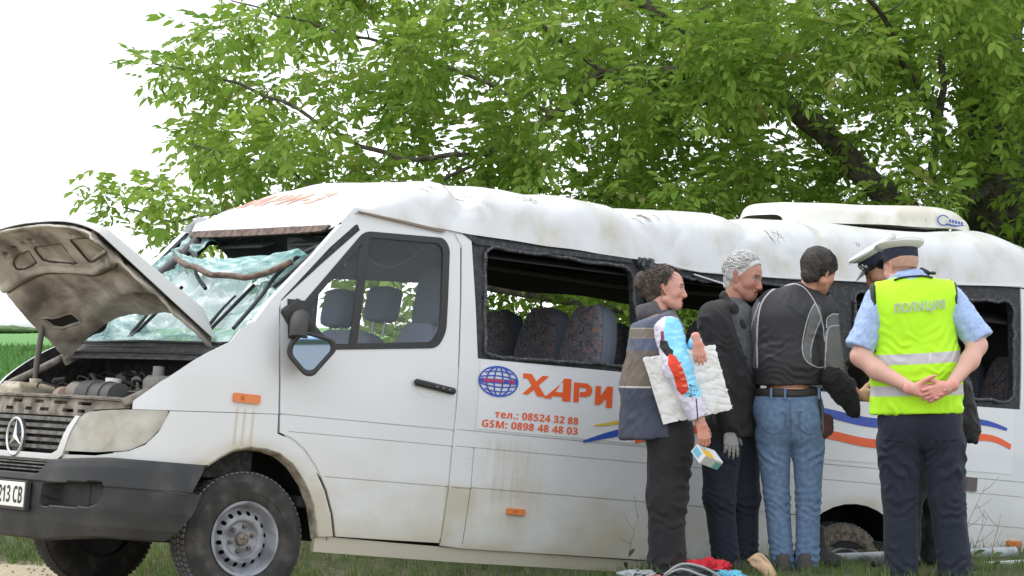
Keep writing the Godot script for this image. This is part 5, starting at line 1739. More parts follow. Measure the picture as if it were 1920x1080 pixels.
# colour of a face, by place in the head's own frame
func face_tint(t: Transform3D, skin_c: Color, brow: Color, red := 0.5, stubble := 0.0) -> Callable:
	var inv := t.affine_inverse()
	return func(p: Vector3, _n: Vector3) -> Color:
		var q := inv * p
		var c := skin_c
		var side := absf(q.x)
		var nose := exp(-pow((q - Vector3(0, -0.035, 0.11)).length() / 0.022, 2.0))
		var cheek := exp(-pow((Vector3(side, q.y, q.z) - Vector3(0.045, -0.03, 0.07)).length() / 0.03, 2.0))
		var ear := smoothstep(0.074, 0.082, side)
		c = c.lerp(Color(skin_c.r * 1.02, skin_c.g * 0.66, skin_c.b * 0.62), clampf(red * (nose + 0.6 * cheek + 0.9 * ear), 0.0, 1.0))
		if stubble > 0.0: c = c.lerp(Color(skin_c.r * 0.6, skin_c.g * 0.6, skin_c.b * 0.62), stubble * smoothstep(-0.035, -0.06, q.y) * smoothstep(0.02, 0.05, q.z))
		if q.z > 0.07 and side < 0.024 and absf(q.y + 0.067) < 0.011: c = Color(skin_c.r * 0.82, skin_c.g * 0.5, skin_c.b * 0.48)
		if q.z > 0.06 and absf(side - 0.032) < 0.020 and absf(q.y - 0.024 - 0.1 * (0.03 - absf(side - 0.03))) < 0.0055: c = brow
		var eye := Vector2(side - 0.032, q.y - 0.004)
		if q.z > 0.07 and absf(eye.x) < 0.015 and absf(eye.y) < 0.0062 * (1.0 - 0.35 * absf(eye.x) / 0.015): c = Color(0.5, 0.46, 0.42) if eye.length() > 0.006 else Color(0.03, 0.022, 0.016)
		elif q.z > 0.065 and absf(eye.x) < 0.017 and eye.y > 0.005 and eye.y < 0.0095: c = c.lerp(Color(0.05, 0.03, 0.025), 0.6)
		return c

# palm, five fingers of their own lengths, thumb from the side of the palm
func hand_bones(wrist: Vector3, dir: Vector3, palm: Vector3, thumb_side: float, curl: Array, size := 1.0, spread := 0.1) -> Array:
	dir = dir.normalized()
	palm = (palm - dir * palm.dot(dir)).normalized()
	var ac := dir.cross(palm).normalized() * thumb_side
	var bend := dir.cross(palm).normalized()
	var r := []
	r.append([wrist - dir * 0.03, wrist + dir * 0.012, 0.025 * size, 0.024 * size, 0.02, ac, 1.2])
	for k in 4:
		var off: float = [0.03, 0.010, -0.010, -0.029][k] * size
		var ln: float = [0.088, 0.09, 0.086, 0.078][k] * size
		var base := wrist + dir * ln + ac * off
		r.append([wrist + dir * 0.012 + ac * off * 0.55, base, 0.014 * size, 0.0115 * size, 0.012, ac, 1.0])
		var fl: float = [0.070, 0.079, 0.073, 0.056][k] * size
		var ang := 0.0
		var p := base
		for j in 3:
			ang += curl[k] * [0.7, 1.0, 0.75][j]
			var d := (dir + ac * spread * off * 25.0).normalized().rotated(bend, ang)
			var e: Vector3 = p + d * fl * [0.45, 0.31, 0.24][j]
			r.append([p, e, [0.0098, 0.0088, 0.0078][j] * size, [0.0088, 0.0078, 0.0066][j] * size, 0.004, ac, 1.0])
			p = e
	var tb := wrist + dir * 0.022 * size + ac * 0.022 * size + palm * 0.006
	var td := (dir * 0.62 + ac * 0.62 + palm * 0.4).normalized()
	var ta := tb + td * 0.042 * size
	r.append([tb, ta, 0.0165 * size, 0.012 * size, 0.012, ac, 1.0])
	var td2: Vector3 = (td + dir * 0.45 + palm * curl[4] * 0.5).normalized()
	var t2: Vector3 = ta + td2 * 0.032 * size
	r.append([ta, t2, 0.0115 * size, 0.0095 * size, 0.005, ac, 1.0])
	r.append([t2, t2 + (td2 + dir * 0.2 + palm * curl[4] * 0.4).normalized() * 0.025 * size, 0.0095 * size, 0.0075 * size, 0.005, ac, 1.0])
	return r

func skin_mat() -> StandardMaterial3D:
	var m := vmat(0.55)
	m.subsurf_scatter_enabled = true
	m.subsurf_scatter_strength = 0.12
	return m

func fabric(r: float, g: float, b: float, grain := 0.12, fine := 0.05, noise_seed := 1) -> StandardMaterial3D:
	var m := mottled([Color(r * 0.86, g * 0.86, b * 0.86), Color(r, g, b), Color(r * 1.12, g * 1.12, b * 1.12)], [0.25, 0.5, 0.78], 0.05, fine * 8.0, 0.92, noise_seed, grain)
	m.rim_enabled = true
	m.rim = 0.15
	m.rim_tint = 0.5
	return m

func draw_poly(im: Image, pts: PackedVector2Array, c: Color) -> void:
	var lo := pts[0]
	var hi := pts[0]
	for p in pts:
		lo = lo.min(p)
		hi = hi.max(p)
	for y in range(maxi(0, int(lo.y)), mini(im.get_height() - 1, int(hi.y)) + 1):
		var xs := []
		for q in pts.size():
			var a := pts[q]
			var b := pts[(q + 1) % pts.size()]
			if (a.y <= y + 0.5) != (b.y <= y + 0.5): xs.append(a.x + (y + 0.5 - a.y) / (b.y - a.y) * (b.x - a.x))
		xs.sort()
		for q in xs.size() / 2:
			var x0 := maxi(0, roundi(xs[q * 2]))
			var x1 := mini(im.get_width(), roundi(xs[q * 2 + 1]))
			if x1 > x0: im.fill_rect(Rect2i(x0, y, x1 - x0, 1), c)

# hair: a cap of skull bones, cut along the hairline, tousled
func hair_mesh(called: String, parent: Node, t: Transform3D, extra: Array, grow: float, cuts: Array, cols: Array, rough_amp: float, kx := 60.0, ky := 18.0) -> void:
	var bones := put_bones(t, [[Vector3(0, 0.038, -0.034), Vector3(0, 0.036, 0.018), 0.083 + grow, 0.074 + grow, 0.02, Vector3(1, 0, 0), 0.97], [Vector3(0, 0.0, -0.045), Vector3(0, -0.05, -0.055), 0.068 + grow, 0.048 + grow * 0.6, 0.03, Vector3(1, 0, 0), 1.0]] + extra)
	var world := []
	for c in cuts:
		var n: Vector3 = (t.basis * (c[0] as Vector3)).normalized()
		world.append([n, n.dot(t * ((c[0] as Vector3) * c[1] / (c[0] as Vector3).length_squared()))])
	var fl := Field.new(bones, 0.0045, world)
	var b := MB.new()
	var inv := t.affine_inverse()
	fl.mesh(b, func(p: Vector3, _n: Vector3) -> float:
		var q := inv * p
		return rough_amp * (cloth.get_noise_3d(q.x * kx, q.y * ky, q.z * ky) + 0.5 * cloth.get_noise_3d(q.x * kx * 2.0, q.y * ky * 2.0, q.z * kx * 2.0)),
	func(p: Vector3, _n: Vector3) -> Color:
		var q := inv * p
		var k := clampf(0.5 + 1.0 * cloth.get_noise_3d(q.x * 22.0 + 3.0, q.y * 70.0 + q.z * 55.0, q.z * 18.0), 0.0, 1.0)
		return (cols[0] as Color).lerp(cols[1], k))
	obj(called, b.mesh(), vmat(0.75), parent)

func shoe(called: String, parent: Node, heel: Vector3, toe: Vector3, m: Material, high := 0.05) -> void:
	var up := Vector3(0, 1, 0)
	var mid := heel.lerp(toe, 0.55)
	var w := (toe - heel).cross(up).normalized()
	garment(called, parent, m, [[heel + up * 0.045, mid + up * 0.038, 0.042, 0.04, 0.03, w, 1.05], [mid + up * 0.035, toe + up * 0.03, 0.04, 0.03, 0.03, w, 1.2], [heel + up * 0.05, heel + up * (0.05 + high), 0.044, 0.042, 0.03, w, 1.0]], 0.01, [[Vector3(0, -1, 0), -minf(heel.y, toe.y) - 0.004]])
	var b := MB.new()
	b.tube([heel + up * 0.012 - (toe - heel).normalized() * 0.02, mid + up * 0.012, toe + up * 0.012], [0.042, 0.045, 0.036], 14)
	for k in b.v.size(): b.v[k].y = clampf(b.v[k].y, minf(heel.y, toe.y) + 0.002, maxf(heel.y, toe.y) + 0.024)
	obj("shoe_sole", b.mesh(), mat(0.03, 0.03, 0.03, 0.8), parent)

# locks laid over the skull: swept says which way they lie, in the head's own frame
func strands(parent: Node, t: Transform3D, count: int, length: float, lift: float, swept: Callable, keep: Callable, cols: Array, seed_no: int, thick := 0.0022) -> void:
	rng.seed = seed_no
	var b := MB.new()
	var made := 0
	while made < count:
		var d := Vector3(rng.randf_range(-1, 1), rng.randf_range(-0.9, 1), rng.randf_range(-1, 1))
		if d.length() > 1.0 or d.length() < 0.1: continue
		d = d.normalized()
		if not keep.call(d): continue
		made += 1
		var p := Vector3(d.x * 0.088, 0.036 + d.y * 0.092, -0.01 + d.z * 0.106)
		var pts := []
		var l := length * rng.randf_range(0.6, 1.15)
		var w := Vector3(rng.randf_range(-1, 1), rng.randf_range(-1, 1), rng.randf_range(-1, 1)) * 0.35
		for k in 5:
			pts.append(t * p)
			var nn := Vector3(p.x / 0.0077, (p.y - 0.036) / 0.0085, (p.z + 0.01) / 0.0112).normalized()
			var g: Vector3 = (swept.call(p) as Vector3) + w
			g = (g - nn * g.dot(nn)).normalized()
			p += (g + nn * lift * (1.0 - 0.5 * k)).normalized() * l / 4.0
			w = w.rotated(nn, rng.randf_range(-0.9, 0.9))
			# stay on the skull
			var e := Vector3(p.x / 0.088, (p.y - 0.036) / 0.092, (p.z + 0.01) / 0.106)
			if e.length() < 1.0: p = Vector3(0, 0.036, -0.01) + (p - Vector3(0, 0.036, -0.01)) / e.length()
		b.col = (cols[0] as Color).lerp(cols[1], rng.randf())
		b.tube(pts, [thick, thick * 1.2, thick, thick * 0.8, thick * 0.3], 4, false)
	obj("hair_strands", b.mesh(), vmat(0.6), parent)

func build_people() -> void:
	cloth.seed = 17
	cloth.frequency = 1.0
	cloth.fractal_octaves = 2
	woman()
	grey_man()
	dark_man()
	other_officer()
	officer()

func finish_body(t: Node3D, limbs: Array, head: Transform3D, hands: Array, skin_c: Color, brow: Color, hand_c: Color, red: float, stubble: float, with_tint = null) -> void:
	var b := MB.new()
	var fl := Field.new(limbs, 0.012)
	fl.mesh(b, null, with_tint if with_tint != null else func(_p: Vector3, _n: Vector3) -> Color: return skin_c)
	fl = Field.new(put_bones(head, head_bones()), 0.0032)
	fl.mesh(b, null, face_tint(head, skin_c, brow, red, stubble))
	for h in hands:
		fl = Field.new(h, 0.0035)
		fl.mesh(b, null, func(p: Vector3, _n: Vector3) -> Color:
			var k := 0.5 + 0.5 * cloth.get_noise_3d(p.x * 40.0, p.y * 40.0, p.z * 40.0)
			return hand_c.lerp(Color(hand_c.r, hand_c.g * 0.72, hand_c.b * 0.7), k * 0.5))
	obj("body", b.mesh(), skin_mat(), t)

func woman() -> void:
	var t := thing("person", "woman with tied brown hair in grey work vest holding white board and small box", "person", Vector3(0.826, 0.122, 0.350), "people gathered beside the minibus")
	var sk := Color(0.56, 0.29, 0.225)
	var head := facing(Vector3(1.0, -0.05, 0.10), Vector3(0.08, 1, 0.0), Vector3(-0.003, 1.520, 0.000), 0.94)
	var hand_far := hand_bones(Vector3(0.145, 1.238, 0.262), Vector3(0.22, -1, 0.04), Vector3(-0.25, 0, -1), 1.0, [0.22, 0.25, 0.28, 0.32, 0.3], 0.84)
	var hand_near := hand_bones(Vector3(0.165, 0.811, 0.285), Vector3(0.22, -1, -0.05), Vector3(-0.5, 0, -0.9), 1.0, [0.55, 0.6, 0.6, 0.6, 0.5], 0.95)
	finish_body(t, [
		[Vector3(-0.068, 1.352, 0.000), Vector3(-0.028, 1.466, 0.000), 0.058, 0.052, 0.03], [Vector3(-0.040, 1.267, 0.000), Vector3(-0.057, 0.811, 0.000), 0.12, 0.13, 0.04], [Vector3(0.000, 0.726, 0.070), Vector3(-0.009, 0.071, 0.080), 0.08, 0.04, 0.03], [Vector3(0.000, 0.726, -0.070), Vector3(0.000, 0.085, -0.050), 0.08, 0.04, 0.03],
		[Vector3(0.006, 1.301, 0.170), Vector3(0.051, 1.096, 0.270), 0.05, 0.04, 0.03], [Vector3(0.051, 1.096, 0.270), Vector3(0.162, 0.817, 0.285), 0.04, 0.027, 0.02], [Vector3(0.006, 1.318, -0.150), Vector3(0.108, 1.033, 0.000), 0.05, 0.04, 0.03], [Vector3(0.091, 1.096, 0.040), Vector3(0.139, 1.233, 0.240), 0.036, 0.026, 0.02]],
		head, [hand_far, hand_near], sk, Color(0.12, 0.075, 0.05), Color(0.60, 0.30, 0.225), 0.75, 0.0)
	hair_mesh("hair", t, head, [[Vector3(0, 0.055, -0.142), Vector3(0.0, 0.015, -0.145), 0.036, 0.040, 0.008, Vector3(1, 0, 0), 1.2], [Vector3(0, -0.03, -0.10), Vector3(0.0, -0.085, -0.085), 0.035, 0.014, 0.02, Vector3(1, 0, 0), 1.3], [Vector3(0.045, 0.0, -0.06), Vector3(0.03, -0.055, -0.075), 0.05, 0.02, 0.03, Vector3(1, 0, 0), 1.0]], 0.006,
		[[Vector3(0, -0.62, 0.8), 0.024], [Vector3(0, -0.4, 0.9), -0.004]], [Color(0.03, 0.021, 0.016), Color(0.09, 0.065, 0.05)], 0.0045, 14.0, 22.0)
	strands(t, head, 420, 0.11, 0.05, func(p: Vector3) -> Vector3: return Vector3(0, 0.035, -0.16) - p, func(d: Vector3) -> bool: return d.y > -0.35 and d.z < -0.15 + 0.5 * d.y and (d.y > 0.1 or d.z < -0.25), [Color(0.025, 0.017, 0.013), Color(0.13, 0.098, 0.08)], 61)
	garment("hair_clip", t, mat(0.05, 0.03, 0.02, 0.35), put_bones(head, [[Vector3(0.03, 0.05, -0.13), Vector3(-0.03, 0.055, -0.135), 0.013, 0.013, 0.01, Vector3(0, 1, 0), 1.0], [Vector3(0.0, 0.05, -0.14), Vector3(0.0, 0.0, -0.165), 0.012, 0.010, 0.01, Vector3(0, 1, 0), 1.0]]), 0.005)
	# work vest with bands of colour
	var bands := Image.create(4, 512, false, Image.FORMAT_RGB8)
	for y in 512:
		var hh := 1.5 - y / 512.0 * 0.85    # metres above the ground
		var c := Color(0.058, 0.062, 0.088)
		if hh < 0.992: c = Color(0.055, 0.062, 0.095)
		elif hh < 1.002: c = Color(0.5, 0.48, 0.44)
		elif hh < 1.19: c = Color(0.145, 0.118, 0.10)
		elif hh < 1.255: c = Color(0.095, 0.108, 0.165)
		elif hh < 1.262: c = Color(0.2, 0.18, 0.16)
		elif hh < 1.305: c = Color(0.17, 0.14, 0.118)
		elif hh < 1.312: c = Color(0.3, 0.28, 0.25)
		elif hh < 1.38: c = Color(0.105, 0.115, 0.165)
		else: c = Color(0.10, 0.095, 0.10)
		bands.fill_rect(Rect2i(0, y, 4, 1), c.linear_to_srgb())
	var vest := fabric(0.1, 0.1, 0.1)
	vest.albedo_color = Color.WHITE
	vest.albedo_texture = ImageTexture.create_from_image(bands)
	vest.uv1_triplanar = false
	vest.uv1_scale = Vector3.ONE
	vest.heightmap_enabled = false
	vest.texture_repeat = false
	var bu := Transform2D(Vector2(1, 0), Vector2(0, -1.0 / 0.85), Vector2(0.5, 1.5 / 0.85))
	garment("work_vest", t, vest, [
		[Vector3(-0.051, 1.267, 0.000), Vector3(-0.074, 0.996, 0.000), 0.15, 0.165, 0.05, Vector3(0, 0, 1), 1.22], [Vector3(-0.074, 0.996, 0.000), Vector3(-0.065, 0.697, 0.000), 0.165, 0.20, 0.05, Vector3(0, 0, 1), 1.08],
		[Vector3(-0.051, 1.352, -0.120), Vector3(-0.051, 1.352, 0.120), 0.062, 0.062, 0.05], [Vector3(-0.080, 1.375, 0.000), Vector3(-0.028, 1.398, 0.000), 0.068, 0.068, 0.03, Vector3(0, 0, 1), 1.1]], 0.010,
		[[Vector3(0.05, -1, 0).normalized(), -0.728], [Vector3(-0.35, 1, 0).normalized(), 1.317], [Vector3(0, 0, 1), 0.205]], creases(0.007, 9.0, 5.0, 9.0), bu)
	garment("vest_collar", t, fabric(0.10, 0.095, 0.10, 0.05, 0.05, 31), [[Vector3(-0.108, 1.398, 0.000), Vector3(-0.017, 1.369, 0.000), 0.056, 0.05, 0.02, Vector3(0, 0, 1), 1.2], [Vector3(-0.102, 1.426, 0.000), Vector3(-0.068, 1.421, 0.000), 0.05, 0.05, 0.02, Vector3(0, 0, 1), 1.2]], 0.008, [[Vector3(-0.3, 1, 0).normalized(), Vector3(-0.3, 1, 0).normalized().dot(Vector3(-0.102, 1.443, 0.000))]], creases(0.003, 10.0, 10.0, 10.0))
	# printed sleeve
	var im := Image.create(256, 512, false, Image.FORMAT_RGB8)
	im.fill(lin(0.62, 0.58, 0.68))
	var px := func(a: Array) -> PackedVector2Array:
		var r := PackedVector2Array()
		for k in a.size() / 2: r.append(Vector2((a[k * 2] + 0.15) / 0.4 * 256.0, (1.42 - a[k * 2 + 1]) / 0.7 * 512.0))
		return r
	rng.seed = 8
	for k in 60:
		var p := Vector2(rng.randf_range(-0.1, 0.2), rng.randf_range(0.8, 1.4))
		draw_poly(im, px.call([p.x, p.y, p.x + rng.randf_range(0.006, 0.03), p.y + 0.006, p.x + 0.012, p.y - rng.randf_range(0.008, 0.028)]), [lin(0.75, 0.74, 0.78), lin(0.3, 0.28, 0.36), lin(0.08, 0.07, 0.09), lin(0.5, 0.42, 0.55)][k % 4])
	draw_poly(im, px.call([-0.012, 1.37, 0.05, 1.36, 0.11, 1.30, 0.16, 1.10, 0.17, 0.95, 0.075, 0.95, 0.055, 1.06, 0.01, 1.17, -0.02, 1.22, -0.03, 1.28]), lin(0.22, 0.56, 0.78))
	for k in 14:
		var p := Vector2(rng.randf_range(0.0, 0.11), rng.randf_range(1.0, 1.34))
		draw_poly(im, px.call([p.x, p.y, p.x + 0.05, p.y + 0.012, p.x + 0.055, p.y + 0.004, p.x + 0.01, p.y - 0.012]), lin(0.32, 0.66, 0.84))
	draw_poly(im, px.call([-0.045, 1.25, -0.01, 1.24, 0.0, 1.21, 0.02, 1.19, 0.018, 1.16, -0.015, 1.16, -0.05, 1.21]), lin(0.02, 0.02, 0.025))
	draw_poly(im, px.call([-0.005, 1.175, 0.03, 1.165, 0.055, 1.12, 0.085, 1.05, 0.10, 0.985, 0.065, 0.955, 0.04, 0.985, 0.02, 1.06, -0.01, 1.12]), lin(0.66, 0.055, 0.025))
	for k in 9:
		var y := 1.13 - 0.017 * k
		draw_poly(im, px.call([0.035 + 0.004 * k, y, 0.065 + 0.004 * k, y + 0.002, 0.06 + 0.004 * k, y - 0.006, 0.04 + 0.004 * k, y - 0.007]), lin(0.78, 0.30, 0.2) if k % 2 else lin(0.5, 0.03, 0.02))
	draw_poly(im, px.call([-0.045, 1.29, -0.028, 1.295, -0.024, 1.25, -0.042, 1.24]), lin(0.2, 0.05, 0.09))
	draw_poly(im, px.call([0.07, 1.375, 0.10, 1.37, 0.105, 1.355, 0.075, 1.36]), lin(0.7, 0.2, 0.08))
	for k in 22: draw_poly(im, px.call([0.105 + 0.032 * cos(k * 0.9) * (k % 3) / 2.0, 0.985 + 0.03 * sin(k * 0.9), 0.117 + 0.032 * cos(k * 0.9) * (k % 3) / 2.0, 0.983 + 0.03 * sin(k * 0.9), 0.11 + 0.032 * cos(k * 0.9) * (k % 3) / 2.0, 0.976 + 0.03 * sin(k * 0.9)]), lin(0.06, 0.06, 0.08))
	draw_poly(im, px.call([0.135, 0.94, 0.142, 0.94, 0.150, 0.83, 0.143, 0.83]), lin(0.05, 0.05, 0.07))
	var print_m := mat(1, 1, 1, 0.85)
	print_m.albedo_texture = ImageTexture.create_from_image(im)
	print_m.texture_repeat = false
	var su := Transform2D(Vector2(1.0 / 0.4, 0), Vector2(0, -1.0 / 0.7), Vector2(0.15 / 0.4, 1.42 / 0.7))
	var cut := (Vector3(0.165, 0.806, 0.285) - Vector3(0.051, 1.096, 0.270)).normalized()
	garment("printed_sleeve", t, print_m, [[Vector3(0.000, 1.295, 0.165), Vector3(0.046, 1.096, 0.265), 0.078, 0.073, 0.03], [Vector3(0.046, 1.096, 0.265), Vector3(0.159, 0.817, 0.285), 0.070, 0.052, 0.03]], 0.009, [[cut, cut.dot(Vector3(0.154, 0.837, 0.285))]], creases(0.006, 14.0, 20.0, 12.0), su)
	garment("printed_sleeve", t, print_m, [[Vector3(0.000, 1.310, -0.130), Vector3(0.097, 1.085, 0.030), 0.072, 0.058, 0.03], [Vector3(0.097, 1.085, 0.030), Vector3(0.142, 1.238, 0.245), 0.050, 0.036, 0.03]], 0.012, [], creases(0.005, 14.0, 20.0, 12.0), su)
	garment("trousers", t, fabric(0.018, 0.017, 0.018, 0.08, 0.05, 3), [
		[Vector3(0.006, 0.783, -0.060), Vector3(0.006, 0.783, 0.060), 0.13, 0.13, 0.05], [Vector3(0.020, 0.697, 0.070), Vector3(0.000, 0.413, 0.080), 0.125, 0.102, 0.05], [Vector3(0.000, 0.413, 0.080), Vector3(-0.006, 0.037, 0.080), 0.10, 0.100, 0.05],
		[Vector3(0.017, 0.697, -0.070), Vector3(-0.006, 0.413, -0.060), 0.12, 0.10, 0.05], [Vector3(-0.006, 0.413, -0.060), Vector3(0.017, 0.054, -0.050), 0.095, 0.093, 0.05]], 0.010, [[Vector3(0, -1, 0), -0.022]], drape(0.010, [[Vector3(0.034, 0.555, 0.100), 0.2, Vector3(0.7, 1, 0), 0.075, 0.011], [Vector3(0.000, 0.356, 0.100), 0.2, Vector3(0.5, 1, 0), 0.07, 0.012], [Vector3(0.000, 0.100, 0.100), 0.18, Vector3(-0.5, 1, 0), 0.065, 0.012]]))
	shoe("shoe", t, Vector3(-0.034, 0.000, 0.090), Vector3(0.120, 0.000, 0.100), mat(0.015, 0.015, 0.015, 0.5))
	shoe("shoe", t, Vector3(-0.014, 0.006, -0.050), Vector3(0.137, 0.006, -0.050), mat(0.015, 0.015, 0.015, 0.5))

func grey_man() -> void:
	var t := thing("person", "grey haired man in black jacket looking down behind the woman with the board", "person", Vector3(1.196, 0.105, 0.000), "people gathered beside the minibus")
	var sk := Color(0.42, 0.20, 0.145)
	var head := facing(Vector3(0.88, -0.24, 0.46), Vector3(0.22, 1, 0.05), Vector3(0.064, 1.603, 0.020), 1.0)
	var glove := hand_bones(Vector3(-0.026, 0.790, 0.160), Vector3(0.12, -1, 0.05), Vector3(-0.3, 0, -1), 1.0, [0.25, 0.28, 0.3, 0.34, 0.3], 1.05)
	finish_body(t, [
		[Vector3(0.000, 1.443, 0.000), Vector3(0.041, 1.559, 0.020), 0.064, 0.058, 0.03], [Vector3(-0.006, 1.312, 0.000), Vector3(0.006, 0.819, 0.000), 0.12, 0.12, 0.04], [Vector3(-0.058, 0.732, 0.050), Vector3(-0.044, 0.078, 0.050), 0.08, 0.04, 0.03], [Vector3(0.067, 0.732, -0.050), Vector3(0.081, 0.093, -0.050), 0.08, 0.04, 0.03],
		[Vector3(-0.110, 1.356, 0.140), Vector3(-0.093, 1.036, 0.180), 0.05, 0.04, 0.03], [Vector3(-0.093, 1.036, 0.180), Vector3(-0.029, 0.795, 0.160), 0.04, 0.03, 0.02]],
		head, [], sk, Color(0.10, 0.085, 0.07), sk, 0.65, 0.35)
	garment("glove", t, mat(0.34, 0.335, 0.33, 0.9), glove, 0.0038)
	hair_mesh("hair", t, head, [[Vector3(0, 0.08, 0.0), Vector3(0, 0.075, 0.03), 0.045, 0.032, 0.03, Vector3(1, 0, 0), 1.4]], 0.005,
		[[Vector3(0, -0.6, 0.8), 0.004], [Vector3(0, -1, 0.5), 0.058]], [Color(0.44, 0.425, 0.41), Color(0.62, 0.61, 0.60)], 0.006, 14.0, 16.0)
	strands(t, head, 1100, 0.055, 0.95, func(p: Vector3) -> Vector3: return Vector3(p.x * 4.0, 0.1, -0.6), func(d: Vector3) -> bool: return d.y > -0.6 and d.z < 0.30 + 0.5 * d.y and (d.y > 0.1 or d.z < -0.2), [Color(0.38, 0.365, 0.35), Color(0.74, 0.73, 0.72)], 62, 0.0019)
	var jacket := fabric(0.019, 0.018, 0.019, 0.1, 0.06, 5)
	garment("jacket", t, jacket, [
		[Vector3(-0.020, 1.327, 0.000), Vector3(0.000, 1.022, 0.000), 0.150, 0.142, 0.05, Vector3(-0.3, 0, 1).normalized(), 1.2], [Vector3(0.000, 1.022, 0.000), Vector3(-0.006, 0.726, 0.000), 0.142, 0.15, 0.05, Vector3(-0.3, 0, 1).normalized(), 1.15],
		[Vector3(-0.105, 1.394, 0.100), Vector3(0.046, 1.405, -0.100), 0.078, 0.07, 0.05], [Vector3(-0.116, 1.356, 0.140), Vector3(-0.105, 1.036, 0.185), 0.078, 0.068, 0.04], [Vector3(-0.105, 1.036, 0.185), Vector3(-0.032, 0.813, 0.160), 0.066, 0.05, 0.04],
		[Vector3(0.064, 1.341, -0.190), Vector3(0.154, 1.080, -0.240), 0.06, 0.055, 0.04]], 0.010,
		[[Vector3(0.05, -1, 0).normalized(), -0.735], [Vector3(0.75, 0.25, 0.45).normalized(), 0.435]], drape(0.010, [[Vector3(-0.110, 1.254, 0.200), 0.16, Vector3(0.4, 1, 0), 0.06, 0.010], [Vector3(-0.093, 1.022, 0.220), 0.14, Vector3(-0.5, 1, 0), 0.045, 0.011], [Vector3(0.038, 1.080, 0.120), 0.25, Vector3(1, 0.35, 0), 0.075, 0.012], [Vector3(0.023, 0.819, 0.120), 0.18, Vector3(1, 0.1, 0), 0.07, 0.010], [Vector3(-0.136, 1.399, 0.150), 0.12, Vector3(0.8, 0.8, 0), 0.06, 0.007]]))
	garment("jacket_collar", t, jacket, [[Vector3(-0.044, 1.498, 0.030), Vector3(0.000, 1.434, 0.095), 0.022, 0.028, 0.02], [Vector3(0.000, 1.434, 0.095), Vector3(0.058, 1.335, 0.120), 0.028, 0.016, 0.02], [Vector3(-0.044, 1.498, 0.030), Vector3(-0.035, 1.510, -0.050), 0.022, 0.022, 0.02]], 0.008)
	garment("shirt", t, fabric(0.085, 0.09, 0.09, 0.08, 0.05, 6), [[Vector3(0.029, 1.370, 0.030), Vector3(0.046, 1.080, 0.030), 0.088, 0.088, 0.04, Vector3(0, 0, 1), 1.1], [Vector3(0.012, 1.446, 0.020), Vector3(0.035, 1.399, 0.030), 0.066, 0.08, 0.03]], 0.010, [], creases(0.005, 10.0, 14.0, 10.0))
	garment("jeans", t, fabric(0.012, 0.016, 0.028, 0.12, 0.05, 7), [
		[Vector3(-0.046, 0.790, 0.030), Vector3(0.046, 0.790, -0.030), 0.125, 0.125, 0.05], [Vector3(-0.061, 0.674, 0.050), Vector3(-0.073, 0.412, 0.060), 0.108, 0.085, 0.04], [Vector3(-0.073, 0.412, 0.060), Vector3(-0.035, 0.046, 0.050), 0.082, 0.074, 0.04],
		[Vector3(0.061, 0.674, -0.050), Vector3(0.075, 0.412, -0.050), 0.10, 0.08, 0.04], [Vector3(0.075, 0.412, -0.050), Vector3(0.078, 0.064, -0.060), 0.078, 0.07, 0.04]], 0.010, [[Vector3(0, -1, 0), -0.03]], drape(0.007, [[Vector3(-0.064, 0.383, 0.100), 0.16, Vector3(0.3, 1, 0), 0.045, 0.010], [Vector3(0.075, 0.383, 0.000), 0.16, Vector3(-0.3, 1, 0), 0.045, 0.010], [Vector3(-0.044, 0.107, 0.100), 0.15, Vector3(0.4, 1, 0), 0.04, 0.010], [Vector3(0.075, 0.122, 0.000), 0.15, Vector3(-0.4, 1, 0), 0.04, 0.010], [Vector3(-0.064, 0.645, 0.100), 0.16, Vector3(0.8, 1, 0), 0.06, 0.009]]))
	shoe("shoe", t, Vector3(-0.058, 0.000, 0.050), Vector3(0.081, -0.006, 0.120), mat(0.02, 0.019, 0.018, 0.6))
	shoe("shoe", t, Vector3(0.058, 0.000, -0.060), Vector3(0.174, 0.035, -0.020), mat(0.02, 0.019, 0.018, 0.6))

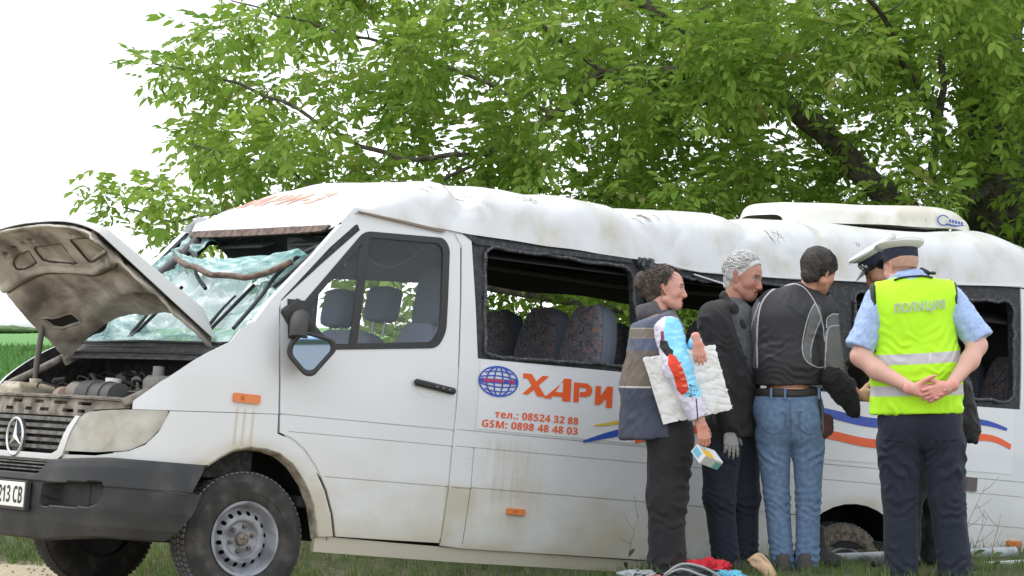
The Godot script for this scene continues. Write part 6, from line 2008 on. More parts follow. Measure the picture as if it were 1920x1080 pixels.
func dark_man() -> void:
	var t := thing("person", "dark haired man seen from behind in black and grey sports top and jeans", "person", Vector3(1.519, 0.085, 0.130), "people gathered beside the minibus")
	var sk := Color(0.50, 0.24, 0.165)
	var head := facing(Vector3(0.62, -0.42, -0.66), Vector3(0.32, 1, -0.28), Vector3(0.144, 1.654, -0.050), 0.97)
	var hand := hand_bones(Vector3(0.360, 0.980, -0.040), Vector3(1, 0.02, -0.15), Vector3(0, 0.2, -1), 1.0, [1.25, 1.3, 1.3, 1.25, 0.9], 1.0)
	finish_body(t, [
		[Vector3(0.066, 1.519, -0.050), Vector3(0.118, 1.605, -0.060), 0.06, 0.055, 0.03], [Vector3(-0.026, 1.389, -0.020), Vector3(-0.026, 0.928, 0.000), 0.11, 0.12, 0.04], [Vector3(-0.115, 0.784, 0.000), Vector3(-0.049, 0.078, 0.000), 0.08, 0.04, 0.03], [Vector3(0.072, 0.784, 0.000), Vector3(0.072, 0.078, 0.000), 0.08, 0.04, 0.03],
		[Vector3(0.187, 1.418, -0.010), Vector3(0.228, 1.101, 0.020), 0.045, 0.038, 0.03], [Vector3(0.228, 1.101, 0.020), Vector3(0.355, 0.980, -0.040), 0.036, 0.027, 0.02]],
		head, [hand], sk, Color(0.02, 0.015, 0.012), Color(0.62, 0.40, 0.24), 0.4, 0.3)
	hair_mesh("hair", t, head, [[Vector3(0, 0.07, 0.03), Vector3(0, 0.06, 0.05), 0.04, 0.04, 0.03, Vector3(1, 0, 0), 1.4]], 0.011,
		[[Vector3(0, -0.62, 0.8), 0.026], [Vector3(0, -1, 0.6), 0.062]], [Color(0.006, 0.005, 0.0045), Color(0.05, 0.038, 0.03)], 0.004, 18.0, 18.0)
	strands(t, head, 650, 0.035, 0.6, func(p: Vector3) -> Vector3: return Vector3(p.x * 3.0, -0.5, 0.1 if p.y > 0.09 else -0.4), func(d: Vector3) -> bool: return d.y > -0.55 and d.z < 0.40 + 0.5 * d.y and (d.y > 0.15 or d.z < -0.1), [Color(0.005, 0.0045, 0.004), Color(0.045, 0.034, 0.026)], 63, 0.002)
	# sports top: grey inserts and pale piping, printed on black
	var im := Image.create(512, 512, false, Image.FORMAT_RGB8)
	im.fill(lin(0.022, 0.021, 0.023))
	var m2 := func(x: float, y: float) -> Vector2: return Vector2((x - 1395.0) / 240.0 * 512.0, (y - 500.0) / 240.0 * 512.0)   # the top's own cloth measure: 240 units across
	var poly := func(a: Array) -> PackedVector2Array:
		var r := PackedVector2Array()
		for k in a.size() / 2: r.append(m2.call(a[k * 2], a[k * 2 + 1]))
		return r
	var grey := lin(0.135, 0.13, 0.132)
	draw_poly(im, poly.call([1527, 567, 1516, 590, 1503, 640, 1502, 662, 1509, 676, 1520, 684, 1516, 665, 1524, 635, 1540, 595, 1536, 575]), grey)
	draw_poly(im, poly.call([1549, 605, 1556, 590, 1575, 588, 1580, 605, 1585, 770, 1542, 762, 1546, 640]), grey)
	draw_poly(im, poly.call([1404, 590, 1424, 552, 1417, 600, 1415, 690, 1404, 692]), grey)
	rng.seed = 21
	for k in 4000: im.fill_rect(Rect2i(rng.randi() % 512, rng.randi() % 512, 1, 1), lin(0.03, 0.029, 0.031))
	var line := func(a: Array, w: float) -> void:
		var p: PackedVector2Array = poly.call(a)
		var s := spline(Array(p), 8)
		draw_poly(im, stroke2(PackedVector2Array(s), w), lin(0.42, 0.40, 0.44))
	line.call([1490, 531, 1506, 538, 1520, 555, 1532, 580, 1541, 610, 1544, 640], 4.0)
	line.call([1527, 567, 1514, 590, 1503, 630, 1501, 660, 1510, 678, 1530, 688, 1542, 688], 4.0)
	line.call([1539, 596, 1527, 622, 1518, 650, 1517, 670], 3.2)
	line.call([1548, 615, 1549, 598, 1560, 589, 1576, 590], 4.5)
	line.call([1547, 660, 1549, 625, 1556, 612, 1580, 610], 4.0)
	line.call([1547, 620, 1545, 680, 1544, 760], 4.0)
	line.call([1490, 531, 1455, 540, 1432, 560, 1421, 590, 1418, 640, 1418, 690], 6.5)
	line.call([1424, 566, 1412, 600, 1407, 640, 1406, 690], 4.0)
	var top := mat(1, 1, 1, 0.7)
	top.albedo_texture = ImageTexture.create_from_image(im)
	top.texture_repeat = false
	var s := 346.9 / 240.0
	var tu := Transform2D(Vector2(s, 0), Vector2(0, -s), Vector2((1487.0 - 1395.0) / 240.0, (1082.0 - 500.0) / 240.0))
	garment("sports_top", t, top, [
		[Vector3(-0.029, 1.389, -0.020), Vector3(-0.029, 1.159, 0.000), 0.140, 0.132, 0.06, Vector3(1, 0, 0), 1.32], [Vector3(-0.029, 1.159, 0.000), Vector3(-0.029, 1.000, 0.000), 0.132, 0.138, 0.05, Vector3(1, 0, 0), 1.30],
		[Vector3(-0.101, 1.470, -0.040), Vector3(0.159, 1.447, -0.030), 0.085, 0.078, 0.06], [Vector3(0.009, 1.516, -0.050), Vector3(0.072, 1.533, -0.060), 0.07, 0.068, 0.05],
		[Vector3(0.176, 1.418, -0.010), Vector3(0.222, 1.101, 0.025), 0.068, 0.055, 0.035], [Vector3(-0.153, 1.432, -0.050), Vector3(-0.193, 1.159, -0.130), 0.066, 0.055, 0.035]], 0.009,
		[[Vector3(0, -1, 0), -Vector3(-4.286, 1.038, 0.000).y], [Vector3(0.3, 1, 0.25).normalized(), Vector3(0.3, 1, 0.25).normalized().dot(Vector3(0.084, 1.585, -0.020))]], drape(0.008, [[Vector3(-0.049, 1.130, 0.130), 0.24, Vector3(0.08, 1, 0), 0.042, 0.007], [Vector3(-0.135, 1.274, 0.120), 0.15, Vector3(-0.5, 1, 0), 0.05, 0.006], [Vector3(0.110, 1.332, 0.100), 0.14, Vector3(0.7, 1, 0), 0.05, 0.006], [Vector3(0.219, 1.130, 0.060), 0.12, Vector3(0.4, 1, 0), 0.035, 0.007], [Vector3(0.009, 1.476, 0.100), 0.13, Vector3(1, 0.4, 0), 0.07, 0.005]]), tu)
	garment("dark_sleeve", t, fabric(0.013, 0.013, 0.014, 0.05, 0.05, 9), [[Vector3(0.210, 1.087, 0.030), Vector3(0.343, 0.963, -0.030), 0.062, 0.062, 0.04], [Vector3(0.199, 1.066, 0.030), Vector3(0.337, 0.911, -0.020), 0.045, 0.05, 0.05]], 0.009, [[Vector3(1, 0.2, 0).normalized(), Vector3(1, 0.2, 0).normalized().dot(Vector3(0.349, 0.971, 0.000))]], creases(0.009, 14.0, 14.0, 14.0))
	var denim := mottled([Color(0.09, 0.145, 0.24), Color(0.11, 0.175, 0.285), Color(0.13, 0.20, 0.31), Color(0.18, 0.255, 0.36)], [0.1, 0.4, 0.62, 1.0], 0.05, 0.5, 0.92, 11, 0.08)
	var leg := [
		[Vector3(-0.092, 0.885, 0.000), Vector3(0.046, 0.885, 0.000), 0.115, 0.115, 0.05], [Vector3(-0.101, 0.813, 0.035), Vector3(-0.101, 0.778, 0.030), 0.088, 0.085, 0.05], [Vector3(0.055, 0.813, 0.035), Vector3(0.055, 0.778, 0.030), 0.088, 0.085, 0.05],
		[Vector3(-0.110, 0.770, 0.000), Vector3(-0.089, 0.438, 0.000), 0.098, 0.070, 0.018], [Vector3(-0.089, 0.438, 0.000), Vector3(-0.058, 0.052, 0.000), 0.070, 0.060, 0.015], [Vector3(0.081, 0.770, 0.000), Vector3(0.081, 0.438, 0.000), 0.096, 0.068, 0.018], [Vector3(0.081, 0.438, 0.000), Vector3(0.075, 0.052, 0.000), 0.068, 0.063, 0.015]]
	var jf := garment("jeans", t, denim, leg + [[Vector3(-0.029, 1.000, 0.000), Vector3(-0.029, 0.928, 0.000), 0.122, 0.122, 0.05, Vector3(1, 0, 0), 1.42]], 0.010, [[Vector3(0, -1, 0), -0.018], [Vector3(0, 1, 0), Vector3(-4.286, 1.015, 0.000).y]], drape(0.006, [[Vector3(-0.135, 0.669, 0.050), 0.14, Vector3(0.8, 1, 0), 0.05, 0.008], [Vector3(0.095, 0.683, 0.050), 0.14, Vector3(-0.8, 1, 0), 0.05, 0.008], [Vector3(-0.089, 0.409, 0.050), 0.16, Vector3(0.25, 1, 0), 0.042, 0.009], [Vector3(0.081, 0.395, 0.050), 0.16, Vector3(-0.25, 1, 0), 0.042, 0.009], [Vector3(-0.061, 0.135, 0.040), 0.15, Vector3(0.4, 1, 0), 0.04, 0.009], [Vector3(0.075, 0.135, 0.040), 0.15, Vector3(-0.4, 1, 0), 0.04, 0.009], [Vector3(-0.020, 0.856, 0.100), 0.1, Vector3(1, 0.6, 0), 0.05, 0.005]]))
	garment("belt", t, mat(0.02, 0.019, 0.018, 0.55), [[Vector3(-0.029, 0.994, 0.000), Vector3(-0.029, 0.986, 0.000), 0.127, 0.127, 0.05, Vector3(1, 0, 0), 1.41]], 0.008, [[Vector3(0, 1, 0), Vector3(-4.286, 1.020, 0.000).y], [Vector3(0, -1, 0), -Vector3(-4.286, 0.974, 0.000).y]])
	for q in [[1442, 0], [1468, 1], [1532, 2]]:
		var b := MB.new()
		var y0 := Vector3(-4.286, 0.966, 0.000).y
		var x := Vector3((q[0] - 1487.0) * 0.002882, (1082.0 - 0) * 0.002882, 0).x
		b.box(tf(Vector3(x, y0 + 0.028, 0.128 if q[1] < 2 else 0.10)), Vector3(0.014, 0.062, 0.02), 0.003)
		obj("belt_loop", b.mesh(), denim, t)
	var stitch := MB.new()
	for q in [[[1477, 748], [1478, 780], [1481, 815]], [[1497, 770], [1540, 768]], [[1424, 770], [1428, 800], [1448, 812], [1466, 800], [1466, 772], [1424, 770]], [[1495, 770], [1496, 800], [1515, 812], [1536, 798], [1540, 768]]]:
		var pts := []
		for p in q:
			var w := Vector3((p[0] - 1487.0) * 0.002882, (1082.0 - p[1]) * 0.002882, 0)
			pts.append(Vector3(w.x, w.y, jf.front(w.x, w.y) + 0.0035))
		stitch.tube(spline(pts, 5), [0.0028], 5)
	tag(obj("seams", stitch.mesh(), mat(0.12, 0.16, 0.23, 0.9), t), "", "", "", "")
	var strip := MB.new()
	var w0 := Vector3(-0.009, 1.020, 0.000)
	strip.ball(Transform3D(Basis.from_scale(Vector3(0.06, 0.006, 0.03)), Vector3(w0.x, w0.y, 0.108)), 8)
	obj("bare_back", strip.mesh(), mat(0.5, 0.26, 0.19, 0.6), t)
	var pouch := fabric(0.07, 0.028, 0.03, 0.08, 0.05, 13)
	garment("belt_pouch", t, pouch, [[Vector3(0.141, 0.847, 0.020), Vector3(0.147, 0.790, 0.030), 0.046, 0.046, 0.02, Vector3(0, 0, 1), 0.8], [Vector3(0.182, 0.847, 0.000), Vector3(0.182, 0.796, 0.000), 0.036, 0.036, 0.02]], 0.007, [], creases(0.003, 20.0, 20.0, 20.0))
	obj("pouch_strap", tube_mesh([Vector3(0.130, 0.980, 0.100), Vector3(0.138, 0.914, 0.085), Vector3(0.141, 0.856, 0.070)], [0.009, 0.008, 0.008], 7), mat(0.025, 0.025, 0.028, 0.7), t)
	obj("pouch_zip", tube_mesh([Vector3(0.153, 0.882, 0.056), Vector3(0.156, 0.813, 0.068), Vector3(0.147, 0.755, 0.060)], [0.004], 6), mat(0.2, 0.16, 0.16, 0.4, 0.5), t)
	var sh := mat(0.06, 0.055, 0.05, 0.8)
	shoe("shoe", t, Vector3(-0.061, 0.000, 0.040), Vector3(-0.078, 0.006, -0.180), sh)
	shoe("shoe", t, Vector3(0.061, 0.000, 0.040), Vector3(0.078, 0.006, -0.180), sh)

func peaked_cap(t: Node3D, place: Transform3D, chequer: bool) -> void:
	var at := place * Transform3D(Basis.from_scale(Vector3(0.92, 0.96, 1.08)), Vector3(0, 0, -0.006))
	var white := mat(0.62, 0.62, 0.60, 0.8)
	var navy := fabric(0.018, 0.021, 0.042, 0.05, 0.04, 15)
	var b := MB.new()
	b.lathe(at, [Vector2(0.098, -0.022), Vector2(0.101, -0.012), Vector2(0.103, 0.045), Vector2(0.100, 0.052)], 40)
	var cap := obj("cap", b.mesh(), navy, t)
	b = MB.new()
	b.lathe(Transform3D(at.basis * Basis(Vector3(1, 0, 0), deg_to_rad(-5.0)), at * Vector3(0, 0.044, 0.0)), [Vector2(0.100, 0.0), Vector2(0.118, 0.010), Vector2(0.136, 0.024), Vector2(0.141, 0.031), Vector2(0.139, 0.037), Vector2(0.125, 0.043), Vector2(0.08, 0.048), Vector2(0.03, 0.049), Vector2(0.001, 0.0495)], 44)
	obj("cap_crown", b.mesh(), white, cap)
	b = MB.new()
	var ring := []
	for k in 41: ring.append(at * Vector3(0.1405 * cos(TAU * k / 40.0), 0.076 , 0.1405 * sin(TAU * k / 40.0)))
	b.tube(ring, [0.0022], 6, false)
	obj("cap_piping", b.mesh(), mat(0.5, 0.5, 0.48, 0.7), cap)
	b = MB.new()
	b.sheet(func(u, v):
		var w: float = lerpf(-1.15, 1.15, u)
		var r: float = 0.099 + 0.058 * v * cos(w * 1.1)
		return at * Vector3(r * sin(w), 0.004 - 0.03 * v * cos(w * 1.1), r * cos(w)), 20, 6, 0.004)
	obj("cap_peak", b.mesh(), mat(0.012, 0.012, 0.013, 0.18), cap)
	if chequer:
		b = MB.new()
		for k in 9:
			for r in 2:
				if (k + r) % 2 == 1: continue
				var w := lerpf(-0.7, 0.7, k / 8.0)
				b.box(at * Transform3D(Basis(Vector3.UP, w), Vector3(0.103 * sin(w), 0.014 + 0.016 * r, 0.103 * cos(w))), Vector3(0.017, 0.015, 0.004), 0.001)
		obj("cap_chequer", b.mesh(), white, cap)
	b = MB.new()
	b.ball(at * Transform3D(Basis.from_scale(Vector3(0.014, 0.018, 0.005)), Vector3(0, 0.03, 0.105)), 8)
	obj("cap_badge", b.mesh(), mat(0.5, 0.42, 0.18, 0.3, 0.8), cap)

func officer() -> void:
	var t := thing("person", "police officer in yellow green vest and white cap standing with hands behind back", "person", Vector3(2.168, 0.091, 0.500), "people gathered beside the minibus")
	var sk := Color(0.60, 0.325, 0.26)
	var head := facing(Vector3(-0.50, -0.30, -0.80), Vector3(0.0, 1, -0.1), Vector3(-0.113, 1.663, -0.020), 0.95)
	var arm_c := Color(0.62, 0.37, 0.30)
	var hand_l := hand_bones(Vector3(-0.073, 1.022, 0.232), Vector3(1, -0.18, 0.10), Vector3(0.0, 0.25, 1), -1.0, [0.35, 0.4, 0.45, 0.5, 0.5], 1.06)
	var hand_r := hand_bones(Vector3(0.107, 1.033, 0.262), Vector3(-1, -0.42, 0.06), Vector3(0.1, 0.1, -1), -1.0, [0.5, 0.55, 0.55, 0.55, 0.3], 1.06)
	finish_body(t, [
		[Vector3(-0.065, 1.538, -0.010), Vector3(-0.090, 1.651, -0.020), 0.068, 0.064, 0.03], [Vector3(-0.037, 1.383, 0.000), Vector3(-0.028, 0.931, 0.000), 0.13, 0.14, 0.04], [Vector3(-0.121, 0.762, 0.000), Vector3(-0.102, 0.042, 0.000), 0.09, 0.045, 0.03], [Vector3(0.113, 0.762, 0.000), Vector3(0.175, 0.042, 0.000), 0.09, 0.045, 0.03],
		[Vector3(-0.220, 1.482, 0.000), Vector3(-0.330, 1.191, 0.060), 0.06, 0.05, 0.03], [Vector3(-0.330, 1.191, 0.060), Vector3(-0.248, 1.118, 0.120), 0.052, 0.05, 0.03], [Vector3(-0.248, 1.118, 0.120), Vector3(-0.073, 1.022, 0.232), 0.049, 0.030, 0.03],
		[Vector3(0.152, 1.496, 0.000), Vector3(0.285, 1.248, 0.060), 0.06, 0.05, 0.03], [Vector3(0.285, 1.248, 0.060), Vector3(0.237, 1.169, 0.120), 0.05, 0.049, 0.03], [Vector3(0.237, 1.169, 0.120), Vector3(0.107, 1.027, 0.260), 0.048, 0.030, 0.03]],
		head, [hand_l, hand_r], sk, Color(0.2, 0.13, 0.09), Color(0.64, 0.31, 0.255), 0.7, 0.2,
		func(p: Vector3, _n: Vector3) -> Color:
			var k := 0.5 + 0.7 * cloth.get_noise_3d(p.x * 14.0, p.y * 14.0, p.z * 14.0)
			return arm_c.lerp(Color(0.60, 0.31, 0.245), clampf(k * 0.6, 0.0, 1.0)))
	hair_mesh("hair", t, head, [], 0.003, [[Vector3(0, -0.5, 0.86), 0.01], [Vector3(0, -1, 0.2), 0.012]], [Color(0.40, 0.235, 0.175), Color(0.50, 0.285, 0.21)], 0.0008, 60.0, 60.0)
	peaked_cap(t, head * Transform3D(Basis(Vector3(1, 0, 0), deg_to_rad(-4.0)), Vector3(0, 0.052, -0.012)), false)
	# shirt
	var shirt := fabric(0.34, 0.45, 0.68, 0.02, 0.05, 16)
	var cl := (Vector3(-0.344, 1.231, 0.055) - Vector3(-0.234, 1.482, 0.000)).normalized()
	var cr := (Vector3(0.310, 1.287, 0.055) - Vector3(0.164, 1.496, 0.000)).normalized()
	garment("shirt", t, shirt, [[Vector3(-0.220, 1.490, 0.000), Vector3(-0.353, 1.191, 0.055), 0.082, 0.078, 0.04], [Vector3(-0.169, 1.496, 0.000), Vector3(-0.107, 1.502, 0.000), 0.078, 0.078, 0.05], [Vector3(-0.107, 1.383, 0.000), Vector3(-0.079, 1.101, 0.000), 0.13, 0.13, 0.04]], 0.009, [[cl, cl.dot(Vector3(-0.344, 1.236, 0.055))]], creases(0.006, 9.0, 9.0, 9.0))
	garment("shirt", t, shirt, [[Vector3(0.158, 1.485, 0.000), Vector3(0.322, 1.242, 0.055), 0.076, 0.08, 0.04], [Vector3(0.040, 1.507, 0.000), Vector3(0.104, 1.502, 0.000), 0.078, 0.078, 0.05], [Vector3(0.020, 1.383, 0.000), Vector3(0.006, 1.101, 0.000), 0.13, 0.13, 0.04]], 0.009, [[cr, cr.dot(Vector3(0.305, 1.276, 0.055))]], creases(0.006, 9.0, 9.0, 9.0))
	garment("shirt_collar", t, shirt, [[Vector3(-0.121, 1.615, 0.055), Vector3(-0.017, 1.626, 0.045), 0.022, 0.02, 0.02], [Vector3(-0.017, 1.626, 0.045), Vector3(0.020, 1.609, -0.020), 0.02, 0.02, 0.02], [Vector3(-0.121, 1.615, 0.055), Vector3(-0.169, 1.586, 0.020), 0.022, 0.02, 0.02], [Vector3(-0.065, 1.581, 0.030), Vector3(-0.062, 1.538, 0.020), 0.07, 0.08, 0.03]], 0.008)
	# reflective vest; its print is measured on the cloth
	var im := Image.create(512, 512, false, Image.FORMAT_RGB8)
	im.fill(lin(0.46, 0.86, 0.012))
	var poly := func(a: Array) -> PackedVector2Array:
		var r := PackedVector2Array()
		for k in a.size() / 2: r.append(Vector2((a[k * 2] - 1590.0) / 280.0 * 512.0, (a[k * 2 + 1] - 500.0) / 290.0 * 512.0))
		return r
	var silver := lin(0.50, 0.48, 0.50)
	draw_poly(im, poly.call([1590, 668, 1720, 662, 1870, 652, 1870, 674, 1720, 682, 1590, 687]), silver)
	draw_poly(im, poly.call([1590, 725, 1870, 719, 1870, 738, 1590, 744]), silver)
	draw_poly(im, poly.call([1736, 661, 1739, 661, 1735, 681, 1732, 681]), lin(0.62, 0.6, 0.62))
	draw_poly(im, poly.call([1590, 500, 1637, 500, 1640, 600, 1640, 660, 1590, 660]), lin(0.03, 0.045, 0.02))
	draw_poly(im, poly.call([1783, 500, 1870, 500, 1870, 650, 1795, 650, 1794, 600]), lin(0.03, 0.045, 0.02))
	rng.seed = 6
	for k in 3500: im.fill_rect(Rect2i(rng.randi() % 512, rng.randi() % 512, 2, 1), im.get_pixel(rng.randi() % 3 + 250, 80).lerp(lin(0.5, 0.92, 0.02), 0.5)) if false else null
	var hv := mat(1, 1, 1, 0.75)
	hv.albedo_texture = ImageTexture.create_from_image(im)
	hv.texture_repeat = false
	hv.rim_enabled = true
	hv.rim = 0.2
	var sc := 354.3
	var vu := Transform2D(Vector2(sc / 280.0, 0), Vector2(0, -sc / 290.0), Vector2((1728.0 - 1590.0) / 280.0, (1090.0 - 500.0) / 290.0))
	var nl := Vector3(-1, 0.03, 0).normalized()
	var nr := Vector3(1, 0.06, 0).normalized()
	var vf := garment("reflective_vest", t, hv, [
		[Vector3(-0.045, 1.425, 0.000), Vector3(-0.028, 1.129, 0.000), 0.168, 0.168, 0.05, Vector3(1, 0, 0), 1.36], [Vector3(-0.028, 1.129, 0.000), Vector3(-0.025, 0.847, 0.000), 0.168, 0.178, 0.05, Vector3(1, 0, 0), 1.43],
		[Vector3(-0.206, 1.507, 0.000), Vector3(0.113, 1.519, 0.000), 0.096, 0.096, 0.06], [Vector3(-0.093, 1.530, 0.000), Vector3(-0.017, 1.535, 0.000), 0.105, 0.105, 0.05]], 0.009,
		[[Vector3(0.02, -1, 0).normalized(), -Vector3(-4.877, 0.889, 0.000).y], [Vector3(-1, 0.0, 0).normalized(), -Vector3(-0.279, 3.077, 0.000).x], [nr, nr.dot(Vector3(0.195, 1.312, 0.000))], [Vector3(0.0, 1, -0.75).normalized(), Vector3(0.0, 1, -0.75).normalized().dot(Vector3(-0.065, 1.606, 0.060))]], drape(0.012, [[Vector3(-0.178, 1.270, 0.150), 0.2, Vector3(0.5, 1, 0), 0.05, 0.007], [Vector3(0.133, 1.242, 0.150), 0.2, Vector3(-0.6, 1, 0), 0.055, 0.007], [Vector3(-0.023, 1.101, 0.160), 0.22, Vector3(0.15, 1, 0), 0.06, 0.008], [Vector3(-0.220, 0.931, 0.120), 0.2, Vector3(1, 0.2, 0), 0.06, 0.008], [Vector3(0.175, 0.960, 0.120), 0.2, Vector3(1, -0.3, 0), 0.06, 0.008], [Vector3(-0.037, 1.496, 0.130), 0.16, Vector3(1, 0.6, 0), 0.07, 0.005]]), vu)
	var b := MB.new()
	var lp := letters("ПОЛИЦИЯ", 0.268, 0.066)
	for k in lp.size() / 3:
		var id := []
		for e in 3:
			var q := lp[k * 3 + e]
			var x := Vector3(-0.161, 3.077, 0.000).x + q.x
			var y := Vector3(-4.877, 1.403, 0.000).y + q.y + q.x * 0.09
			id.append(b.vert(Vector3(x, y, vf.front(x, y) + 0.012), Vector3(0, 0, 1)))
		b.tri(id[0], id[1], id[2])
	obj("lettering", b.mesh(), mat(0.46, 0.47, 0.44, 0.5), t)
	# black binding round the arm holes and the neck
	b = MB.new()
	for q in [[[1637, 536], [1636, 560], [1639, 600], [1640, 640], [1636, 656]], [[1783, 526], [1788, 560], [1794, 600], [1797, 640], [1800, 654]]]:
		var pts := []
		for p in q:
			var w := Vector3((p[0] - 1728.0) * 0.002823, (1090.0 - p[1]) * 0.002823, 0)
			pts.append(Vector3(w.x, w.y, maxf(vf.front(w.x, w.y), 0.0) + 0.004))
		b.tube(spline(pts, 5), [0.0055], 6)
	var pts2 := []
	for p in [[1672, 526], [1688, 521], [1706, 519], [1726, 518], [1745, 521]]:
		var w := Vector3((p[0] - 1728.0) * 0.002823, (1090.0 - p[1]) * 0.002823, 0)
		pts2.append(Vector3(w.x, w.y, vf.front(w.x, w.y - 0.01) + 0.002))
	b.tube(spline(pts2, 5), [0.0055], 6)
	tag(obj("vest_binding", b.mesh(), mat(0.02, 0.025, 0.02, 0.8), t), "", "", "", "")
	garment("radio", t, mat(0.012, 0.012, 0.013, 0.5), [[Vector3(0.000, 1.648, 0.000), Vector3(0.034, 1.631, -0.020), 0.014, 0.016, 0.01], [Vector3(0.048, 1.631, 0.020), Vector3(0.068, 1.631, 0.000), 0.01, 0.01, 0.01]], 0.006)
	var tf2 := garment("trousers", t, fabric(0.0145, 0.018, 0.032, 0.05, 0.05, 18), [
		[Vector3(-0.085, 0.875, 0.000), Vector3(0.068, 0.875, 0.000), 0.148, 0.148, 0.06], [Vector3(-0.113, 0.804, 0.035), Vector3(-0.107, 0.768, 0.030), 0.11, 0.105, 0.05], [Vector3(0.085, 0.804, 0.035), Vector3(0.090, 0.768, 0.030), 0.11, 0.105, 0.05],
		[Vector3(-0.124, 0.734, 0.000), Vector3(-0.116, 0.452, 0.000), 0.120, 0.094, 0.02], [Vector3(-0.116, 0.452, 0.000), Vector3(-0.113, 0.034, 0.020), 0.093, 0.086, 0.02], [Vector3(0.116, 0.734, 0.000), Vector3(0.130, 0.452, 0.000), 0.120, 0.096, 0.02], [Vector3(0.130, 0.452, 0.000), Vector3(0.178, 0.034, 0.020), 0.095, 0.09, 0.02]], 0.010, [[Vector3(0, -1, 0), -0.02]],
		drape(0.010, [[Vector3(-0.135, 0.621, 0.100), 0.22, Vector3(0.7, 1, 0), 0.085, 0.014], [Vector3(0.133, 0.621, 0.100), 0.22, Vector3(-0.7, 1, 0), 0.085, 0.014], [Vector3(-0.107, 0.423, 0.100), 0.16, Vector3(-0.3, 1, 0), 0.06, 0.010], [Vector3(0.133, 0.395, 0.100), 0.18, Vector3(0.5, 1, 0), 0.065, 0.012], [Vector3(-0.107, 0.113, 0.100), 0.16, Vector3(0.6, 1, 0), 0.055, 0.010], [Vector3(0.175, 0.113, 0.100), 0.18, Vector3(-0.6, 1, 0), 0.06, 0.012]]))
	for q in [[1652, 822, 1690, 826], [1748, 826, 1790, 822]]:
		var welt := []
		for e in 5:
			var wx: float = lerpf(q[0], q[2], e / 4.0)
			var wy: float = lerpf(q[1], q[3], e / 4.0)
			var w := Vector3((wx - 1728.0) * 0.002823, (1090.0 - wy) * 0.002823, 0)
			welt.append(Vector3(w.x, w.y, tf2.front(w.x, w.y) + 0.002))
		obj("pocket_welt", tube_mesh(welt, [0.004], 5), mat(0.010, 0.012, 0.02, 0.9), t)
	shoe("shoe", t, Vector3(-0.107, 0.000, 0.050), Vector3(-0.135, 0.006, -0.200), mat(0.012, 0.012, 0.012, 0.4))
	shoe("shoe", t, Vector3(0.175, 0.000, 0.050), Vector3(0.198, 0.006, -0.200), mat(0.012, 0.012, 0.012, 0.4))

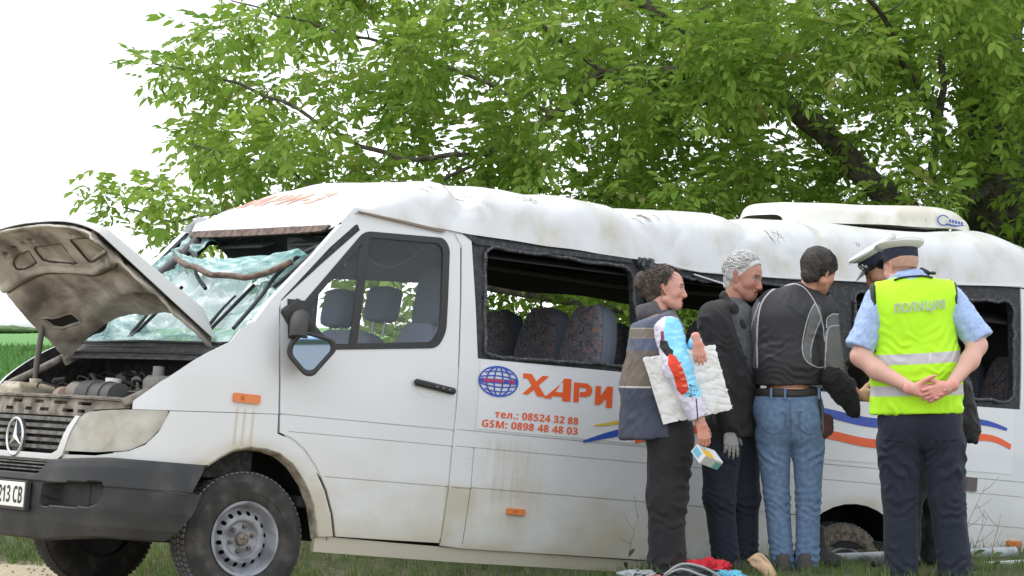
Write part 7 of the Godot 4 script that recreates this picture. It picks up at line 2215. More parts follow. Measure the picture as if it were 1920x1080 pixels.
func other_officer() -> void:
	var t := thing("person", "second police officer in black jacket bending forward behind the yellow green vest", "person", Vector3(2.137, 0.111, -0.150), "people gathered beside the minibus")
	var sk := Color(0.40, 0.2, 0.14)
	var head := facing(Vector3(-0.78, -0.50, -0.05), Vector3(-0.55, 0.9, 0.0), Vector3(-0.105, 1.651, 0.000), 1.0)
	var hand := hand_bones(Vector3(-0.117, 0.984, -0.120), Vector3(0.3, -1, 0), Vector3(0.5, 0, -1), -1.0, [0.4, 0.4, 0.45, 0.45, 0.4], 1.0)
	finish_body(t, [
		[Vector3(-0.015, 1.481, 0.000), Vector3(-0.076, 1.598, 0.000), 0.065, 0.06, 0.03], [Vector3(0.029, 1.364, 0.000), Vector3(0.220, 0.896, 0.000), 0.12, 0.13, 0.04], [Vector3(0.190, 0.779, 0.050), Vector3(0.006, 0.398, 0.080), 0.09, 0.06, 0.03], [Vector3(0.006, 0.398, 0.080), Vector3(0.029, 0.047, 0.060), 0.06, 0.045, 0.03], [Vector3(0.249, 0.779, -0.050), Vector3(0.167, 0.061, -0.060), 0.09, 0.045, 0.03], [Vector3(-0.199, 1.101, -0.060), Vector3(-0.146, 1.007, -0.100), 0.045, 0.03, 0.02]],
		head, [hand], sk, Color(0.03, 0.02, 0.015), Color(0.4, 0.2, 0.14), 0.4, 0.3)
	hair_mesh("hair", t, head, [], 0.004, [[Vector3(0, -0.5, 0.86), 0.0], [Vector3(0, -1, 0.4), 0.03]], [Color(0.008, 0.007, 0.006), Color(0.03, 0.025, 0.02)], 0.002, 60.0, 60.0)
	peaked_cap(t, head * Transform3D(Basis(Vector3(1, 0, 0), deg_to_rad(2.0)), Vector3(0, 0.045, -0.005)), true)
	var coat := fabric(0.017, 0.0165, 0.016, 0.1, 0.05, 19)
	garment("jacket", t, coat, [
		[Vector3(0.015, 1.364, 0.000), Vector3(0.190, 1.013, 0.000), 0.15, 0.165, 0.05, Vector3(0, 0, 1), 1.15], [Vector3(0.190, 1.013, 0.000), Vector3(0.258, 0.837, 0.000), 0.165, 0.15, 0.05, Vector3(0, 0, 1), 1.05], [Vector3(0.307, 0.954, 0.030), Vector3(0.375, 0.632, 0.050), 0.075, 0.085, 0.05, Vector3(0, 0, 1), 0.9],
		[Vector3(-0.059, 1.423, 0.130), Vector3(-0.222, 1.136, 0.020), 0.08, 0.072, 0.04], [Vector3(-0.222, 1.136, 0.020), Vector3(-0.246, 0.984, -0.060), 0.075, 0.06, 0.04], [Vector3(-0.029, 1.452, -0.100), Vector3(0.000, 1.452, 0.100), 0.085, 0.085, 0.05]], 0.011,
		[[Vector3(-0.22, -1, 0).normalized(), Vector3(-0.22, -1, 0).normalized().dot(Vector3(0.381, 0.691, 0.000))], [Vector3(1, -0.28, 0).normalized(), Vector3(1, -0.28, 0).normalized().dot(Vector3(0.433, 0.808, 0.000))]], creases(0.011, 9.0, 10.0, 9.0))
	garment("trousers", t, fabric(0.012, 0.013, 0.018, 0.06, 0.05, 20), [[Vector3(0.234, 0.808, -0.040), Vector3(0.220, 0.808, 0.050), 0.14, 0.14, 0.05], [Vector3(0.190, 0.735, 0.050), Vector3(0.012, 0.383, 0.080), 0.11, 0.09, 0.04], [Vector3(0.012, 0.383, 0.080), Vector3(0.023, 0.029, 0.060), 0.085, 0.07, 0.04], [Vector3(0.240, 0.735, -0.050), Vector3(0.190, 0.383, -0.050), 0.11, 0.09, 0.04], [Vector3(0.190, 0.383, -0.050), Vector3(0.164, 0.047, -0.060), 0.085, 0.07, 0.04]], 0.012, [[Vector3(0, -1, 0), -0.03]], creases(0.008, 5.0, 5.0, 5.0))
	shoe("shoe", t, Vector3(0.047, 0.000, 0.060), Vector3(-0.146, 0.000, 0.060), mat(0.012, 0.012, 0.012, 0.4), 0.1)
	shoe("shoe", t, Vector3(0.181, 0.000, -0.060), Vector3(0.000, 0.000, -0.060), mat(0.012, 0.012, 0.012, 0.4), 0.1)

# ------------------------------------------------------------------ ground, grass, trees
var soil := FastNoiseLite.new()

# along the minibus (u) and out from its near side (d)
func by_van(x: float, z: float) -> Vector2:
	var a := deg_to_rad(33.2)
	return Vector2((x + 1.907) * cos(a) - (z - 0.24) * sin(a), (x + 1.907) * sin(a) + (z - 0.24) * cos(a) - 0.966)

func ground_y(x: float, z: float) -> float:
	var q := by_van(x, z)
	var under := -0.0963 * clampf(q.x - 0.1, 0.0, 5.4) - 0.005
	var ditch := smoothstep(0.42, 0.02, q.y) * smoothstep(-6.0, -2.4, q.y) * smoothstep(9.0, 6.3, q.x)
	var bank := 0.125 * smoothstep(0.9, 2.4, q.x) * smoothstep(3.2, 1.2, q.y) * smoothstep(-2.5, 0.0, q.y)
	var rough := 0.02 * soil.get_noise_2d(x * 1.7, z * 1.7) + 0.012 * soil.get_noise_2d(x * 6.0, z * 6.0)
	return lerpf(bank, under, ditch) + rough * clampf(absf(q.x) + 0.2, 0.3, 1.0)

# 1 where bare earth shows
func bare(x: float, z: float) -> float:
	var q := by_van(x, z)
	var k := smoothstep(1.2, 0.4, q.x) * smoothstep(-4.3, -3.6, q.y + 0.35 * soil.get_noise_2d(x * 2.0, z * 2.0))
	k = maxf(k, smoothstep(3.4, 4.2, q.y + 0.5 * soil.get_noise_2d(x * 1.5, z * 1.5)))
	k = maxf(k, 0.8 * smoothstep(0.1, -0.3, q.y) * smoothstep(-2.4, -1.8, q.y) * smoothstep(-1.0, 0.0, q.x) * smoothstep(6.0, 5.0, q.x))
	return clampf(k, 0.0, 1.0)

func build_ground() -> void:
	soil.seed = 11
	soil.frequency = 1.0
	soil.fractal_octaves = 3
	var gx := func(u: float) -> float:
		var t: float = u * 2.0 - 1.0
		return 0.5 + 7.5 * t + 1500.0 * pow(absf(t), 7.0) * signf(t)
	var gz := func(v: float) -> float:
		return 6.0 - 17.0 * v - 2800.0 * pow(v, 9.0) if v > 0.0 else 30.0
	var n := 230
	var b := MB.new()
	var ids := []
	for a in n + 1:
		var row := []
		for e in n + 1:
			var x: float = gx.call(float(a) / n)
			var z: float = gz.call(float(e) / n)
			var e2 := 0.05
			var nn := Vector3(ground_y(x - e2, z) - ground_y(x + e2, z), 2.0 * e2, ground_y(x, z - e2) - ground_y(x, z + e2)).normalized()
			var k := bare(x, z)
			var s := 0.5 + 0.5 * soil.get_noise_2d(x * 5.0, z * 5.0)
			var f := clampf((-9.0 - z) / 4.0, 0.0, 1.0)
			var g := Color(0.05, 0.062, 0.022).lerp(Color(0.10, 0.085, 0.045), s * 0.7).lerp(Color(0.10, 0.245, 0.058), f)
			b.col = g.lerp(Color(0.32, 0.26, 0.175).lerp(Color(0.47, 0.40, 0.285), s), k)
			row.append(b.vert(Vector3(x, ground_y(x, z) if absf(x) < 40.0 and z > -40.0 else 0.0, z), nn))
		ids.append(row)
	for a in n:
		for e in n: b.quad(ids[a][e], ids[a + 1][e], ids[a + 1][e + 1], ids[a][e + 1])
	var m := vmat(1.0)
	m.heightmap_enabled = true
	m.heightmap_texture = noise_tex(0.05, 5, [Color.BLACK, Color.WHITE], [0.2, 0.8], 3, 256)
	m.heightmap_scale = 1.2
	m.uv1_triplanar = true
	m.uv1_world_triplanar = true
	m.uv1_scale = Vector3.ONE * 1.6
	tag(obj("ground", b.mesh(), m), "", "", "", "structure")

func blade_tuft(count: int, height: float, width: float, splay: float, seed_no: int) -> ArrayMesh:
	rng.seed = seed_no
	var b := MB.new()
	for k in count:
		var w := TAU * rng.randf()
		var d := Vector3(cos(w), 0, sin(w))
		var s := Vector3(-d.z, 0, d.x) * width * rng.randf_range(0.6, 1.0)
		var base := Vector3(rng.randf_range(-1, 1), 0, rng.randf_range(-1, 1)) * splay * 0.35
		var h := height * rng.randf_range(0.5, 1.0)
		var lean := splay * rng.randf_range(0.2, 1.0)
		var p := [base, base + d * lean * 0.25 + Vector3(0, h * 0.55, 0), base + d * lean * 0.9 + Vector3(0, h, 0)]
		var nn := (Vector3(0, 0.5, 0) + d * 0.8).normalized()
		var a0 := b.vert(p[0] - s * 0.5, nn)
		var a1 := b.vert(p[0] + s * 0.5, nn)
		var c0 := b.vert(p[1] - s * 0.45, nn)
		var c1 := b.vert(p[1] + s * 0.45, nn)
		var e := b.vert(p[2], nn)
		b.quad(a0, a1, c1, c0)
		b.tri(c0, c1, e)
	return b.mesh()

func scatter(called: String, mesh: Mesh, m: Material, places: Array, tints: Array, parent: Node = null) -> MultiMeshInstance3D:
	var mm := MultiMesh.new()
	mm.transform_format = MultiMesh.TRANSFORM_3D
	mm.use_colors = true
	mm.mesh = mesh
	mm.instance_count = places.size()
	for k in places.size():
		mm.set_instance_transform(k, places[k])
		mm.set_instance_color(k, tints[k])
	var o := MultiMeshInstance3D.new()
	o.name = numbered(called) if parent == null else called
	o.multimesh = mm
	o.material_override = m
	(self if parent == null else parent).add_child(o, true)
	o.set_meta("kind", "stuff")
	return o

func leafy(rough := 0.5, through := 0.5) -> StandardMaterial3D:
	var m := vmat(rough)
	m.backlight_enabled = true
	m.backlight = Color(through, through, through)
	return m

func build_grass() -> void:
	var gm := leafy(0.6, 0.7)
	var verge := blade_tuft(9, 0.105, 0.006, 0.085, 3)
	var places := []
	var tints := []
	rng.seed = 71
	for k in 42000:
		var x := rng.randf_range(-7.0, 5.5)
		var z := rng.randf_range(-11.0, 2.2)
		if z < -3.0 and rng.randf() < 0.35: continue
		var q := by_van(x, z)
		if q.y > -2.0 and q.y < 0.02 and q.x > -0.9 and q.x < 5.7: continue
		if rng.randf() < bare(x, z) * 1.15: continue
		var patch := 0.5 + 0.5 * soil.get_noise_2d(x * 1.3 + 40.0, z * 1.3)
		if rng.randf() > 0.35 + patch: continue
		var s := rng.randf_range(0.45, 1.15) * lerpf(0.6, 1.25, patch)
		if q.y > 0.5 and q.x > 1.0: s *= 0.72
		places.append(Transform3D(Basis(Vector3.UP, rng.randf() * TAU).scaled(Vector3(s, s * rng.randf_range(0.7, 1.4), s)), Vector3(x, ground_y(x, z) - 0.006, z)))
		var dry := rng.randf()
		tints.append(Color(0.10, 0.17, 0.035).lerp(Color(0.17, 0.25, 0.06), rng.randf()) if dry > 0.14 else Color(0.26, 0.22, 0.12))
	tag(scatter("grass", verge, gm, places, tints), "short ragged grass on the verge round the minibus and the feet", "grass", "", "stuff")
	# the crop in the field behind
	var crop := blade_tuft(10, 0.34, 0.014, 0.16, 9)
	places = []
	tints = []
	for k in 60000:
		var d := 10.0 + 150.0 * pow(rng.randf(), 1.5)
		var z := -d
		var half := 0.22 * (d + 18.0) + 2.0
		var x := rng.randf_range(-half, half * 0.8)
		var s := rng.randf_range(0.7, 1.25) * (1.0 + d / 200.0)
		places.append(Transform3D(Basis(Vector3.UP, rng.randf() * TAU).scaled(Vector3(s * (1.0 + d / 60.0), s, s * (1.0 + d / 60.0))), Vector3(x, -0.02, z)))
		var row := 0.5 + 0.5 * soil.get_noise_2d(x * 0.5, z * 0.12)
		tints.append(Color(0.07, 0.22, 0.045).lerp(Color(0.17, 0.37, 0.085), clampf(0.55 * row + 0.5 * rng.randf(), 0.0, 1.0)))
	tag(scatter("wheat_crop", crop, gm, places, tints), "green young wheat growing across the flat field behind", "wheat", "", "stuff")

# ---- walnut tree
func compound_leaf(seed_no: int, col := Color.WHITE) -> ArrayMesh:
	rng.seed = seed_no
	var b := MB.new()
	b.col = col
	var ln := rng.randf_range(0.17, 0.25)
	var spine := func(t: float) -> Vector3: return Vector3(0, -0.10 * t * t - 0.02 * t, ln * t)
	b.tube([spine.call(0.0), spine.call(0.5), spine.call(1.0)], [0.0022, 0.0018, 0.0012], 4, false)
	var pairs := [0.42, 0.70, 0.96]
	for k in 7:
		var t: float = pairs[k / 2] if k < 6 else 1.0
		var base: Vector3 = spine.call(t)
		var sd: float = (-1.0 if k % 2 == 0 else 1.0) if k < 6 else 0.0
		var d := (Vector3(sd * rng.randf_range(0.8, 1.1), -rng.randf_range(0.25, 0.75), rng.randf_range(0.35, 0.7)) if k < 6 else Vector3(rng.randf_range(-0.2, 0.2), -0.8, 0.9)).normalized()
		var l := rng.randf_range(0.085, 0.125) * (0.62 + 0.23 * t)
		var w := l * rng.randf_range(0.44, 0.56)
		var ac := d.cross(Vector3(rng.randf_range(-0.25, 0.25), 1, rng.randf_range(-0.25, 0.25))).normalized()
		var up := ac.cross(d).normalized()
		var rib := []
		var left := []
		var right := []
		for e in 4:
			var q: float = [0.0, 0.3, 0.68, 1.0][e]
			var wd: float = [0.06, 0.9, 0.8, 0.0][e] * w * 0.5
			var c := base + d * l * q - Vector3(0, 0.22 * l * q * q, 0)
			var n0 := up
			rib.append(b.vert(c, n0))
			left.append(b.vert(c + ac * wd + up * wd * 0.35, (up - ac * 0.35).normalized()))
			right.append(b.vert(c - ac * wd + up * wd * 0.35, (up + ac * 0.35).normalized()))
		for e in 3:
			b.quad(rib[e], left[e], left[e + 1], rib[e + 1])
			b.quad(rib[e], rib[e + 1], right[e + 1], right[e])
	return b.mesh()

var node_p := PackedVector3Array()
var node_r := PackedFloat32Array()

func limb(b: MB, pts: Array, r0: float, r1: float, sides := 9) -> void:
	var s := spline(pts, 7)
	var rad := []
	for k in s.size():
		var t := float(k) / (s.size() - 1)
		var r := lerpf(r0, r1, t)
		s[k] += Vector3(cloth.get_noise_3d(s[k].x * 2.0, s[k].y * 2.0, 1.0), cloth.get_noise_3d(s[k].x * 2.0, 5.0, s[k].y * 2.0), cloth.get_noise_3d(9.0, s[k].x * 2.0, s[k].y * 2.0)) * 0.05 * (1.0 if k > 0 else 0.0)
		rad.append(r * (1.0 + 0.18 * cloth.get_noise_3d(s[k].x * 5.0, s[k].y * 5.0, 3.0)))
		node_p.append(s[k])
		node_r.append(r)
	b.tube(s, rad, sides)

func build_trees() -> void:
	cloth.seed = 17
	cloth.frequency = 1.0
	cloth.fractal_octaves = 2
	var t := thing("walnut_tree", "large walnut tree in fresh leaf spreading over and behind the minibus", "tree", Vector3.ZERO)
	var bark := mottled([Color(0.055, 0.046, 0.037), Color(0.125, 0.108, 0.088), Color(0.2, 0.178, 0.15)], [0.2, 0.5, 0.85], 0.02, 0.5, 0.95, 131, 1.2)
	var b := MB.new()
	limb(b, [Vector3(4.05, -0.2, -8.4), Vector3(3.98, 1.3, -8.3), Vector3(3.86, 2.5, -8.2), Vector3(3.8, 3.6, -8.2), Vector3(3.95, 5.0, -8.3), Vector3(4.1, 7.2, -8.5)], 0.40, 0.16, 16)
	obj("trunk", b.mesh(), bark, t)
	var limbs := [
		[[Vector3(3.95, 1.5, -8.2), Vector3(3.4, 2.0, -7.6), Vector3(2.95, 2.36, -7.2), Vector3(2.42, 2.82, -7.0), Vector3(1.94, 3.30, -7.0), Vector3(1.37, 3.58, -6.9), Vector3(0.81, 4.0, -6.8), Vector3(-0.3, 4.9, -6.6), Vector3(-1.4, 5.4, -6.5)], 0.15, 0.03],
		[[Vector3(1.94, 3.30, -7.0), Vector3(1.37, 3.35, -6.5), Vector3(0.62, 3.27, -6.2), Vector3(0.31, 2.97, -6.0), Vector3(-0.04, 2.75, -6.0), Vector3(-0.8, 2.66, -6.1), Vector3(-1.45, 2.95, -6.2), Vector3(-2.05, 3.25, -6.3), Vector3(-2.62, 3.38, -6.3)], 0.07, 0.008],
		[[Vector3(1.94, 3.30, -7.0), Vector3(1.3, 3.1, -6.4), Vector3(0.7, 3.28, -6.1), Vector3(0.39, 3.52, -6.0), Vector3(0.08, 3.8, -6.0), Vector3(-0.4, 4.2, -6.1)], 0.055, 0.012],
		[[Vector3(3.85, 2.55, -8.1), Vector3(3.55, 2.45, -7.6), Vector3(3.32, 2.40, -7.3), Vector3(3.2, 2.55, -7.2), Vector3(3.2, 2.95, -7.1), Vector3(3.28, 3.5, -7.1), Vector3(3.25, 4.3, -7.2)], 0.075, 0.03],
		[[Vector3(3.8, 3.3, -8.2), Vector3(3.5, 3.5, -7.6), Vector3(3.4, 3.9, -7.2), Vector3(3.1, 4.4, -7.0)], 0.08, 0.03],
		[[Vector3(3.95, 1.2, -8.2), Vector3(3.0, 1.6, -7.2), Vector3(1.9, 1.7, -6.6), Vector3(0.9, 1.55, -6.4), Vector3(-0.3, 1.75, -6.4), Vector3(-1.1, 2.0, -6.4), Vector3(-1.85, 2.3, -6.4), Vector3(-2.5, 2.22, -6.3), Vector3(-2.85, 2.3, -6.2)], 0.09, 0.006],
		[[Vector3(0.31, 2.97, -6.0), Vector3(-0.6, 3.4, -6.3), Vector3(-1.4, 3.65, -6.5), Vector3(-2.1, 3.85, -6.5)], 0.035, 0.007],
		[[Vector3(-0.04, 2.75, -6.0), Vector3(-0.9, 2.35, -5.9), Vector3(-1.6, 2.55, -5.9), Vector3(-2.3, 2.75, -5.9)], 0.03, 0.007],
		[[Vector3(1.37, 3.58, -6.9), Vector3(1.5, 4.6, -6.9), Vector3(1.2, 5.8, -6.8)], 0.08, 0.03],
		[[Vector3(3.8, 3.6, -8.2), Vector3(2.8, 4.6, -8.6), Vector3(1.8, 5.4, -8.8), Vector3(0.6, 5.9, -8.8)], 0.10, 0.03],
		[[Vector3(3.95, 2.2, -8.3), Vector3(4.8, 2.9, -7.8), Vector3(5.6, 3.4, -7.4)], 0.10, 0.03],
		[[Vector3(3.5, 2.6, -7.8), Vector3(3.0, 3.3, -6.6), Vector3(2.5, 3.8, -5.6), Vector3(1.9, 4.2, -4.8)], 0.06, 0.015]]
	for q in limbs:
		b = MB.new()
		limb(b, q[0], q[1] * (0.9 if q[1] > 0.12 else 0.55), q[2] * 0.8)
		obj("limb", b.mesh(), bark, t)
	# twigs reach out to points spread through the crown and join the nearest wood
	var edge := [[0.9, 0.6], [1.2, -0.9], [1.55, -1.35], [1.8, -1.4], [2.0, -2.55], [2.2, -2.95], [2.32, -3.15], [2.45, -3.2], [2.58, -2.65], [2.75, -2.6], [2.95, -2.62], [3.1, -2.5], [3.25, -2.62], [3.38, -2.75], [3.5, -2.7], [3.6, -2.3], [3.8, -2.2], [4.3, -2.3], [5.2, -2.0], [6.5, -0.5], [7.5, 1.5]]
	rng.seed = 19
	var targets := []
	var tries := 0
	while targets.size() < 2000 and tries < 40000:
		tries += 1
		var p := Vector3(rng.randf_range(-3.3, 6.0), 0, rng.randf_range(-8.6, -4.9))
		p.y = rng.randf_range(0.95, 4.1) if rng.randf() < 0.80 else rng.randf_range(4.1, 7.3)
		if p.y > 4.2: p.z = rng.randf_range(-9.2, -3.0)
		var xe := table(edge, p.y) * (18.0 - p.z) / 24.4
		if p.x < xe + 0.12: continue
		if p.z > -5.2 and p.y < 1.9: continue
		var clump := cloth.get_noise_3d(p.x * 1.3, p.y * 1.5, p.z * 1.1)
		var thick := lerpf(0.26, 0.66, smoothstep(-1.6, 2.2, p.x))
		if p.y < 1.9 and p.x < 1.2: thick *= 0.75
		if p.y > 4.1: thick *= 0.62
		if rng.randf() > thick + clump * 1.15: continue
		if p.x > 2.0 and p.z > -7.9 and p.y < 3.3 and rng.randf() < 0.6: continue
		targets.append(p)
	targets.append_array([Vector3(-3.02, 2.46, -6.2), Vector3(-3.1, 2.38, -6.2), Vector3(-2.85, 2.34, -6.2), Vector3(-2.72, 3.36, -6.3), Vector3(-2.6, 3.44, -6.3), Vector3(-2.52, 3.25, -6.3), Vector3(-2.5, 2.1, -6.3), Vector3(-2.45, 2.02, -6.3)])
	var root := Vector3(3.5, 2.2, -7.8)
	targets.sort_custom(func(a, c): return a.distance_squared_to(root) < c.distance_squared_to(root))
	var tw := MB.new()
	var leaves := []
	var shapes := []
	for k in 4: shapes.append(compound_leaf(100 + k))
	rng.seed = 23
	for p in targets:
		var best := 1e9
		var at := 0
		for k in node_p.size():
			var d: float = p.distance_squared_to(node_p[k])
			if d < best:
				best = d
				at = k
		var s := node_p[at]
		var d := sqrt(best)
		var r0 := minf(node_r[at] * 0.6, 0.006 + 0.010 * d)
		var mid: Vector3 = s.lerp(p, 0.5) + Vector3(rng.randf_range(-0.1, 0.1), rng.randf_range(-0.02, 0.12), rng.randf_range(-0.1, 0.1)) * d
		var path := spline([s, mid, p], 3)
		tw.tube(path, [r0, r0 * 0.85, r0 * 0.75, r0 * 0.65, r0 * 0.55, r0 * 0.45, 0.0035], 5, false)
		for k in range(1, path.size()):
			node_p.append(path[k])
			node_r.append(maxf(r0 * (1.0 - 0.12 * k), 0.0035))
		var dir: Vector3 = (p - mid).normalized()
		var count := rng.randi_range(6, 10)
		for k in count:
			var back := rng.randf() * rng.randf() * 0.4
			var w := TAU * (k + rng.randf() * 0.5) / count
			var ax := dir.cross(Vector3(0.1, 1, 0.2)).normalized()
			var out := (dir * rng.randf_range(0.1, 0.8) + (ax * cos(w) + ax.cross(dir) * sin(w)) * rng.randf_range(0.6, 1.0) + Vector3(0, 0.25, 0)).normalized()
			var z := out
			var x := Vector3.UP.cross(z).normalized()
			if x.length() < 0.5: x = Vector3.RIGHT
			var bs := Basis(x, z.cross(x), z) * Basis(Vector3(0, 0, 1), rng.randf_range(-0.5, 0.5))
			leaves.append([Transform3D(bs.scaled(Vector3.ONE * rng.randf_range(0.6, 1.2)), p - dir * back), rng.randi() % 4, rng.randf()])
	tag(obj("twigs", tw.mesh(), bark, t), "", "", "", "stuff")
	var lm := leafy(0.7, 1.0)
	var tint := func(r: float) -> Color: return Color(0.19, 0.325, 0.04).lerp(Color(0.35, 0.49, 0.085), r) if r < 0.97 else Color(0.34, 0.38, 0.09)
	# the 300 leaves that stand out most, towards the light side, are parts of their own
	leaves.sort_custom(func(a, c): return a[0].origin.x - 0.35 * a[0].origin.z < c[0].origin.x - 0.35 * c[0].origin.z)
	var kinds := [[[], []], [[], []], [[], []], [[], []]]
	var own := []
	for k in 16: own.append(compound_leaf(100 + k % 4, tint.call(0.2 + 0.22 * (k / 4))))
	for k in leaves.size():
		var l: Array = leaves[k]
		if k < 300:
			var o := obj("leaf", own[l[1] + 4 * (k % 4)], lm, t)
			o.transform = l[0]
		else:
			kinds[l[1]][0].append(l[0])
			kinds[l[1]][1].append(tint.call(l[2]))
	for k in 4: scatter("foliage", shapes[k], lm, kinds[k][0], kinds[k][1], t)
	print("leaves ", leaves.size(), " twigs ", targets.size(), " tries ", tries)
	# far edge of the field
	rng.seed = 77
	var far := thing("hedgerow", "low dark hedge far away along the edge of the green field", "hedge", Vector3(-118, 0, -640))
	var pl2 := []
	var ti2 := []
	for k in 260:
		pl2.append(Transform3D(Basis(Vector3.UP, rng.randf() * TAU).scaled(Vector3(2.0, 0.9, 1.6) * rng.randf_range(0.5, 1.2)), Vector3(rng.randf_range(-46, 26) * sqrt(rng.randf()), 0.3, rng.randf_range(-6, 6))))
		ti2.append(Color(0.05, 0.10, 0.03).lerp(Color(0.09, 0.15, 0.05), rng.randf()))
	var bl := MB.new()
	bl.ball(Transform3D(Basis.from_scale(Vector3(1, 0.9, 1)), Vector3(0, 0.5, 0)), 5)
	scatter("bushes", bl.mesh(), vmat(0.9), pl2, ti2, far)
	# low bushes behind the minibus, seen through its windows
	rng.seed = 29
	for q in [[Vector3(1.2, 0, -12.5), 1.5, 2.0, "low green bush seen through the first side window"], [Vector3(3.6, 0, -12.0), 1.6, 2.3, "low green bush below the walnut trunk behind the people"], [Vector3(5.6, 0, -11.0), 1.4, 2.2, "low green bush at the right end behind the minibus"]]:
		var bush := thing("bush", q[3], "bush", q[0], "bushes behind the minibus")
		var st := MB.new()
		var pl := []
		var ti := []
		for k in 16:
			var w := rng.randf() * TAU
			var e := Vector3(cos(w) * q[1] * rng.randf_range(0.2, 0.9), q[2] * rng.randf_range(0.5, 0.95), sin(w) * q[1] * rng.randf_range(0.2, 0.7))
			st.tube(spline([Vector3(e.x * 0.1, -0.05, e.z * 0.1), Vector3(e.x * 0.5, e.y * 0.6, e.z * 0.5), e], 3), [0.02, 0.015, 0.012, 0.01, 0.008, 0.006, 0.004], 5)
		for k in 700:
			var p: Vector3 = Vector3(rng.randfn() * 0.45, 0, rng.randfn() * 0.35) * q[1]
			p.y = q[2] * rng.randf_range(0.05, 1.0) * sqrt(clampf(1.15 - pow(p.x / q[1], 2.0) * 0.6, 0.1, 1.0))
			pl.append(Transform3D(Basis(Vector3.UP, rng.randf() * TAU) * Basis(Vector3(1, 0, 0), rng.randf_range(-0.6, 0.5)), p))
			ti.append(tint.call(rng.randf() * 0.8))
		tag(obj("stems", st.mesh(), bark, bush), "", "", "", "stuff")
		scatter("foliage", shapes[0], lm, pl, ti, bush)

func weed(at: Vector3, h: float, lean: Vector3, label: String, seed_no: int) -> void:
	var t := thing("weed", label, "weed", at, "tall weeds in front of the minibus")
	rng.seed = seed_no
	var stem := spline([Vector3.ZERO, lean * 0.35 + Vector3(0, h * 0.5, 0), lean + Vector3(0, h, 0)], 5)
	obj("stem", tube_mesh(stem, [0.003, 0.003, 0.0025, 0.002, 0.002, 0.002, 0.0015, 0.0015, 0.001, 0.001, 0.0008], 5), mat(0.24, 0.23, 0.12, 0.9), t)
	for k in 5:
		var p: Vector3 = stem[1 + k * 2 if 1 + k * 2 < stem.size() else stem.size() - 1]
		var d := Vector3(rng.randf_range(-1, 1), rng.randf_range(0.3, 0.9), rng.randf_range(-0.6, 0.6)).normalized()
		if k < 2:
			var b := MB.new()
			b.col = Color(0.08, 0.14, 0.035)
			var ac := d.cross(Vector3(0, 0.2, 1)).normalized()
			b.sheet(func(u, v): return p + d * 0.09 * u + ac * 0.022 * (v - 0.5) * sin(PI * clampf(u * 0.96 + 0.04, 0.0, 1.0)) - Vector3(0, 0.03 * u * u, 0), 5, 2)
			obj("leaf", b.mesh(), leafy(0.6, 0.6), t)
		else: obj("side_shoot", tube_mesh([p, p + d * 0.05, p + d * 0.11 + Vector3(0, 0.02, 0)], [0.002, 0.0015, 0.001], 5), mat(0.24, 0.23, 0.12, 0.9), t)

func crumpled(called: String, label: String, category: String, m: Material, at: Vector3, size: Vector3, seed_no: int, wrinkle := 0.35, group := "") -> Node3D:
	var f := FastNoiseLite.new()
	f.seed = seed_no
	f.frequency = 1.0
	f.fractal_octaves = 3
	var b := MB.new()
	b.sheet(func(u, v):
		var th: float = PI * v
		var ph: float = TAU * u
		var p: Vector3 = Vector3(sin(th) * cos(ph), cos(th), sin(th) * sin(ph))
		var r: float = 1.0 + wrinkle * (f.get_noise_3d(p.x * 1.6, p.y * 1.6, p.z * 1.6) + 0.6 * (0.4 - absf(f.get_noise_3d(p.x * 3.0 + 5.0, p.y * 3.0, p.z * 3.0)) * 2.5))
		p *= r
		p.y = maxf(p.y, -0.35)
		return p * size, 48, 28)
	var o := obj(called, b.mesh(), m)
	o.position = at + Vector3(0, 0.3 * size.y, 0)
	tag(o, label, category, group)
	return o

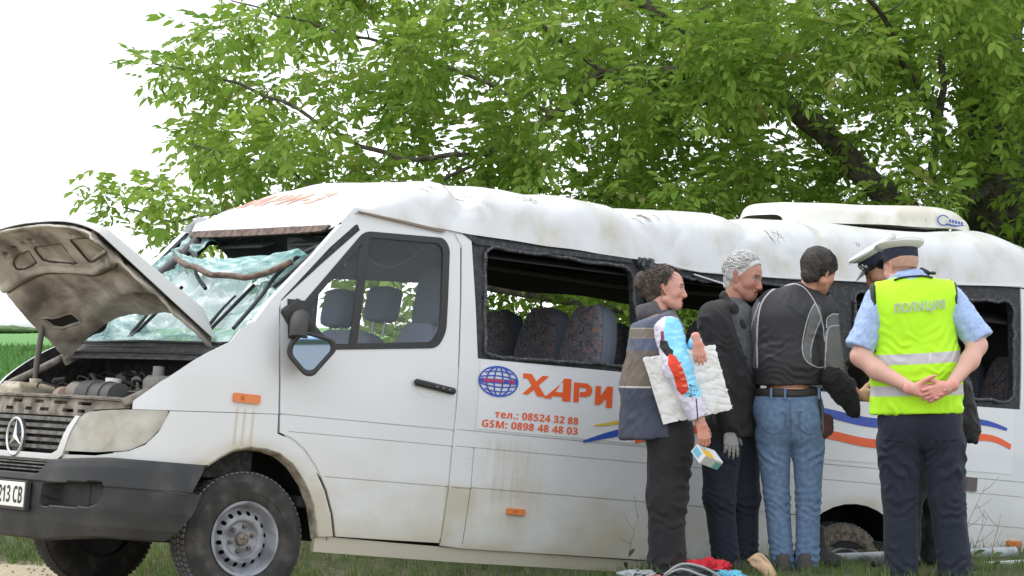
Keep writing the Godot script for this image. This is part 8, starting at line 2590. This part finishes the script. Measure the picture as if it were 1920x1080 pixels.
func build_small_things() -> void:
	# the board under the woman's arm
	var w := Vector3(0.826, 0.122, 0.350)
	var bm := mottled([Color(0.56, 0.55, 0.52), Color(0.70, 0.69, 0.67), Color(0.76, 0.755, 0.74)], [0.15, 0.4, 0.7], 0.02, 0.5, 0.5, 141, 0.12)
	var corner := [Vector3(-0.134, 1.150, 0.228), Vector3(0.239, 1.221, 0.236), Vector3(0.333, 0.882, 0.226), Vector3(-0.028, 0.803, 0.222)]
	var b := MB.new()
	b.sheet(func(u, v):
		var p: Vector3 = (corner[0] as Vector3).lerp(corner[1], u).lerp((corner[3] as Vector3).lerp(corner[2], u), v)
		p.z += 0.004 * soil.get_noise_2d(u * 3.0 + v * 2.0, v * 5.0) - 0.006 * maxf(0.0, 1.0 - absf(soil.get_noise_2d(u * 2.0 - v * 3.0, v * 2.5)) * 9.0) + 0.012 * sin(PI * u)
		p.x += 0.002 * soil.get_noise_2d(v * 3.0, 2.0)
		return p, 40, 40, 0.016)
	var o := obj("white_board", b.mesh(), bm)
	o.position = w
	tag(o, "crinkled white board held under the woman's printed sleeve", "board")
	b = MB.new()
	for k in 3: b.tube([corner[0] + Vector3(0.004 + 0.003 * k, 0, -0.005 * k), (corner[0] as Vector3).lerp(corner[3], 0.5) + Vector3(0.003 * k, 0, -0.005 * k), corner[3] + Vector3(0.003 * k, 0, -0.005 * k)], [0.0025], 5)
	obj("sheet_edge", b.mesh(), mat(0.62, 0.61, 0.56, 0.8), o).set_meta("kind", "stuff")
	# small carton in her hand
	var t := thing("small_carton", "small white and yellow carton held in the woman's lowered hand", "box", w + Vector3(0.199, 0.632, 0.265))
	t.basis = Basis.from_euler(Vector3(deg_to_rad(38), deg_to_rad(32), deg_to_rad(-20)))
	var L := Vector3(0.145, 0.055, 0.10)
	obj("carton", box_mesh(L, 0.002), mat(0.66, 0.66, 0.64, 0.5), t)
	b = MB.new()
	b.box(tf(Vector3(-0.035, 0.0285, 0.02)), Vector3(0.074, 0.0015, 0.055), 0.0004)
	obj("printed_patch", b.mesh(), mat(0.75, 0.42, 0.03, 0.5), t)
	b = MB.new()
	b.box(tf(Vector3(0.045, -0.005, 0.0508)), Vector3(0.05, 0.04, 0.0012), 0.0004)
	obj("printed_patch", b.mesh(), mat(0.16, 0.42, 0.38, 0.5), t)
	b = MB.new()
	b.box(tf(Vector3(-0.0733, 0.0, -0.01)), Vector3(0.0012, 0.035, 0.06), 0.0004)
	obj("printed_patch", b.mesh(), mat(0.14, 0.45, 0.60, 0.5), t)
	b = MB.new()
	for k in 3: b.box(tf(Vector3(-0.04, 0.0285, -0.015 - 0.012 * k)), Vector3(0.05, 0.0012, 0.004), 0.0003)
	obj("printed_line", b.mesh(), mat(0.25, 0.36, 0.5, 0.5), t).set_meta("kind", "stuff")

	# belongings lying at their feet
	var gy := func(x: float, z: float) -> Vector3: return Vector3(x, ground_y(x, z), z)
	crumpled("clear_plastic_bag", "crumpled pale plastic bag lying at the woman's feet, leftmost of the litter", "bag", mat(0.34, 0.37, 0.36, 0.25), gy.call(0.66, 0.62), Vector3(0.14, 0.045, 0.1), 3, 0.5, "belongings lying at the people's feet")
	var bag := crumpled("black_bag", "black bag with grey straps lying in front of the woman's shoes", "bag", mat(0.018, 0.018, 0.02, 0.45), gy.call(0.93, 0.72), Vector3(0.17, 0.055, 0.11), 5, 0.35, "belongings lying at the people's feet")
	obj("strap", tube_mesh(spline([Vector3(-0.14, 0.02, 0.10), Vector3(-0.05, 0.075, 0.09), Vector3(0.06, 0.06, 0.10), Vector3(0.15, 0.01, 0.09)], 6), [0.007], 7), mat(0.30, 0.30, 0.30, 0.6), bag)
	obj("strap", tube_mesh(spline([Vector3(-0.17, -0.01, 0.08), Vector3(-0.06, 0.05, 0.11), Vector3(0.05, 0.02, 0.125), Vector3(0.16, -0.02, 0.11)], 6), [0.007], 7), mat(0.30, 0.30, 0.30, 0.6), bag)
	crumpled("red_cloth", "bright red cloth lying on the grass beside the black bag", "cloth", mat(0.56, 0.022, 0.035, 0.85), gy.call(1.02, 0.50), Vector3(0.14, 0.06, 0.1), 7, 0.5, "belongings lying at the people's feet")
	crumpled("pink_cloth", "small faded pink cloth between the pale bag and the black bag", "cloth", mat(0.55, 0.14, 0.13, 0.85), gy.call(0.75, 0.78), Vector3(0.08, 0.035, 0.06), 8, 0.5, "belongings lying at the people's feet")
	crumpled("blue_cloth", "light blue cloth lying on the grass right of the red cloth", "cloth", mat(0.12, 0.42, 0.55, 0.85), gy.call(1.12, 0.74), Vector3(0.10, 0.04, 0.08), 9, 0.5, "belongings lying at the people's feet")
	crumpled("blue_cloth", "scrap of light blue cloth at the far left of the litter", "cloth", mat(0.12, 0.42, 0.55, 0.85), gy.call(0.57, 0.75), Vector3(0.06, 0.03, 0.05), 10, 0.5, "belongings lying at the people's feet")
	crumpled("white_tissue", "small crumpled white tissue behind the light blue cloth", "tissue", mat(0.6, 0.6, 0.57, 0.9), gy.call(1.06, 0.36), Vector3(0.05, 0.04, 0.04), 11, 0.6, "belongings lying at the people's feet")
	# a tan boot sole standing on its toe
	t = thing("tan_boot", "pale tan shoe lying upended beside the jeans of the dark haired man", "shoe", gy.call(1.33, 0.45) - Vector3(0, 0.05, 0))
	var tan := fabric(0.55, 0.36, 0.22, 0.05, 0.05, 23)
	garment("shoe_upper", t, tan, [[Vector3(0.06, 0.0, 0.05), Vector3(0.02, 0.085, 0.02), 0.035, 0.028, 0.02], [Vector3(0.02, 0.085, 0.02), Vector3(-0.035, 0.13, 0.0), 0.026, 0.036, 0.03, Vector3(0, 0, 1), 0.7], [Vector3(-0.055, 0.125, 0.03), Vector3(-0.03, 0.12, 0.045), 0.022, 0.022, 0.012, Vector3(0, 0, 1), 1.0, true], [Vector3(0.06, 0.0, 0.05), Vector3(0.11, -0.02, 0.07), 0.034, 0.028, 0.02]], 0.006)
	obj("shoe_sole", tube_mesh(spline([Vector3(-0.075, 0.13, -0.012), Vector3(-0.02, 0.165, -0.012), Vector3(0.03, 0.12, -0.01), Vector3(0.075, 0.04, 0.0)], 5), [0.011], 7), mat(0.45, 0.33, 0.2, 0.8), t)

	t = thing("black_boot", "empty black boot standing in the grass right of the blue jeans", "boot", gy.call(1.66, 0.02))
	garment("boot_shaft", t, mat(0.012, 0.012, 0.013, 0.6), [[Vector3(0.0, 0.06, 0), Vector3(-0.025, 0.24, 0), 0.055, 0.06, 0.03], [Vector3(0.0, 0.05, 0), Vector3(0.09, 0.035, 0.03), 0.052, 0.042, 0.04]], 0.009, [[Vector3(0, -1, 0), 0.0], [Vector3(0.1, 1, 0).normalized(), 0.235]], creases(0.006, 12.0, 14.0, 12.0))
	obj("boot_sole", box_mesh(Vector3(0.2, 0.022, 0.1), 0.008, tf(Vector3(0.035, 0.0, 0.01), 0, -14, 0)), mat(0.02, 0.02, 0.02, 0.8), t)
	# loose pieces of bodywork in the grass
	var pole := obj("grey_metal_rail", tube_mesh([Vector3(1.78, 0.145, -0.45), Vector3(2.3, 0.148, -0.62), Vector3(2.86, 0.155, -0.8)], [0.03, 0.034, 0.034], 14), mottled([Color(0.2, 0.21, 0.22), Color(0.36, 0.37, 0.38), Color(0.48, 0.49, 0.5)], [0.2, 0.5, 0.9], 0.02, 0.5, 0.45, 151))
	tag(pole, "grey metal rail lying along the grass in front of the rear wheel", "rail")
	pole = obj("white_trim_strip", box_mesh(Vector3(0.5, 0.035, 0.02), 0.006, tf(Vector3(2.65, 0.115, -0.38), 0, 18, 2)), mat(0.6, 0.6, 0.58, 0.5))
	tag(pole, "torn white trim strip in the grass at the right edge below the rail", "trim")
	weed(Vector3(2.45, 0.1, -0.25), 0.46, Vector3(0.16, 0, 0), "tallest thin weed leaning right beside the officer's trousers", 3)
	weed(Vector3(2.52, 0.1, -0.2), 0.30, Vector3(0.10, 0, 0.0), "short thin weed leaning right beside the tallest weed", 5)
	weed(Vector3(2.62, 0.1, -0.15), 0.26, Vector3(0.05, 0, 0.0), "upright weed nearest the small orange lamp at the rear", 6)
	weed(Vector3(0.62, 0.1, 0.05), 0.32, Vector3(0.07, 0, 0.0), "thin weed leaning against the white panel left of the woman", 7)
	# splinters of window glass on the road
	rng.seed = 41
	var pl := []
	var ti := []
	for k in 160:
		var x := rng.randf_range(-2.7, -0.9)
		var z := rng.randf_range(-3.0, 0.5)
		pl.append(Transform3D(Basis.from_euler(Vector3(rng.randf_range(-0.5, 0.5), rng.randf() * TAU, rng.randf_range(-0.5, 0.5))).scaled(Vector3.ONE * rng.randf_range(0.5, 1.6)), gy.call(x, z) + Vector3(0, 0.006, 0)))
		ti.append([Color(0.6, 0.68, 0.68), Color(0.3, 0.4, 0.5), Color(0.7, 0.72, 0.72)][k % 3])
	tag(scatter("glass_splinters", box_mesh(Vector3(0.02, 0.006, 0.016), 0.001), vmat(0.15), pl, ti), "pale splinters of broken glass scattered on the earth under the minibus", "glass", "", "stuff")
	pl = []
	ti = []
	for k in 1400:
		var x := rng.randf_range(-5.0, 0.6)
		var z := rng.randf_range(-4.5, 1.5)
		if rng.randf() > bare(x, z): continue
		pl.append(Transform3D(Basis.from_euler(Vector3(rng.randf(), rng.randf() * TAU, rng.randf())).scaled(Vector3.ONE * rng.randf_range(0.3, 1.3)), gy.call(x, z) + Vector3(0, 0.002, 0)))
		ti.append(Color(0.2, 0.165, 0.115).lerp(Color(0.46, 0.40, 0.30), rng.randf()))
	var st := MB.new()
	st.ball(Transform3D(Basis.from_scale(Vector3(0.016, 0.010, 0.013)), Vector3.ZERO), 3)
	tag(scatter("gravel", st.mesh(), vmat(0.95), pl, ti), "small stones and clods on the bare earth by the front wheels", "gravel", "", "stuff")
